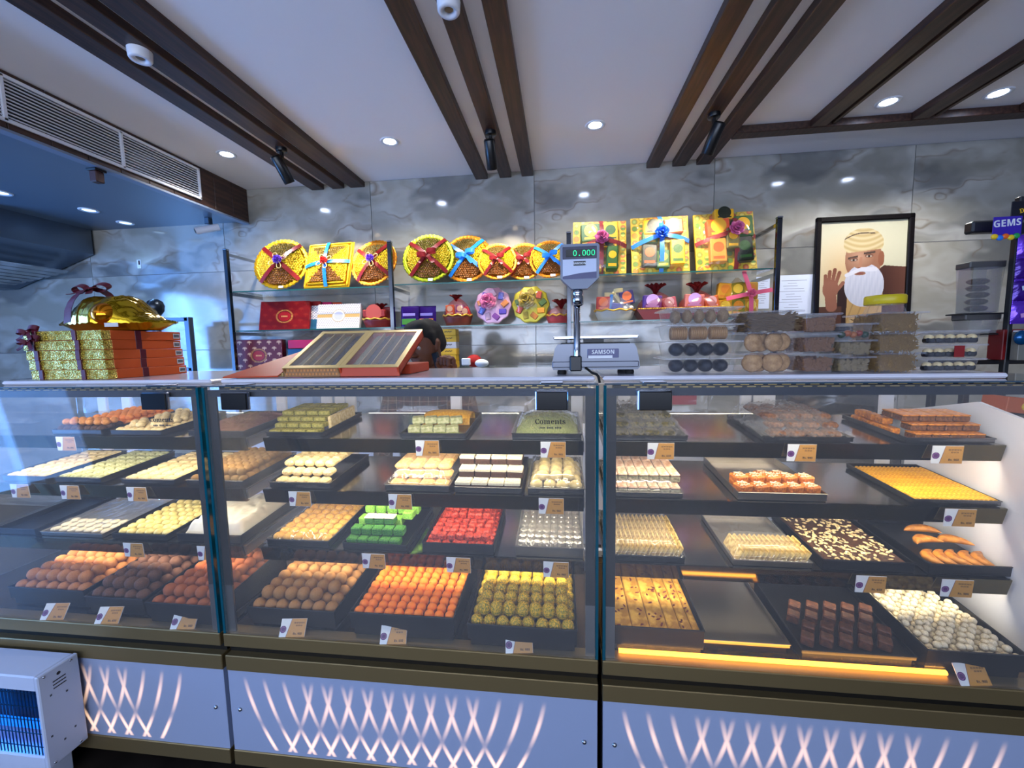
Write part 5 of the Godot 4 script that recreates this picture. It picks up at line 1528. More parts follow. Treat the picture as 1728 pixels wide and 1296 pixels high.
	part(o, "clip", bx(Vector3(0, 0.008, 0), Vector3(0.05, 0.006, 0.008), 0.002), M["chrome"])
	wall_pictures()

func wall_pictures():
	for q in [[1.412, 1.73, 0.09, 0.22, "narrow white notice sheet between the chrome post and the larger sheet"], [1.615, 1.71, 0.235, 0.27, "large white printed certificate sheet left of the portrait"]]:
		var o := thing("wall_notice", q[4], "notice", Vector3(q[0], q[1], -1.9985), "paper notices on the marble wall")
		part(o, "sheet", bx(Vector3(0, 0, 0.0005), Vector3(q[2], q[3], 0.001)), mat("sheet_white", Color(0.82, 0.85, 0.92), 0.6))
		var g := G.new()
		for i in 11: g.box(Vector3(-q[2] * 0.05 * (i % 3), q[3] * (0.36 - i * 0.068), 0.0013), Vector3(q[2] * (0.7 - 0.15 * ((i * 3) % 4)), 0.0028, 0.0004))
		part(o, "print_lines", g.done(), mat("print_grey", Color(0.5, 0.52, 0.6), 0.6))
	var w := 220
	var h := 280
	var im := Image.create(w, h, false, Image.FORMAT_RGB8)
	var ell := func(p: Vector2, c: Vector2, r: Vector2) -> float: return ((p - c) / r).length()
	var cap := func(p: Vector2, a: Vector2, b: Vector2) -> float:
		var t := clampf((p - a).dot(b - a) / (b - a).length_squared(), 0.0, 1.0)
		return p.distance_to(a.lerp(b, t))
	for y in h: for x in w:
		var p := Vector2(x, y)
		var c := Color(0.86, 0.84, 0.72).lerp(Color(0.9, 0.72, 0.5), clampf(1.0 - p.distance_to(Vector2(60, 130)) / 110.0, 0, 1) * 0.7)
		# shawl and robe
		if x > 120 and y > 118.0 + maxf(0.0, (x - 160.0)) * 0.1 + maxf(0.0, (165.0 - x)) * 0.8: c = Color(0.3, 0.17, 0.13).lerp(Color(0.42, 0.26, 0.2), clampf((x - 165.0) / 50.0, 0, 1))
		if x < 100 and y > 215.0 - x * 0.75 and x > 48: c = Color(0.2, 0.12, 0.1)
		if x <= 60 and y > 225.0: c = Color(0.36, 0.22, 0.16)
		if x > 72 + (h - y) * 0.02 and x < 165 - (y - 150) * 0.02 and y > 190: c = Color(0.8, 0.64, 0.4).darkened(0.12 * float((x + y / 3) % 23 < 4))
		# head
		if ell.call(p, Vector2(112, 100), Vector2(47, 62)) < 1.0 and y > 62: c = Color(0.64, 0.44, 0.33).lerp(Color(0.8, 0.62, 0.5), clampf(1.0 - p.distance_to(Vector2(100, 95)) / 40.0, 0, 1))
		if ell.call(p, Vector2(157, 100), Vector2(8, 20)) < 1.0: c = Color(0.6, 0.37, 0.26)
		# turban of wound folds
		var tb: float = ell.call(p, Vector2(111, 58), Vector2(51, 40))
		if tb < 1.0 and y < 84.0 - (x - 60) * 0.1:
			var fold := sin((y * 0.9 + (x - 110) * (x - 110) * 0.006) * 0.5)
			c = Color(0.78, 0.68, 0.46).lerp(Color(0.88, 0.8, 0.62), 0.5 + 0.5 * fold)
			if absf(y - (46.0 - (x - 60) * 0.22 + 6.0 * sin(x * 0.05))) < 1.3 and x < 140: c = Color(0.3, 0.22, 0.15)
		# brows, eyes, nose, lips
		if absf(y - (94.0 - (x - 90) * 0.2)) < 2.6 and x > 72 and x < 98: c = Color(0.3, 0.22, 0.18)
		if absf(y - (84.0 - (x - 125) * 0.12)) < 2.6 and x > 112 and x < 142: c = Color(0.3, 0.22, 0.18)
		for e in [Vector2(87, 102), Vector2(126, 93)]:
			if ell.call(p, e + Vector2(0, -1.5), Vector2(10.5, 5.5)) < 1.0: c = Color(0.5, 0.33, 0.25)
			if ell.call(p, e, Vector2(8, 3)) < 1.0: c = Color(0.76, 0.7, 0.64)
			if p.distance_to(e) < 3.0 and y > e.y - 2.4: c = Color(0.12, 0.08, 0.06)
		if cap.call(p, Vector2(106, 98), Vector2(104, 122)) < 4.0: c = Color(0.74, 0.52, 0.4)
		if ell.call(p, Vector2(104, 125), Vector2(9, 4)) < 1.0: c = Color(0.56, 0.32, 0.23)
		# beard and moustache
		if ell.call(p, Vector2(116, 170), Vector2(51, 58)) < 1.0 and y > 128.0 - absf(x - 106.0) * 0.45 and ell.call(p, Vector2(104, 138), Vector2(15, 5)) > 1.0:
			c = Color(0.84, 0.85, 0.9).lerp(Color(0.74, 0.76, 0.84), 0.5 + 0.3 * sin(x * 0.45 + y * 0.1) + 0.2 * sin(x * 0.9 - y * 0.05)).lerp(Color(0.88, 0.88, 0.92), 0.45)
		if ell.call(p, Vector2(104, 138), Vector2(9, 2.4)) < 1.0: c = Color(0.55, 0.3, 0.27)
		if cap.call(p, Vector2(104, 128), Vector2(70, 142)) < 5.0 or cap.call(p, Vector2(108, 127), Vector2(144, 128)) < 5.5: c = Color(0.9, 0.9, 0.93)
		# raised hand: palm, four fingers, thumb
		var hand := Color(0.62, 0.4, 0.31)
		if ell.call(p, Vector2(30, 178), Vector2(21, 26)) < 1.0 or cap.call(p, Vector2(30, 190), Vector2(34, 225)) < 15.0: c = hand
		for f in [[Vector2(16, 165), Vector2(16, 142)], [Vector2(25, 158), Vector2(27, 131)], [Vector2(35, 158), Vector2(40, 126)], [Vector2(44, 162), Vector2(52, 134)]]:
			if cap.call(p, f[0], f[1]) < 4.8: c = hand.lerp(Color(0.5, 0.27, 0.18), clampf((160.0 - y) / 40.0, 0, 1))
		if cap.call(p, Vector2(42, 188), Vector2(62, 162)) < 5.0: c = hand
		im.set_pixel(x, y, c)
	var m := mat("portrait_print", Color(0.84, 0.84, 0.84), 0.4)
	m.albedo_texture = img_tex(im)
	var o := thing("framed_portrait", "dark framed portrait of a white bearded man in a cream turban raising one palm", "picture", Vector3(2.035, 1.835, -1.985), "", lean(0.03))
	for s in [-1, 1]:
		part(o, "frame_stile", bx(Vector3(s * 0.285, 0, 0), Vector3(0.036, 0.77, 0.028), 0.006), mat("frame_black", Color(0.05, 0.028, 0.02), 0.25))
		part(o, "frame_rail", bx(Vector3(0, s * 0.367, 0), Vector3(0.606, 0.036, 0.028), 0.006), M["frame_black"])
	part(o, "mount", bx(Vector3(0, 0, -0.006), Vector3(0.55, 0.7, 0.006)), mat("mount_cream", Color(0.85, 0.84, 0.78), 0.6))
	part(o, "portrait", print_face(0.535, 0.7), m, Vector3(0, 0, -0.0025))
# ---------------------------------------------------------------- things on the counter
const TOP := 1.3078

func counter_goods():
	gift_stack()
	open_boxes()
	scale()
	tubs()

func foil_mat() -> StandardMaterial3D:
	var m := mat("gold_foil", Color(0.8, 0.66, 0.22), 0.26, 0.75)
	if m.heightmap_texture == null:
		tex(m, 0.03, [Color(0.82, 0.7, 0.25), Color(0.95, 0.85, 0.45)], [0.3, 0.7], 6.0, 128, 1.2)
		m.albedo_color = Color(1, 1, 1)
	return m

func gift_stack():
	var foil := foil_mat()
	var org := mat("box_orange_side", Color(0.78, 0.31, 0.06), 0.55)
	var rib := satin("ribbon_plum", Color(0.33, 0.04, 0.13))
	var tag_m := mat("tag_white", Color(0.78, 0.78, 0.78), 0.5)
	var names := ["bottom", "second", "middle", "fourth", "top"]
	for i in 5:
		var h := 0.0325
		var o := thing("wrapped_gift_box", "%s box of the gold foil and orange gift box stack with plum ribbons" % names[i], "gift box", Vector3(-1.655 + j(0.006) - 0.004 * i, TOP + 0.0004 + i * (h + 0.0006), -0.245), "gold and orange gift boxes in the left stack", Basis(Vector3(0, 1, 0), j(0.025)))
		part(o, "box", bx(Vector3(0.004, h / 2, 0), Vector3(0.292, h, 0.28), 0.002), org)
		var nz := FastNoiseLite.new()
		nz.seed = i
		nz.frequency = 1.0
		var g := G.new()
		g.surf(40, 8, func(u: float, v: float) -> Vector3:
			return Vector3(-0.152 + 0.304 * u, 0.001 + (h - 0.002) * v, 0.1435 + 0.004 * absf(nz.get_noise_2d(u * 16.0 + i * 7, v * 3.0)) + 0.002 * nz.get_noise_2d(u * 34.0, v * 8.0)))
		g.surf(8, 8, func(u: float, v: float) -> Vector3:
			return Vector3(0.1505 + 0.002 * absf(nz.get_noise_2d(u * 9.0, v * 5.0)), 0.001 + (h - 0.002) * v, 0.1435 - 0.03 * u))
		g.box(Vector3(0, h / 2, 0), Vector3(0.299, h - 0.001, 0.286), 0.003)
		part(o, "gold_foil", g.done(), foil)
		part(o, "orange_side", bx(Vector3(0.1475, h / 2, -0.014), Vector3(0.008, h - 0.0004, 0.26), 0.001), org)
		for x in [-0.11, 0.055]: part(o, "plum_ribbon", bx(Vector3(x + j(0.006), h / 2, 0.146), Vector3(0.016, h + 0.001, 0.006), 0.001), rib)
		part(o, "plum_ribbon", bx(Vector3(0.151, h / 2, 0.02 + j(0.01)), Vector3(0.003, h + 0.001, 0.022), 0.001), rib)
		part(o, "white_tag", bx(Vector3(0.1522, h / 2, -0.125), Vector3(0.0012, 0.019, 0.026)), tag_m)
		var bars := G.new()
		for k in 9: bars.box(Vector3(0.153, h / 2, -0.115 - k * 0.0024), Vector3(0.0005, 0.011, 0.001))
		part(o, "barcode", bars.done(), M["black"])
		if i == 3 or i == 4: bow(o, "plum_bow", 0.035, rib, Vector3(-0.115, h * 0.9, 0.15), Basis(Vector3(1, 0, 0), -0.6))
	# cellophane wrapped gold parcel
	var o := thing("gold_foil_parcel", "shiny gold wrapped parcel with a plum bow on the top of the orange box stack", "gift parcel", Vector3(-1.605, TOP + 0.1665, -0.235), "", Basis(Vector3(0, 1, 0), 0.05))
	var gm := mat("gold_shine", Color(0.72, 0.58, 0.1), 0.12, 0.85)
	var nz := FastNoiseLite.new()
	nz.frequency = 1.0
	var g := G.new()
	g.surf(64, 30, func(u: float, v: float) -> Vector3:
		var x := (u - 0.5) * 2.0
		var w := pow(1.0 - absf(x), 0.55)
		var a := v * PI
		var hump := 0.024 + 0.096 * exp(-pow((x + 0.33) / 0.3, 2.0)) + 0.09 * exp(-pow((x - 0.25) / 0.3, 2.0))
		var y := 0.024 + hump * w * pow(sin(a), 0.75) * (1.0 if v > 0 and v < 1 else 0.0)
		var n := 0.006 * nz.get_noise_2d(u * 14.0, v * 8.0) + 0.006 * absf(nz.get_noise_2d(u * 30.0 + v * 9.0, v * 6.0))
		return Vector3(x * 0.225, y + n, 0.1 * w * cos(a)))
	g.surf(48, 6, func(u: float, v: float) -> Vector3:
		var a := -u * TAU
		var x := cos(a)
		var k := lerpf(0.72, 1.0, v)
		var w := pow(maxf(1.0 - absf(x), 0.0), 0.55)
		return Vector3(x * 0.225 * k, 0.0015 + 0.027 * v, signf(sin(a)) * 0.1 * w * k))
	part(o, "foil_wrap", g.done(), gm)
	g = G.new()
	g.ball(Vector3(0.03, 0.055, 0.07), Vector3(0.04, 0.04, 0.036), 20, 14)
	part(o, "round_sweet_under_foil", g.done(), mat("gold_dome", Color(0.85, 0.5, 0.06), 0.1, 0.85))
	var band := G.new()
	var pts := []
	for i in 13:
		var a := PI * i / 12.0
		pts.append(Vector3(-0.095 + 0.02 * sin(a), 0.028 + 0.125 * pow(sin(a), 0.75), 0.088 * cos(a)))
	band.ribbon(pts, Vector3(1, 0.2, 0.1).normalized(), 0.032)
	part(o, "plum_ribbon", band.done(), rib)
	bow(o, "plum_bow", 0.055, rib, Vector3(-0.08, 0.143, 0.01), Basis(Vector3(1, 0, 0), -1.25))
	part(o, "white_tag", bx(Vector3(0.08, 0.017, 0.099), Vector3(0.05, 0.014, 0.002), 0.0005), tag_m)

func open_boxes():
	var org := mat("orange_card", Color(0.72, 0.24, 0.09), 0.5)
	var gold := mat("gold_card", Color(0.85, 0.74, 0.48), 0.35, 0.4)
	var lace := mat("lace_card", Color(0.55, 0.38, 0.2), 0.5)
	var fillm := sweet_mat("sweet_mix_dark", Color(0.28, 0.24, 0.17), Color(0.5, 0.45, 0.34), 0.09, 20.0, 0.2)
	var fill2 := sweet_mat("sweet_mix_pale", Color(0.5, 0.46, 0.35), Color(0.74, 0.69, 0.55), 0.09, 20.0, 0.2)
	var fill3 := sweet_mat("sweet_mix_violet", Color(0.13, 0.11, 0.14), Color(0.25, 0.22, 0.26), 0.09, 20.0, 0.2)
	var k := 0
	for q in [[-0.785, 0.19, lace, "slanted open sweet box with a lace patterned base, left of the orange one"], [-0.592, 0.195, org, "open orange sweet box with rows of dark sweets, propped at a slant"]]:
		var o := thing("open_sweet_box", q[3], "sweet box", Vector3(q[0], TOP + 0.001, -0.115 - 0.0 * k), "propped open sweet boxes")
		var w: float = q[1]
		var d := 0.27
		# lower base lies flat, upper tray leans back over it
		part(o, "base", bx(Vector3(0.0, 0.016, -0.19), Vector3(w, 0.032, 0.2), 0.002), q[2])
		var bs := Basis(Vector3(1, 0, 0), 0.47)
		part(o, "front_wall", bx(Vector3(0, 0.014, -0.003), Vector3(w, 0.028, 0.006), 0.001), q[2])
		var g := G.new()
		g.box(Vector3(0, 0.002, -d / 2), Vector3(w, 0.004, d))
		for s in [-1, 1]: g.box(Vector3(s * (w / 2 - 0.003), 0.014, -d / 2), Vector3(0.006, 0.028, d), 0.001)
		g.box(Vector3(0, 0.014, -d + 0.003), Vector3(w, 0.028, 0.006), 0.001)
		part(o, "tray", g.done(), q[2], Vector3(0, 0.003, -0.004), bs)
		g = G.new()
		for s in [-1, 1]:
			g.box(Vector3(s * (w / 2 - 0.008), 0.029, -d / 2), Vector3(0.016, 0.002, d), 0.0005)
			g.box(Vector3(0, 0.0292, -d / 2 + s * (d / 2 - 0.008)), Vector3(w, 0.002, 0.016), 0.0005)
		part(o, "gold_window_frame", g.done(), gold, Vector3(0, 0.003, -0.004), bs)
		for c in 4:
			var x := (c - 1.5) * (w - 0.04) / 4.0
			var pile := G.new()
			var nz := FastNoiseLite.new()
			nz.frequency = 1.0
			nz.seed = c + k * 5
			pile.surf(8, 40, func(u: float, v: float) -> Vector3:
				var e := pow(sin(u * PI), 0.4)
				return Vector3(x + (u - 0.5) * 0.034, 0.008 + 0.014 * e * (0.75 + 0.4 * nz.get_noise_2d(u * 4.0, v * 18.0)), -0.022 - v * (d - 0.044)))
			part(o, "sweet_row", pile.done(), [fillm, fill2, fill3, fillm][(c + k) % 4] if k == 1 else [fill2, fillm, fill2, fill3][c], Vector3(0, 0.003, -0.004), bs)
			if c < 3:
				part(o, "gold_divider", bx(Vector3(x + (w - 0.04) / 8.0, 0.017, -d / 2), Vector3(0.003, 0.02, d - 0.04)), gold, Vector3(0, 0.003, -0.004), bs)
		part(o, "clear_window", bx(Vector3(0, 0.0275, -d / 2), Vector3(w - 0.03, 0.0006, d - 0.03)), M["film"], Vector3(0, 0.003, -0.004), bs)
		if k == 0:
			g = G.new()
			for r in 2: for i in 16: g.box(Vector3(-0.085 + i * 0.0113 + 0.0056 * r, 0.009 + 0.012 * r, 0.0005), Vector3(0.007, 0.007, 0.001), 0.0004)
			part(o, "lace_pattern", g.done(), mat("lace_gold", Color(0.7, 0.45, 0.2), 0.4, 0.3))
		k += 1
	# the lid leaning on the left box
	var o := thing("box_lid", "flat orange box lid lying aslant beside the lace patterned box", "box lid", Vector3(-0.97, TOP + 0.002, -0.1))
	var g := G.new()
	var a := Vector3(-0.095, 0.0, 0.02)
	var b := Vector3(0.075, 0.0, -0.005)
	var c := Vector3(0.065, 0.085, -0.2)
	var d2 := Vector3(-0.02, 0.055, -0.17)
	var n := (b - a).cross(d2 - a).normalized() * 0.004
	g.smooth(false)
	var mid := (a + b + c + d2) / 4 + n / 2
	g.quad(a, b, c, d2, mid)
	g.quad(a + n, b + n, c + n, d2 + n, mid)
	for e in [[a, b], [b, c], [c, d2], [d2, a]]: g.quad(e[0], e[1], e[1] + n, e[0] + n, mid)
	part(o, "panel", g.done(), mat("orange_lid", Color(0.72, 0.28, 0.14), 0.4))
	part(o, "gold_rim", bx(Vector3(0.0, 0.006, -0.03), Vector3(0.16, 0.012, 0.012), 0.001), gold)

func scale():
	var o := thing("weighing_scale", "steel shop weighing scale with a display head on a pole, showing green zeros", "scale", Vector3(0.105, TOP, -0.2))
	var steel := mat("scale_steel", Color(0.34, 0.35, 0.38), 0.28, 1.0)
	var g := G.new()
	g.prism(PackedVector2Array([Vector2(-0.125, 0.014), Vector2(0.12, 0.014), Vector2(0.126, 0.022), Vector2(0.124, 0.04), Vector2(0.116, 0.078), Vector2(0.108, 0.09), Vector2(-0.112, 0.09), Vector2(-0.12, 0.078), Vector2(-0.128, 0.04), Vector2(-0.13, 0.022)]), -0.14, 0.075)
	part(o, "body", g.done(), steel)
	part(o, "lower_rim", bx(Vector3(-0.003, 0.03, 0.076), Vector3(0.25, 0.018, 0.006), 0.002), steel)
	part(o, "black_top", bx(Vector3(-0.002, 0.0915, -0.03), Vector3(0.2, 0.006, 0.2), 0.002), M["black_plastic"])
	part(o, "pan_post", span(-0.03, 0.03, 0.094, 0.104, -0.06, 0.0), M["black_plastic"])
	var pan := part(o, "pan", bx(Vector3(-0.002, 0.108, -0.03), Vector3(0.245, 0.008, 0.22), 0.003), M["chrome"])
	part(pan, "pan_lip", bx(Vector3(-0.002, 0.1125, 0.076), Vector3(0.245, 0.003, 0.008), 0.001), M["chrome"])
	var lab := part(o, "blue_badge", bx(Vector3(0.02, 0.062, 0.0765), Vector3(0.09, 0.026, 0.002), 0.0009), mat("badge_blue", Color(0.1, 0.13, 0.4), 0.3))
	words("SAMSON", 0.016, mat("letter_white", Color(0.85, 0.87, 0.9), 0.4), lab, "lettering", Vector3(0.02, 0.066, 0.078))
	part(lab, "white_swoosh", bx(Vector3(0.012, 0.052, 0.0776), Vector3(0.07, 0.008, 0.001), 0.0004), M["letter_white"])
	for x in [-0.1, 0.1]:
		for z in [0.05, -0.11]: part(o, "foot", lathed([Vector2(0.013, 0), Vector2(0.014, 0.006), Vector2(0.01, 0.018), Vector2(0, 0.018)], 14), M["rubber"], Vector3(x, 0, z))
	var px := -0.063
	part(o, "pole_socket", bx(Vector3(px + 0.003, 0.034, 0.092), Vector3(0.034, 0.044, 0.03), 0.003), M["black"])
	part(o, "pole", lathed([Vector2(0.0095, 0.04), Vector2(0.0095, 0.22), Vector2(0.0, 0.22)], 20), M["chrome"], Vector3(px + 0.007, 0, 0.093))
	part(o, "collar", lathed([Vector2(0.012, 0.2), Vector2(0.0165, 0.203), Vector2(0.0165, 0.226), Vector2(0.014, 0.229), Vector2(0.0165, 0.233), Vector2(0.015, 0.242), Vector2(0.008, 0.25), Vector2(0, 0.25)], 24), M["chrome"], Vector3(px + 0.009, 0, 0.093))
	var hd := Vector3(px + 0.014, 0.0, 0.096)
	g = G.new()
	g.prism(PackedVector2Array([Vector2(-0.053, 0.276), Vector2(-0.022, 0.246), Vector2(0.022, 0.246), Vector2(0.054, 0.276), Vector2(0.055, 0.364), Vector2(0.05, 0.37), Vector2(-0.05, 0.37), Vector2(-0.055, 0.364)]), -0.022, 0.012)
	var head := part(o, "display_head", g.done(), mat("head_grey", Color(0.42, 0.46, 0.54), 0.35), hd)
	part(head, "face_plate", bx(Vector3(0, 0.317, 0.0125), Vector3(0.094, 0.09, 0.002), 0.0008), mat("face_white", Color(0.72, 0.76, 0.85), 0.35))
	part(head, "screen_bezel", bx(Vector3(0, 0.345, 0.0136), Vector3(0.094, 0.034, 0.002), 0.0008), mat("bezel_blue", Color(0.05, 0.08, 0.22), 0.25))
	part(head, "screen", bx(Vector3(0, 0.344, 0.0146), Vector3(0.076, 0.02, 0.0012), 0.0005), mat("screen_dark", Color(0.005, 0.03, 0.02), 0.15))
	words("0.000", 0.021, glow("display_digits", Color(0.05, 0.9, 0.6), 1.6), head, "display_digits", Vector3(0.012, 0.3435, 0.0156), Basis.IDENTITY, "Droid Sans Mono", 0.0005)
	part(head, "name_plate", bx(Vector3(0, 0.316, 0.0138), Vector3(0.034, 0.012, 0.001), 0.0004), M["screen_dark"])
	words("SAMSON", 0.0085, M["letter_white"], head, "lettering", Vector3(0, 0.316, 0.0146), Basis.IDENTITY, "Droid Sans", 0.0003)
	g = G.new()
	g.prism(PackedVector2Array([Vector2(-0.047, 0.273), Vector2(0.047, 0.273), Vector2(0.047, 0.292), Vector2(0.0, 0.289), Vector2(-0.047, 0.281)]), 0.0135, 0.0142)
	part(head, "blue_band", g.done(), mat("band_blue", Color(0.06, 0.1, 0.36), 0.3))
	g = G.new()
	g.tube([Vector3(-0.03, 0.02, 0.08), Vector3(-0.012, 0.006, 0.11), Vector3(-0.004, 0.0055, 0.14), Vector3(0.0, 0.0, 0.148), Vector3(0.004, -0.018, 0.15)], 0.0035, 8)
	part(o, "cable", g.done(), M["rubber"])

func tub(x0: float, x1: float, y: float, h: float, d: float, z: float, label: String, group := "clear plastic tubs on the counter") -> Node3D:
	var o := thing("plastic_tub", label, "food tub", Vector3((x0 + x1) / 2, y, z), group)
	var w := x1 - x0
	var g := G.new()
	var prof := [0.0, 0.5, 1.0]
	g.surf(80, 4, func(u: float, v: float) -> Vector3:
		var a := -u * TAU + 0.001
		var k := lerpf(0.88, 0.97, v)
		var q := Vector2(cos(a), sin(a))
		var e := pow(pow(absf(q.x), 7.0) + pow(absf(q.y), 7.0), -1.0 / 7.0)
		var rib := 1.0 + 0.012 * (1.0 if int(u * 80.0) % 2 else -1.0) * (0.0 if v < 0.05 or v > 0.95 else 1.0)
		return Vector3(q.x * e * w / 2 * k * rib, 0.001 + (h - 0.004) * v, q.y * e * d / 2 * k * rib - d / 2))
	part(o, "ribbed_wall", g.done(), M["tub_plastic"])
	part(o, "floor", bx(Vector3(0, 0.001, -d / 2), Vector3(w * 0.86, 0.001, d * 0.86)), M["tub_plastic"])
	part(o, "lid", bx(Vector3(0, h - 0.0028, -d / 2), Vector3(w + 0.008, 0.005, d + 0.008), 0.002), M["tub_lid"])
	return o

func filling(n: String, m: Material, x0: float, x1: float, y: float, h: float, d: float, z: float, r: float, count: int, label: String, rods := false):
	var o := thing(n, label, "food", Vector3((x0 + x1) / 2, y + 0.003, z - d / 2))
	o.set_meta("kind", "stuff")
	part(o, "core", bx(Vector3(0, h * 0.42, 0), Vector3((x1 - x0) * 0.76, h * 0.8, d * 0.76), 0.004), m).set_meta("kind", "stuff")
	var w := (x1 - x0) * 0.41
	if rods:
		var g := G.new()
		g.tube([Vector3(-1, 0, 0), Vector3(1, 0, 0)], 0.12, 5)
		var mm := MultiMesh.new()
		mm.transform_format = MultiMesh.TRANSFORM_3D
		mm.mesh = g.done()
		mm.instance_count = count
		for i in count:
			var side := i % 3
			var p := Vector3(j(w), rng.randf() * h * 0.84, d * 0.385) if side < 2 else Vector3(j(w), h * 0.84, j(d * 0.38))
			if i % 5 == 0: p = Vector3(-w * 0.96, rng.randf() * h * 0.84, j(d * 0.36))
			mm.set_instance_transform(i, Transform3D(Basis.from_euler(Vector3(j(0.4), j(0.4), j(0.6) if r > 0.015 else j(3.0))).scaled(Vector3.ONE * r), p))
		var q := MultiMeshInstance3D.new()
		q.multimesh = mm
		q.material_override = m
		q.name = "strands"
		o.add_child(q, true)
		q.set_meta("kind", "stuff")
		return
	var pts := []
	for i in count:
		var side := i % 3
		var p := Vector3(j(w), rng.randf_range(0.1, 0.82) * h, d * 0.385) if side < 2 else Vector3(j(w), h * 0.84, j(d * 0.38))
		if i % 5 == 0: p = Vector3(-w * 0.95, rng.randf_range(0.1, 0.82) * h, j(d * 0.36))
		pts.append(p)
	nuts_in(o, "pieces", pts, m, r)

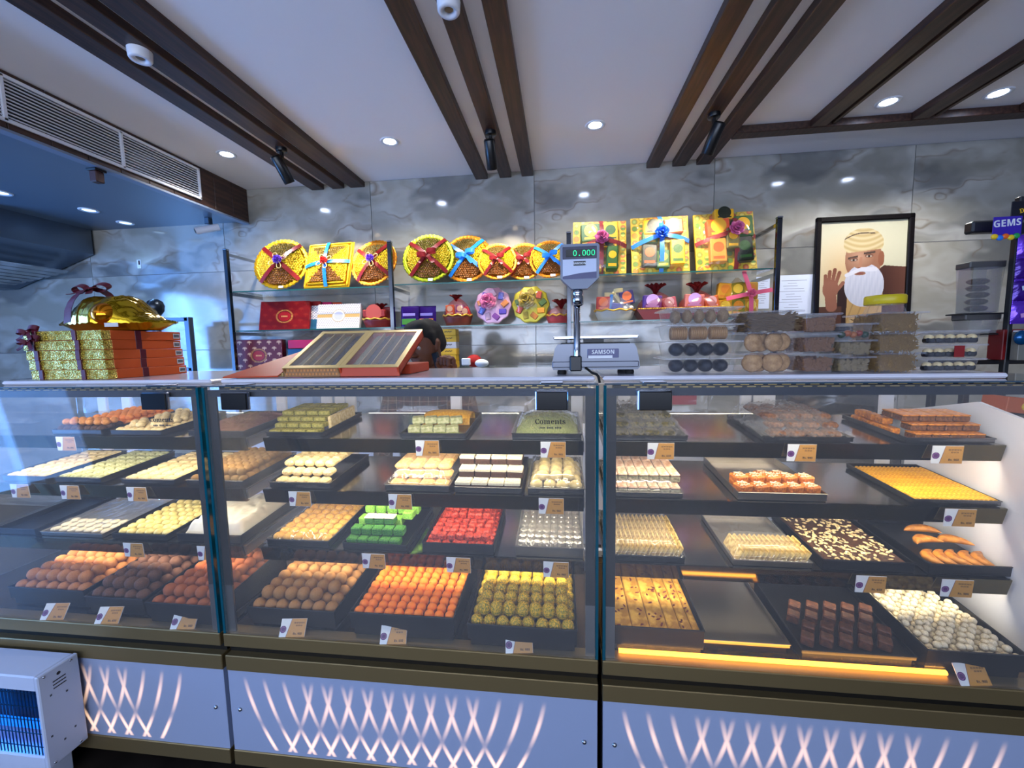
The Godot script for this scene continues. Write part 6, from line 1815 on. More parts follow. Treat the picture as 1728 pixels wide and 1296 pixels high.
func tubs():
	var tp := clear("tub_plastic", Color(0.93, 0.95, 1.0, 0.05), 0.05)
	tp.metallic_specular = 0.35
	clear("tub_lid", Color(0.85, 0.89, 0.97, 0.12), 0.08)
	var z := -0.1
	var biscuit := sweet_mat("biscuit", Color(0.6, 0.44, 0.26), Color(0.76, 0.6, 0.4), 0.04, 10.0, 0.1)
	var oat := sweet_mat("oat_cookie", Color(0.5, 0.38, 0.24), Color(0.76, 0.63, 0.46), 0.12, 24.0, 0.35)
	var coal := sweet_mat("dark_cookie", Color(0.04, 0.045, 0.07), Color(0.09, 0.09, 0.13), 0.06, 14.0, 0.15, 0.4)
	var pos := ["bottom", "second", "third", "top"]
	var disc := lathed([Vector2(0, -0.006), Vector2(0.024, -0.006), Vector2(0.0275, 0), Vector2(0.024, 0.006), Vector2(0, 0.007)], 22, 0.012, 11)
	var up := Basis(Vector3(1, 0, 0), PI / 2)
	for i in 4:
		var y := TOP + 0.0005 + i * 0.0467
		tub(0.3, 0.5, y, 0.046, 0.15, z, "%s clear tub of the four high stack beside the scale, holding %s" % [pos[i], ["dark round cookies", "dark round cookies", "upright ribbed biscuits", "knobbly oat cookies"][i]])
		var n := [4, 4, 3, 5][i] as int
		for k in n:
			var x := 0.318 + (k + 0.5) * 0.165 / n
			if i < 2:
				var g := G.new()
				g.ball(Vector3.ZERO, Vector3(0.0205, 0.0195, 0.03), 14, 8)
				one("dark_cookie", g.done(), coal, "dark round cookie in the %s tub beside the scale" % pos[i], "cookie", Vector3(x, y + 0.0215, z - 0.055), "dark cookies, %s tub" % pos[i])
			elif i == 2:
				var s := thing("ribbed_biscuit_roll", "roll of tan ribbed biscuits, number %s from the left in the third tub" % ["one", "two", "three"][k], "biscuits", Vector3(x, y + 0.0215, z - 0.06), "biscuit rolls in the third tub")
				for r in 8: part(s, "biscuit", lathed([Vector2(0, -0.0025), Vector2(0.018, -0.0025), Vector2(0.019, 0), Vector2(0.018, 0.0025), Vector2(0, 0.0025)], 14), biscuit, Vector3((r - 3.5) * 0.0055, 0, 0), Basis(Vector3(0, 0, 1), PI / 2))
			else:
				var nz := FastNoiseLite.new()
				nz.frequency = 0.3
				nz.seed = k
				var g := G.new()
				g.ball(Vector3.ZERO, Vector3(0.0145, 0.0185, 0.026), 16, 10, nz, 0.25)
				one("oat_cookie", g.done(), oat, "knobbly oat cookie in the top tub beside the scale", "cookie", Vector3(x, y + 0.0225, z - 0.055), "oat cookies in the top tub")
	for i in 3:
		var y := TOP + 0.0005 + i * 0.0575
		tub(0.51, 0.652, y, 0.057, 0.14, z, "%s clear tub in the second stack from the scale, holding %s" % [["bottom", "middle", "top"][i], ["tan round biscuits", "tan round biscuits", "thin brown snack sticks"][i]])
		if i < 2:
			for k in 4:
				one("round_biscuit", disc, biscuit, "tan round biscuit standing in the %s tub of the second stack" % ["bottom", "middle"][i], "biscuit", Vector3(0.541 + k * 0.027 + j(0.003), y + 0.0285, z - 0.035 - (k % 2) * 0.016), "round biscuits, %s tub of the second stack" % ["bottom", "middle"][i], up * Basis(Vector3(0, 0, 1), j(0.25)))
		else:
			filling("snack_sticks", oat, 0.51, 0.652, y, 0.05, 0.14, z, 0.02, 170, "thin brown snack sticks filling the top tub of the second stack", true)
	var mixed := sweet_mat("mixed_nuts", Color(0.35, 0.22, 0.12), Color(0.7, 0.5, 0.32), 0.05, 40.0, 0.1)
	var pist := sweet_mat("pistachio_nuts", Color(0.4, 0.33, 0.2), Color(0.7, 0.62, 0.46), 0.05, 40.0, 0.1)
	var sev := sweet_mat("golden_strands", Color(0.72, 0.52, 0.2), Color(0.92, 0.74, 0.4), 0.1, 30.0, 0.4)
	for i in 3:
		var y := TOP + 0.0005 + i * 0.054
		tub(0.66, 0.747, y, 0.0535, 0.13, z, "%s small tub of dark mixed nuts, stacked left of the pistachio tubs" % ["bottom", "middle", "top"][i])
		filling("mixed_nuts", mixed, 0.66, 0.747, y, 0.042, 0.13, z, 0.006, 190, "dark mixed nuts filling the %s tub of the nut stack" % ["bottom", "middle", "top"][i])
		y = TOP + 0.0005 + i * 0.0445
		tub(0.754, 0.84, y, 0.044, 0.13, z - 0.005, "%s small tub of %s, stacked between the mixed nuts and golden strands" % [["bottom", "middle", "top"][i], ["pistachios", "pistachios", "coloured candies"][i]])
		if i < 2: filling("pistachios", pist, 0.754, 0.84, y, 0.036, 0.13, z - 0.005, 0.0062, 170, "pistachio nuts filling the %s tub of the pistachio stack" % ["bottom", "middle"][i])
		else:
			var cols := [Color(0.1, 0.2, 0.08), Color(0.6, 0.3, 0.1), Color(0.62, 0.35, 0.14), Color(0.5, 0.16, 0.08), Color(0.08, 0.2, 0.1)]
			for k in 5:
				var g := G.new()
				g.ball(Vector3.ZERO, Vector3(0.009, 0.009, 0.009), 10, 7)
				one("coloured_candy", g.done(), mat("candy_%d" % k, cols[k], 0.4), "%s candy ball in the top tub of the pistachio stack" % ["dark green leftmost", "orange second", "light orange third", "red brown fourth", "green rightmost"][k], "candy", Vector3(0.769 + k * 0.0145, y + 0.013 + (0.004 if k % 2 else 0.0), z - 0.03), "candy balls in the tub")
		y = TOP + 0.0005 + i * 0.0535
		tub(0.848, 0.955, y, 0.053, 0.15, z, "%s tub of golden snack strands under the yellow lidded jar" % ["bottom", "middle", "top"][i])
		filling("golden_strands", sev, 0.848, 0.955, y, 0.05, 0.15, z, 0.009, 420, "golden crisp strands filling the %s tub of that stack" % ["bottom", "middle", "top"][i], true)
		y = TOP + 0.0005 + i * 0.0365
		tub(0.962, 1.098, y, 0.036, 0.12, z, "%s clear tray of dark and cream chocolates at the counter's right end" % ["bottom", "middle", "top"][i])
		for k in 5:
			var c := thing("filled_chocolate", "%s chocolate with a cream top in the %s clear tray" % [["first", "second", "third", "fourth", "fifth"][k], ["bottom", "middle", "top"][i]], "chocolate", Vector3(0.979 + k * 0.0255, y + 0.0025, z - 0.022), "filled chocolates in clear trays")
			part(c, "dark_base", bx(Vector3(0, 0.0075, 0), Vector3(0.021, 0.015, 0.021), 0.004), coal)
			var g := G.new()
			g.ball(Vector3(0, 0.0155, 0), Vector3(0.0105, 0.0075, 0.0105), 12, 8)
			part(c, "cream_top", g.done(), M["cream"])
		if i == 1: one("red_label", bx(Vector3.ZERO, Vector3(0.024, 0.03, 0.001)), mat("label_red", Color(0.5, 0.03, 0.06), 0.5), "plain dark red label on the front of the middle chocolate tray", "label", Vector3(1.034, y + 0.017, z + 0.0025))
	var o := thing("lidded_jar", "round clear jar with a bright yellow lid behind the golden strand tubs", "jar", Vector3(1.035, TOP + 0.001, -0.36))
	part(o, "jar_body", lathed([Vector2(0.05, 0.0), Vector2(0.06, 0.008), Vector2(0.06, 0.155), Vector2(0.046, 0.19), Vector2(0.046, 0.205)], 32), tp)
	part(o, "lid", lathed([Vector2(0.05, 0.198), Vector2(0.052, 0.2), Vector2(0.052, 0.222), Vector2(0.049, 0.226), Vector2(0.0, 0.226)], 40, 0.008, 40), mat("lid_yellow", Color(0.78, 0.7, 0.08), 0.4))
# ---------------------------------------------------------------- the person behind the counter
# prims: [a, b, radius at a, radius at b, blend]; a negative blend cuts away. Surface nets over a grid.
func nets(g: G, prims: Array, lo: Vector3, hi: Vector3, cell: float):
	var nx := int((hi.x - lo.x) / cell) + 2
	var ny := int((hi.y - lo.y) / cell) + 2
	var nz := int((hi.z - lo.z) / cell) + 2
	var f := PackedFloat32Array()
	f.resize(nx * ny * nz)
	f.fill(0.2)
	for q in prims:
		var a: Vector3 = q[0]
		var b: Vector3 = q[1]
		var ra: float = q[2]
		var rb: float = q[3]
		var k: float = q[4]
		var cut := k < 0.0
		k = absf(k)
		var m := maxf(ra, rb) + k + 2.0 * cell
		var l0 := ((Vector3(minf(a.x, b.x), minf(a.y, b.y), minf(a.z, b.z)) - Vector3.ONE * m - lo) / cell).floor()
		var h0 := ((Vector3(maxf(a.x, b.x), maxf(a.y, b.y), maxf(a.z, b.z)) + Vector3.ONE * m - lo) / cell).ceil()
		var ab := b - a
		var len2 := maxf(ab.length_squared(), 1e-8)
		for z in range(maxi(0, int(l0.z)), mini(nz, int(h0.z) + 1)):
			for y in range(maxi(0, int(l0.y)), mini(ny, int(h0.y) + 1)):
				var row := (z * ny + y) * nx
				for x in range(maxi(0, int(l0.x)), mini(nx, int(h0.x) + 1)):
					var p := lo + Vector3(x, y, z) * cell
					var t := clampf((p - a).dot(ab) / len2, 0.0, 1.0)
					var d := p.distance_to(a + ab * t) - lerpf(ra, rb, t)
					var o := f[row + x]
					if cut:
						var w := clampf(0.5 + 0.5 * (-d - o) / k, 0.0, 1.0)
						f[row + x] = lerpf(o, -d, w) + k * w * (1.0 - w)
					else:
						var w := clampf(0.5 + 0.5 * (d - o) / k, 0.0, 1.0)
						f[row + x] = lerpf(d, o, w) - k * w * (1.0 - w)
	var id := {}
	var off := [0, 1, nx, nx + 1, nx * ny, nx * ny + 1, nx * ny + nx, nx * ny + nx + 1]
	var edges := [[0, 1], [2, 3], [4, 5], [6, 7], [0, 2], [1, 3], [4, 6], [5, 7], [0, 4], [1, 5], [2, 6], [3, 7]]
	for z in nz - 1:
		for y in ny - 1:
			for x in nx - 1:
				var i := (z * ny + y) * nx + x
				var inside := 0
				for o in off: if f[i + o] < 0.0: inside += 1
				if inside == 0 or inside == 8: continue
				var s := Vector3.ZERO
				var n := 0
				for e in edges:
					var u := f[i + off[e[0]]]
					var v := f[i + off[e[1]]]
					if (u < 0.0) == (v < 0.0): continue
					var t := u / (u - v)
					var pa := Vector3(e[0] & 1, (e[0] >> 1) & 1, e[0] >> 2)
					var pb := Vector3(e[1] & 1, (e[1] >> 1) & 1, e[1] >> 2)
					s += pa.lerp(pb, t)
					n += 1
				id[i] = lo + (Vector3(x, y, z) + s / n) * cell
	g.smooth(true)
	var steps := [1, nx, nx * ny]
	for i in id:
		for ax in 3:
			var u: int = steps[(ax + 1) % 3]
			var v: int = steps[(ax + 2) % 3]
			var w: int = steps[ax]
			if (f[i] < 0.0) == (f[i + w] < 0.0): continue
			if not (id.has(i - u) and id.has(i - v) and id.has(i - u - v)): continue
			var q := [id[i], id[i - u], id[i - u - v], id[i - v]]
			for t in ([[0, 1, 2], [0, 2, 3]] if f[i] < 0.0 else [[0, 2, 1], [0, 3, 2]]):
				for c in t: g.vert(q[c])

func person():
	var o := thing("person", "dark haired person in a plaid shirt bent behind the counter, fist raised to cheek", "person", Vector3(-0.68, 0, -0.95))
	var skin := mat("skin", Color(0.42, 0.25, 0.17), 0.55)
	skin.subsurf_scatter_enabled = true
	skin.subsurf_scatter_strength = 0.08
	var V := func(x: float, y: float, z: float) -> Vector3: return Vector3(x, y, z)
	var S := 0.045
	# joints, relative to the spot between the feet; the back is bent, the head turned a little to the left
	var neck := Vector3(0.0, 1.26, 0.02)
	var shl := Vector3(-0.17, 1.18, -0.01)
	var shr := Vector3(0.17, 1.18, 0.0)
	var ell := Vector3(-0.23, 0.93, 0.06)
	var elr := Vector3(0.25, 1.03, 0.16)
	var wrl := Vector3(-0.16, 0.82, 0.24)
	var wrr := Vector3(0.155, 1.265, 0.14)
	var hip := Vector3(0, 0.84, -0.1)
	var torso := [[Vector3(-0.09, 0.86, -0.1), Vector3(0.09, 0.86, -0.1), 0.105, 0.105, S], [hip, Vector3(0, 1.05, -0.06), 0.135, 0.14, S], [Vector3(-0.06, 1.08, -0.04), Vector3(0.06, 1.08, -0.04), 0.125, 0.125, S], [shl, shr, 0.062, 0.062, S], [Vector3(0, 1.05, -0.05), Vector3(0, 1.19, 0.0), 0.13, 0.09, S]]
	var arms := [[shl, ell, 0.052, 0.042, 0.03], [ell, wrl, 0.04, 0.027, 0.02], [shr, elr, 0.052, 0.042, 0.03], [elr, wrr, 0.04, 0.027, 0.02]]
	var legs := []
	for s in [-1.0, 1.0]:
		legs.append([Vector3(s * 0.09, 0.86, -0.1), Vector3(s * 0.1, 0.46, -0.02), 0.09, 0.06, 0.03])
		legs.append([Vector3(s * 0.1, 0.46, -0.02), Vector3(s * 0.1, 0.09, -0.07), 0.058, 0.038, 0.02])
		legs.append([Vector3(s * 0.1, 0.05, -0.09), Vector3(s * 0.11, 0.04, 0.1), 0.045, 0.036, 0.02])
	var g := G.new()
	nets(g, torso + arms + legs + [[Vector3(0, 1.17, 0.0), neck, 0.06, 0.056, 0.03], [neck, Vector3(0, 1.34, 0.03), 0.055, 0.052, 0.02]], Vector3(-0.4, -0.02, -0.34), Vector3(0.42, 1.4, 0.36), 0.014)
	# head on a grid of its own, turned on the neck
	var H := Transform3D(Basis(Vector3(0, 1, 0), -0.38) * Basis(Vector3(1, 0, 0), 0.2) * Basis(Vector3(0, 0, 1), 0.14), Vector3(0.0, 1.395, 0.04))
	var head := [
		[Vector3(0, 0.035, -0.025), Vector3(0, 0.03, 0.005), 0.083, 0.078, 0.03], [Vector3(0, -0.01, 0.02), Vector3(0, -0.075, 0.045), 0.062, 0.034, 0.04],
		[Vector3(-0.035, -0.03, 0.035), Vector3(-0.025, -0.07, 0.04), 0.034, 0.026, 0.025], [Vector3(0.035, -0.03, 0.035), Vector3(0.025, -0.07, 0.04), 0.034, 0.026, 0.025],
		[Vector3(-0.032, 0.026, 0.07), Vector3(0.032, 0.026, 0.07), 0.0135, 0.0135, 0.02], [Vector3(0, 0.012, 0.083), Vector3(0, -0.022, 0.101), 0.007, 0.012, 0.012],
		[Vector3(-0.012, -0.026, 0.088), Vector3(0.012, -0.026, 0.088), 0.0085, 0.0085, 0.008], [Vector3(-0.018, -0.052, 0.08), Vector3(0.018, -0.052, 0.08), 0.008, 0.008, 0.008],
		[Vector3(-0.016, -0.062, 0.077), Vector3(0.016, -0.062, 0.077), 0.0085, 0.0085, 0.006], [Vector3(-0.032, 0.006, 0.09), Vector3(-0.032, 0.006, 0.095), 0.014, 0.014, -0.012], [Vector3(0.032, 0.006, 0.09), Vector3(0.032, 0.006, 0.095), 0.014, 0.014, -0.012],
		[Vector3(-0.078, 0.012, -0.005), Vector3(-0.074, -0.022, 0.0), 0.017, 0.012, 0.008], [Vector3(0.078, 0.012, -0.005), Vector3(0.074, -0.022, 0.0), 0.017, 0.012, 0.008], [Vector3(0, -0.05, -0.03), Vector3(0, -0.12, -0.03), 0.05, 0.05, 0.03]]
	g.x = H
	nets(g, head, Vector3(-0.11, -0.13, -0.13), Vector3(0.11, 0.14, 0.13), 0.005)
	# hands: right of the picture a fist at the cheek, the other relaxed
	var fist := Transform3D(Basis(Vector3(0, 1, 0), -0.5) * Basis(Vector3(0, 0, 1), 0.12), wrr + Vector3(0.0, 0.012, 0.0))
	g.x = fist
	var hp := [[Vector3(-0.024, 0.022, 0), Vector3(0.024, 0.02, 0), 0.02, 0.02, 0.015], [Vector3(-0.028, 0.052, 0.002), Vector3(0.028, 0.048, 0.002), 0.018, 0.016, 0.012], [Vector3(0, -0.02, 0), Vector3(0, 0.02, 0), 0.024, 0.026, 0.015]]
	for k in 4:
		var x := -0.033 + k * 0.0215
		var top: float = [0.066, 0.071, 0.068, 0.06][k]
		hp.append([Vector3(x, top, 0.006), Vector3(x - 0.001, top - 0.004, 0.034), 0.0105, 0.0098, 0.004])
		hp.append([Vector3(x - 0.001, top - 0.004, 0.034), Vector3(x, top - 0.032, 0.038), 0.0098, 0.009, 0.003])
		hp.append([Vector3(x, top - 0.032, 0.038), Vector3(x, top - 0.036, 0.018), 0.009, 0.0085, 0.003])
	hp.append([Vector3(-0.03, 0.015, 0.012), Vector3(-0.045, 0.035, 0.03), 0.013, 0.0105, 0.008])
	hp.append([Vector3(-0.045, 0.035, 0.03), Vector3(-0.03, 0.045, 0.048), 0.0105, 0.0085, 0.003])
	nets(g, hp, Vector3(-0.075, -0.05, -0.035), Vector3(0.065, 0.095, 0.07), 0.0035)
	g.x = Transform3D(Basis(Vector3(0, 1, 0), 0.5) * Basis(Vector3(1, 0, 0), PI / 2 + 0.5), wrl)
	var h2 := [[Vector3(-0.024, 0.03, 0), Vector3(0.024, 0.03, 0), 0.018, 0.018, 0.015], [Vector3(0, -0.02, 0), Vector3(0, 0.05, 0), 0.024, 0.024, 0.015]]
	for k in 4:
		var x := -0.03 + k * 0.02
		var l: float = [0.055, 0.062, 0.058, 0.045][k]
		h2.append([Vector3(x, 0.065, 0), Vector3(x * 1.1, 0.065 + l * 0.5, 0.006), 0.0095, 0.009, 0.004])
		h2.append([Vector3(x * 1.1, 0.065 + l * 0.5, 0.006), Vector3(x * 1.1, 0.065 + l, 0.022), 0.009, 0.0078, 0.003])
	h2.append([Vector3(-0.03, 0.015, 0), Vector3(-0.055, 0.045, 0.012), 0.013, 0.01, 0.008])
	h2.append([Vector3(-0.055, 0.045, 0.012), Vector3(-0.058, 0.07, 0.02), 0.01, 0.008, 0.003])
	nets(g, h2, Vector3(-0.08, -0.05, -0.04), Vector3(0.065, 0.15, 0.05), 0.0035)
	part(o, "body", g.done(), skin)
	# eyes
	for s in [-1.0, 1.0]:
		g = G.new()
		g.ball(Vector3.ZERO, Vector3.ONE * 0.0115, 14, 10)
		var e := part(o, "eye", g.done(), mat("eye_white", Color(0.7, 0.68, 0.66), 0.2), H * Vector3(s * 0.032, 0.008, 0.0745), H.basis)
		g = G.new()
		g.ball(Vector3(0, -0.002, 0.0075), Vector3(0.0052, 0.0052, 0.0045), 10, 6)
		part(e, "iris", g.done(), M["black"])
	# hair
	g = G.new()
	g.x = H
	nets(g, [[Vector3(0, 0.052, -0.035), Vector3(0, 0.06, 0.0), 0.088, 0.08, 0.03], [Vector3(-0.03, 0.098, 0.03), Vector3(0.04, 0.1, 0.035), 0.03, 0.028, 0.03], [Vector3(0.068, 0.05, 0.01), Vector3(0.072, 0.012, 0.012), 0.022, 0.014, 0.02], [Vector3(-0.066, 0.05, 0.01), Vector3(-0.07, 0.02, 0.01), 0.022, 0.014, 0.02], [Vector3(-0.02, -0.0, -0.075), Vector3(0.02, 0.0, -0.075), 0.05, 0.05, 0.03],
		[Vector3(0.0, 0.0, 0.12), Vector3(0, 0.035, 0.12), 0.055, 0.05, -0.01]], Vector3(-0.13, -0.1, -0.15), Vector3(0.13, 0.18, 0.12), 0.006)
	var hm := mat("hair_black", Color(0.018, 0.014, 0.013), 0.7)
	tex(hm, 0.03, [Color(0.006, 0.005, 0.005), Color(0.02, 0.017, 0.015)], [0.35, 0.75], 9.0, 128, 0.5, FastNoiseLite.TYPE_SIMPLEX, 3, Vector3(3, 1, 3))
	hm.albedo_color = Color.WHITE
	part(o, "hair", g.done(), hm)
	for s in [-1.0, 1.0]:
		g = G.new()
		g.tube([H * Vector3(s * 0.018, 0.031, 0.088), H * Vector3(s * 0.034, 0.036, 0.084), H * Vector3(s * 0.05, 0.03, 0.07)], [0.003, 0.004, 0.002], 6)
		part(o, "eyebrow", g.done(), hm)
	# shirt and trousers
	var plaid := mat("plaid_cloth", Color.WHITE, 0.85)
	var im := Image.create(96, 96, false, Image.FORMAT_RGB8)
	for y in 96: for x in 96:
		var c := Color(0.22, 0.13, 0.13)
		if x % 32 < 12: c = c.lerp(Color(0.36, 0.14, 0.13), 0.5)
		if y % 32 < 12: c = c.lerp(Color(0.12, 0.1, 0.16), 0.5)
		if x % 32 > 19 and x % 32 < 23: c = c.lerp(Color(0.66, 0.58, 0.5), 0.55)
		if y % 32 > 19 and y % 32 < 23: c = c.lerp(Color(0.66, 0.58, 0.5), 0.55)
		im.set_pixel(x, y, c)
	plaid.albedo_texture = img_tex(im)
	plaid.uv1_triplanar = true
	plaid.uv1_scale = Vector3.ONE * 7.5
	g = G.new()
	var fat := func(list: Array, by: float) -> Array:
		var out := []
		for q in list: out.append([q[0], q[1], q[2] + by, q[3] + by, q[4]])
		return out
	nets(g, fat.call(torso, 0.011) + fat.call([[shl, ell, 0.054, 0.045, 0.03], [ell, ell.lerp(wrl, 0.75), 0.043, 0.034, 0.02], [shr, elr, 0.054, 0.045, 0.03], [elr, elr.lerp(wrr, 0.7), 0.043, 0.034, 0.02], [Vector3(0, 1.18, 0.0), Vector3(0, 1.235, 0.005), 0.075, 0.06, 0.02]], 0.01), Vector3(-0.4, 0.72, -0.34), Vector3(0.42, 1.36, 0.36), 0.014)
	part(o, "plaid_shirt", g.done(), plaid)
	g = G.new()
	nets(g, fat.call([legs[0], legs[1], legs[3], legs[4], [Vector3(-0.09, 0.87, -0.1), Vector3(0.09, 0.87, -0.1), 0.1, 0.1, 0.04]], 0.014), Vector3(-0.3, 0.02, -0.34), Vector3(0.3, 1.02, 0.2), 0.015)
	part(o, "trousers", g.done(), mat("dark_cloth", Color(0.05, 0.055, 0.07), 0.85))
	# a dark phone held in the fist against the cheek
	var ph := thing("mobile_phone", "small black phone held in the person's fist beside the cheek", "phone", o.position + fist * Vector3(-0.052, 0.05, 0.024), "", Basis(Vector3(0, 0, 1), 0.25) * Basis(Vector3(0, 1, 0), 0.9))
	part(ph, "case", bx(Vector3.ZERO, Vector3(0.012, 0.1, 0.05), 0.004), M["black_plastic"])
# ---------------------------------------------------------------- kitchen side at the left
func left_side():
	var steel := mat("hood_steel", Color(0.45, 0.5, 0.56), 0.28, 0.9)
	var o := thing("cooker_hood", "stainless steel cooker hood with a sloping filter underside at the left edge", "cooker hood", Vector3(-4.3, 1.94, -1.98))
	var g := G.new()
	g.prism(PackedVector2Array([Vector2(-0.9, 0.47), Vector2(0.43, 0.47), Vector2(0.43, 0.27), Vector2(-0.36, 0.01), Vector2(-0.9, 0.01)]), 0.0, 0.75)
	part(o, "canopy", g.done(), steel)
	g = G.new()
	g.prism(PackedVector2Array([Vector2(-0.37, 0.0), Vector2(0.44, 0.262), Vector2(0.448, 0.28), Vector2(-0.37, 0.022)]), 0.73, 0.76)
	part(o, "bright_lip", g.done(), M["chrome"])
	for i in 7:
		g = G.new()
		g.prism(PackedVector2Array([Vector2(-0.3 + i * 0.085, 0.012), Vector2(-0.255 + i * 0.085, 0.026), Vector2(-0.255 + i * 0.085, 0.034), Vector2(-0.3 + i * 0.085, 0.02)]), 0.06, 0.7)
		part(o, "filter_slat", g.done(), M["chrome"], Vector3(0, 0.018 + i * 0.0137, 0))
	o = thing("steel_stand", "grey steel stand with a white panel and a round dark knob, behind the gift stack", "stand", Vector3(-2.98, 0, -1.62))
	var sm := mat("stand_grey", Color(0.32, 0.37, 0.42), 0.35, 0.7)
	g = G.new()
	g.tube([Vector3(0.03, 0.0, 0), Vector3(0.03, 1.66, 0)], 0.022, 12)
	part(o, "post", g.done(), sm)
	part(o, "knob", lathed([Vector2(0, -0.05), Vector2(0.03, -0.05), Vector2(0.05, -0.02), Vector2(0.055, 0.02), Vector2(0.045, 0.05), Vector2(0.02, 0.066), Vector2(0, 0.068)], 24), mat("knob_dark", Color(0.2, 0.23, 0.27), 0.3, 0.8), Vector3(0.03, 1.71, 0.0))
	for y in [1.625, 1.26]: part(o, "rail", span(0.03, 0.3, y - 0.014, y + 0.014, -0.02, 0.02, 0.003), sm)
	part(o, "post", span(0.27, 0.31, 0.0, 1.64, -0.02, 0.02, 0.003), sm)
	part(o, "panel", span(-0.28, 0.0, 1.22, 1.62, -0.01, 0.014, 0.004), mat("panel_white_blue", Color(0.7, 0.78, 0.9), 0.4))
	part(o, "panel_recess", span(-0.26, -0.05, 1.26, 1.57, 0.012, 0.018, 0.002), mat("recess_grey", Color(0.3, 0.42, 0.58), 0.5))
	part(o, "dark_cap", span(-0.2, 0.0, 1.62, 1.66, -0.03, 0.03, 0.01), M["black_plastic"])
	o = thing("ceiling_camera", "small white security camera on the wall under the lowered ceiling", "camera", Vector3(-2.68, 2.41, -1.86))
	part(o, "mount", span(-0.02, 0.02, -0.05, 0.0, -0.02, 0.02, 0.004), sm)
	g = G.new()
	g.tube([Vector3(0.05, -0.06, -0.04), Vector3(-0.06, -0.11, 0.06)], 0.026, 14)
	part(o, "barrel", g.done(), M["white_metal"])
	part(o, "lens", lathed([Vector2(0.02, 0), Vector2(0.015, 0.004), Vector2(0, 0.005)], 14), M["black"], Vector3(-0.061, -0.1105, 0.061), Basis(Quaternion(Vector3.UP, Vector3(-0.6, -0.27, 0.55).normalized())))
	o = thing("brown_bracket", "small brown bracket hanging from the lower edge of the plank fascia", "bracket", Vector3(-2.5, 2.388, -0.95))
	part(o, "plate", span(-0.03, 0.03, -0.012, 0.0, -0.03, 0.03, 0.002), M["black_plastic"])
	part(o, "block", span(-0.022, 0.022, -0.07, -0.012, -0.022, 0.022, 0.004), mat("bracket_brown", Color(0.25, 0.13, 0.11), 0.5))
	o = thing("wall_marker", "tiny brown and white sticker on the bluish marble at the left", "sticker", Vector3(-3.472, 2.12, -1.9985))
	part(o, "sticker", bx(Vector3(0, 0, 0.001), Vector3(0.035, 0.07, 0.002), 0.0008), M["white_metal"])
	part(o, "brown_mark", bx(Vector3(0.004, 0.012, 0.0022), Vector3(0.016, 0.035, 0.001)), mat("bracket_brown", Color(0.25, 0.13, 0.11), 0.5))
	insect_lamp()

func insect_lamp():
	var o := thing("insect_lamp", "scuffed white insect killer lamp glowing blue, standing before the left case", "insect lamp", Vector3(-1.6, 0, 0.015))
	var wm := mat("killer_white", Color(0.74, 0.78, 0.86), 0.4)
	var L0 := 0.62
	var g := G.new()
	g.box(Vector3(-L0 / 2, 0.05, 0.05), Vector3(L0 - 0.08, 0.1, 0.07), 0.004)
	part(o, "stand", g.done(), wm)
	part(o, "right_end_plate", bx(Vector3(0, 0.255, 0.053), Vector3(0.014, 0.31, 0.107), 0.003), wm)
	part(o, "left_end_plate", bx(Vector3(-L0, 0.255, 0.053), Vector3(0.014, 0.31, 0.107), 0.003), wm)
	part(o, "top_cover", bx(Vector3(-L0 / 2, 0.385, 0.053), Vector3(L0 - 0.014, 0.05, 0.103), 0.004), wm)
	part(o, "bottom_tray", bx(Vector3(-L0 / 2, 0.12, 0.053), Vector3(L0 - 0.014, 0.04, 0.103), 0.004), wm)
	part(o, "dark_back", bx(Vector3(-L0 / 2, 0.25, 0.006), Vector3(L0 - 0.014, 0.23, 0.008)), mat("killer_dark", Color(0.02, 0.12, 0.2), 0.3, 0.4))
	for y in [0.325, 0.18]:
		g = G.new()
		g.tube([Vector3(-L0 + 0.02, y, 0.04), Vector3(-0.02, y, 0.04)], 0.013, 12)
		part(o, "blue_tube_lamp", g.done(), glow("uv_tube", Color(0.05, 0.45, 1.0), 1.6))
	area("insect_tube_lamp", Vector3(-1.6 - L0 / 2, 0.25, 0.075), Vector3(0, 0, 1), Vector2(L0 - 0.1, 0.16), Color(0.15, 0.55, 1.0), 0.25)
	var w := bx(Vector3.ZERO, Vector3(0.0022, 0.225, 0.0022))
	for i in 46: part(o, "grille_wire", w, M["killer_dark"], Vector3(-L0 + 0.02 + i * 0.0128, 0.253, 0.098))
	for y in [0.17, 0.215, 0.26, 0.305, 0.35]: part(o, "grille_rail", bx(Vector3(-L0 / 2, y, 0.1), Vector3(L0 - 0.02, 0.002, 0.002)), M["killer_dark"])
	# warning print on the end plate
	g = G.new()
	for k in 3: g.box(Vector3(0.0073, 0.367 - k * 0.011, 0.055), Vector3(0.0006, 0.0035, 0.034))
	g.x = Transform3D(Basis(Vector3(0, 0, 1), -PI / 2), Vector3(0.0073, 0.385, 0.055))
	g.lathe([Vector2(0.0055, 0), Vector2(0, 0.0006)], 10)
	g.x = Transform3D.IDENTITY
	part(o, "printed_symbol", g.done(), M["black"])
	g = G.new()
	for q in [[0.33, 0.08], [0.31, 0.04], [0.2, 0.09], [0.16, 0.06], [0.175, 0.03]]: g.box(Vector3(0.0072, q[0], q[1]), Vector3(0.0006, 0.006, 0.005))
	part(o, "scuff", g.done(), mat("scuff_grey", Color(0.25, 0.27, 0.3), 0.6))
	for q in [[0.11, 0.02], [0.11, 0.09], [0.4, 0.02], [0.4, 0.09]]: part(o, "screw", lathed([Vector2(0.004, 0), Vector2(0.003, 0.002), Vector2(0, 0.0022)], 10), M["chrome"], Vector3(0.007, q[0], q[1]), Basis(Vector3(0, 0, 1), -PI / 2))

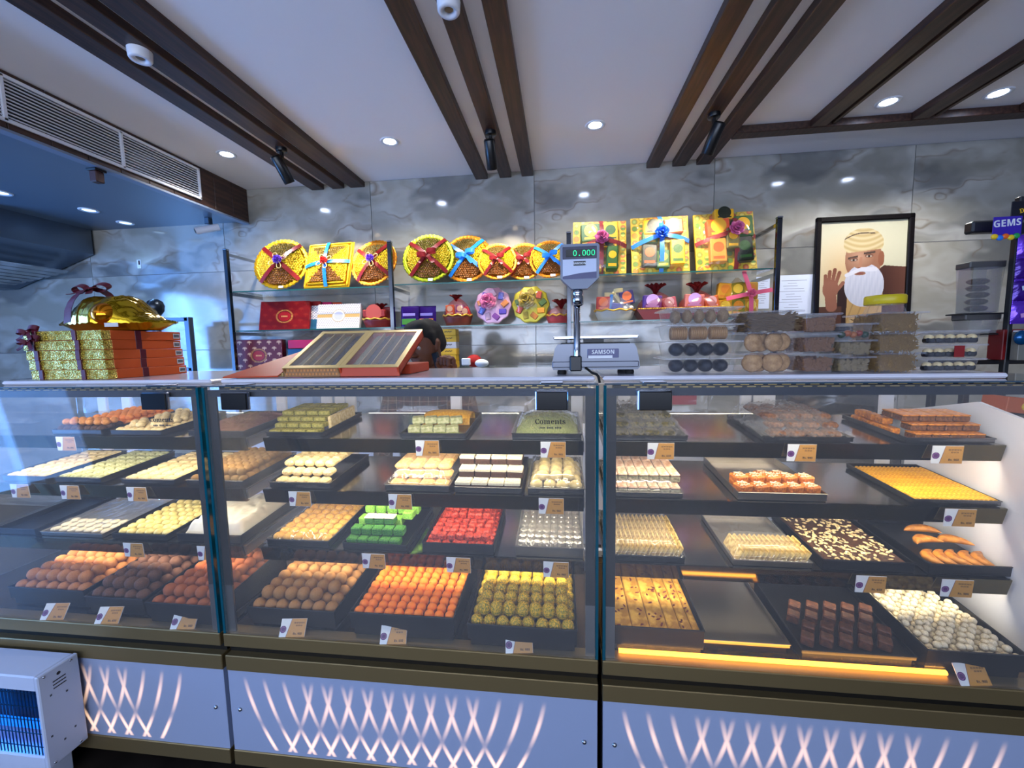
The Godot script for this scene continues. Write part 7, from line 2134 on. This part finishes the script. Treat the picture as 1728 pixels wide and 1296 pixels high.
# ---------------------------------------------------------------- sweets rack at the right edge
func right_side():
	var z := -0.75
	var navy := mat("navy_card", Color(0.03, 0.035, 0.1), 0.35)
	var yel := mat("script_yellow", Color(0.9, 0.72, 0.1), 0.5)
	var purple := mat("packet_purple", Color(0.22, 0.06, 0.5), 0.22, 0.35)
	var pfoil := mat("packet_violet", Color(0.38, 0.2, 0.75), 0.18, 0.4)
	var rack := thing("packet_rack", "grey wire rack at the right edge carrying purple packets and clear bins", "rack", Vector3(1.86, 0, z + 0.0))
	var gm := mat("rack_grey", Color(0.2, 0.21, 0.22), 0.4, 0.6)
	for x in [-0.1, 0.16]: part(rack, "upright", span(x - 0.009, x + 0.009, 0.0, 1.93, -0.012, 0.012, 0.003), gm)
	for y in [0.3, 1.09, 1.36, 1.78, 1.9]: part(rack, "cross_bar", span(-0.1, 0.16, y - 0.008, y + 0.008, -0.01, 0.01, 0.003), gm)
	part(rack, "base_plate", span(-0.2, 0.3, 0.0, 0.03, -0.03, 0.16, 0.005), gm)
	part(rack, "arm", span(-0.27, -0.1, 1.8, 1.845, -0.02, 0.02, 0.006), gm)
	for y in [1.405, 1.487]: part(rack, "bin_shelf", span(-0.25, -0.08, y, y + 0.006, -0.09, -0.01, 0.001), gm)
	var k := 0
	for q in [[1.75, 1.872, 0.09, 0.07, "upper navy header card with yellow script at the right edge", z + 0.03], [1.745, 1.8, 0.1, 0.042, "lower navy header card with yellow script above the purple packets", z + 0.06]]:
		var c := thing("header_card", q[4], "card", Vector3(q[0], q[1], q[5]), "navy header cards")
		part(c, "card", bx(Vector3.ZERO, Vector3(q[2], q[3], 0.003), 0.001), navy)
		words("Dates", 0.022, yel, c, "lettering", Vector3(0.012, 0.004, 0.002), Basis(Vector3(0, 0, 1), 0.25), "Droid Serif", 0.0005)
		k += 1
	var gems := thing("hanging_card", "purple hanging card with bold white capitals and coloured candy buttons below", "card", Vector3(1.655, 1.805, z + 0.075))
	part(gems, "card", bx(Vector3.ZERO, Vector3(0.095, 0.072, 0.003), 0.001), mat("gems_purple", Color(0.2, 0.1, 0.62), 0.35))
	words("GEMS", 0.034, mat("letter_white", Color(0.85, 0.87, 0.9), 0.4), gems, "lettering", Vector3(-0.002, 0.012, 0.002), Basis(Vector3(0, 0, 1), 0.06), "Droid Sans", 0.0008)
	var cols := [Color(0.9, 0.75, 0.1), Color(0.1, 0.45, 0.85), Color(0.9, 0.4, 0.1), Color(0.85, 0.75, 0.1), Color(0.1, 0.6, 0.3)]
	for i in 5:
		var g := G.new()
		g.ball(Vector3.ZERO, Vector3(0.012, 0.01, 0.005), 12, 8)
		part(gems, "candy_button", g.done(), mat("button_%d" % i, cols[i], 0.3), Vector3(-0.042 + i * 0.018, -0.036 - 0.005 * (i % 2), 0.004))
	var nz := FastNoiseLite.new()
	nz.frequency = 1.0
	var order := ["topmost", "second", "third", "lowest"]
	for c in 2:
		for r in 4:
			var o := thing("hanging_packet", "%s purple foil packet in the %s strip at the right edge" % [order[r], ["left", "right"][c]], "packet", Vector3(1.752 + c * 0.078, 1.735 - r * 0.083, z + 0.055 + 0.01 * c), "purple hanging packets")
			for s in [1.0, -1.0]:
				var g := G.new()
				g.surf(14, 14, func(u: float, v: float) -> Vector3:
					var e := pow(sin(u * PI) * sin(v * PI), 0.5)
					return Vector3((u - 0.5) * 0.076, (v - 0.5) * 0.08, s * (0.012 * e + 0.003 * nz.get_noise_2d(u * 9 + r * 5, v * 9 + c * 7))), s < 0.0)
				part(o, "front_foil" if s > 0 else "back_foil", g.done(), purple if (r + c) % 3 else pfoil)
			part(o, "print", bx(Vector3(0.002, 0.012 - 0.02 * (r % 2), 0.0132), Vector3(0.04, 0.016, 0.001)), mat("packet_print_%d" % ((r + c) % 3), [Color(0.75, 0.55, 0.8), Color(0.55, 0.3, 0.3), Color(0.75, 0.8, 0.9)][(r + c) % 3], 0.4), Vector3.ZERO, Basis(Vector3(0, 0, 1), 0.2))
			for y in [-0.038, 0.038]: part(o, "crimped_seal", bx(Vector3(0, y, 0), Vector3(0.074, 0.007, 0.003), 0.001), pfoil)
	for i in 3:
		var g := G.new()
		g.ball(Vector3.ZERO, Vector3(0.026, 0.028, 0.014), 12, 8)
		var tw := one("teal_candy", g.done(), mat("teal_foil", Color(0.03, 0.3, 0.5), 0.2, 0.5), "teal foil candy bag hanging below the purple packets, %s of three" % ["left", "middle", "right"][i], "candy bag", Vector3(1.745 + i * 0.045, 1.392 + 0.02 * (i % 2), z + 0.07), "teal candy bags")
	clear("bin_plastic", Color(0.6, 0.62, 0.62, 0.22), 0.15)
	var cookie := sweet_mat("bin_cookie", Color(0.22, 0.15, 0.1), Color(0.4, 0.29, 0.2), 0.06, 14.0, 0.15)
	for q in [[1.495, 0.19, "upper clear bin of brown cookies beside the purple packets"], [1.413, 0.065, "lower shallow clear bin beside the purple packets"]]:
		var o := thing("cookie_bin", q[2], "bin", Vector3(1.69, q[0], z - 0.05), "clear bins at the right edge")
		var g := G.new()
		var h: float = q[1]
		for s in [-1, 1]: g.prism(PackedVector2Array([Vector2(s * 0.045, 0), Vector2(s * 0.06, h), Vector2(s * 0.063, h), Vector2(s * 0.048, 0)]), -0.03, 0.03)
		g.box(Vector3(0, h / 2, 0.0305), Vector3(0.1, h, 0.003))
		g.box(Vector3(0, h / 2, -0.0305), Vector3(0.1, h, 0.003))
		g.box(Vector3(0, 0.002, 0), Vector3(0.09, 0.004, 0.06))
		part(o, "bin", g.done(), M["bin_plastic"])
		part(o, "grey_rim", bx(Vector3(0, h, 0.0), Vector3(0.13, 0.026, 0.066), 0.004), mat("rim_grey", Color(0.3, 0.3, 0.29), 0.4))
		if h > 0.1:
			for i in 5:
				var f := G.new()
				f.ball(Vector3.ZERO, Vector3(0.038, 0.013, 0.026), 14, 8, nz, 0.1)
				one("brown_cookie", f.done(), cookie, "brown cookie stacked in the upper clear bin, %s from the bottom" % ["first", "second", "third", "fourth", "fifth"][i], "cookie", Vector3(1.685 + j(0.004), q[0] + 0.018 + i * 0.027, z - 0.05), "cookies in the upper bin")
	var o := thing("red_carton", "red carton with a yellow disc at the right edge, below the packets", "carton", Vector3(1.79, 1.305, z - 0.02))
	part(o, "carton", bx(Vector3(0, 0.06, 0), Vector3(0.1, 0.12, 0.06), 0.002), mat("carton_red", Color(0.45, 0.03, 0.05), 0.4))
	part(o, "yellow_disc", lathed([Vector2(0.025, 0), Vector2(0.025, 0.001), Vector2(0, 0.001)], 20), yel, Vector3(0.03, 0.05, 0.0302), Basis(Vector3(1, 0, 0), PI / 2))
	o = thing("grey_carton", "narrow pale grey carton standing before the red carton", "carton", Vector3(1.772, 1.305, z + 0.04))
	part(o, "carton", bx(Vector3(0, 0.055, 0), Vector3(0.04, 0.11, 0.03), 0.002), mat("carton_grey", Color(0.45, 0.45, 0.42), 0.4))
	part(o, "flap", bx(Vector3(0, 0.112, 0), Vector3(0.036, 0.006, 0.026), 0.001), M["white_metal"])
	o = thing("side_table", "dark side table carrying the cartons at the right edge", "table", Vector3(1.86, 0, z - 0.14))
	part(o, "top", span(-0.2, 0.3, 1.285, 1.304, 0.02 - 0.1, 0.1, 0.003), mat("table_dark", Color(0.09, 0.07, 0.07), 0.4))
	for q in [[-0.18, -0.07], [0.28, -0.07], [-0.18, 0.08], [0.28, 0.08]]: part(o, "leg", span(q[0] - 0.012, q[0] + 0.012, 0.0, 1.285, q[1] - 0.012, q[1] + 0.012, 0.002), M["table_dark"])
	o = thing("snack_carton", "tilted orange and purple snack carton low at the right edge", "carton", Vector3(1.77, 1.1, -0.72), "", Basis(Vector3(0, 0, 1), -0.12))
	part(o, "carton", bx(Vector3(0.03, 0.03, 0), Vector3(0.19, 0.06, 0.1), 0.002), mat("snack_orange", Color(0.75, 0.35, 0.1), 0.4))
	part(o, "purple_panel", bx(Vector3(0.06, 0.022, 0.051), Vector3(0.09, 0.036, 0.002)), mat("gems_purple", Color(0.2, 0.1, 0.62), 0.35))
	part(o, "yellow_disc", lathed([Vector2(0.016, 0), Vector2(0.016, 0.001), Vector2(0, 0.001)], 16), yel, Vector3(0.0, 0.028, 0.0505), Basis(Vector3(1, 0, 0), PI / 2))
	o = thing("pink_notice", "pink printed sheet seen through the right case above its top shelf", "notice", Vector3(0.76, 1.06, -1.66))
	part(o, "sheet", bx(Vector3(0, 0, 0), Vector3(0.24, 0.14, 0.004)), mat("notice_pink", Color(0.62, 0.12, 0.24), 0.6))
	o = thing("dark_bag", "shiny dark plastic bag behind the right case", "bag", Vector3(1.5, 0.86, -1.35))
	var sb := thing("storage_crate", "tall grey storage crate under the dark plastic bag behind the right case", "crate", Vector3(1.5, 0, -1.35))
	part(sb, "crate", bx(Vector3(0, 0.42, 0), Vector3(0.5, 0.84, 0.34), 0.006), gm)
	part(sb, "lid", bx(Vector3(0, 0.85, 0), Vector3(0.52, 0.02, 0.36), 0.004), gm)
	var bg := G.new()
	bg.surf(26, 18, func(u: float, v: float) -> Vector3:
		var a := -u * TAU
		var r := 0.24 * pow(sin(clampf(v * 0.93 + 0.05, 0, 1) * PI), 0.6) * (1.0 + 0.22 * nz.get_noise_2d(cos(a) * 2.2 + v * 3.0, sin(a) * 2.2 + v * 2.0))
		return Vector3(cos(a) * r * 1.2, v * 0.42, sin(a) * r * 0.7))
	part(o, "bag", bg.done(), mat("bag_dark", Color(0.03, 0.04, 0.06), 0.18))
	part(o, "knot", lathed([Vector2(0.03, 0.4), Vector2(0.02, 0.43), Vector2(0.05, 0.455), Vector2(0, 0.45)], 12, 0.2, 5), M["bag_dark"])
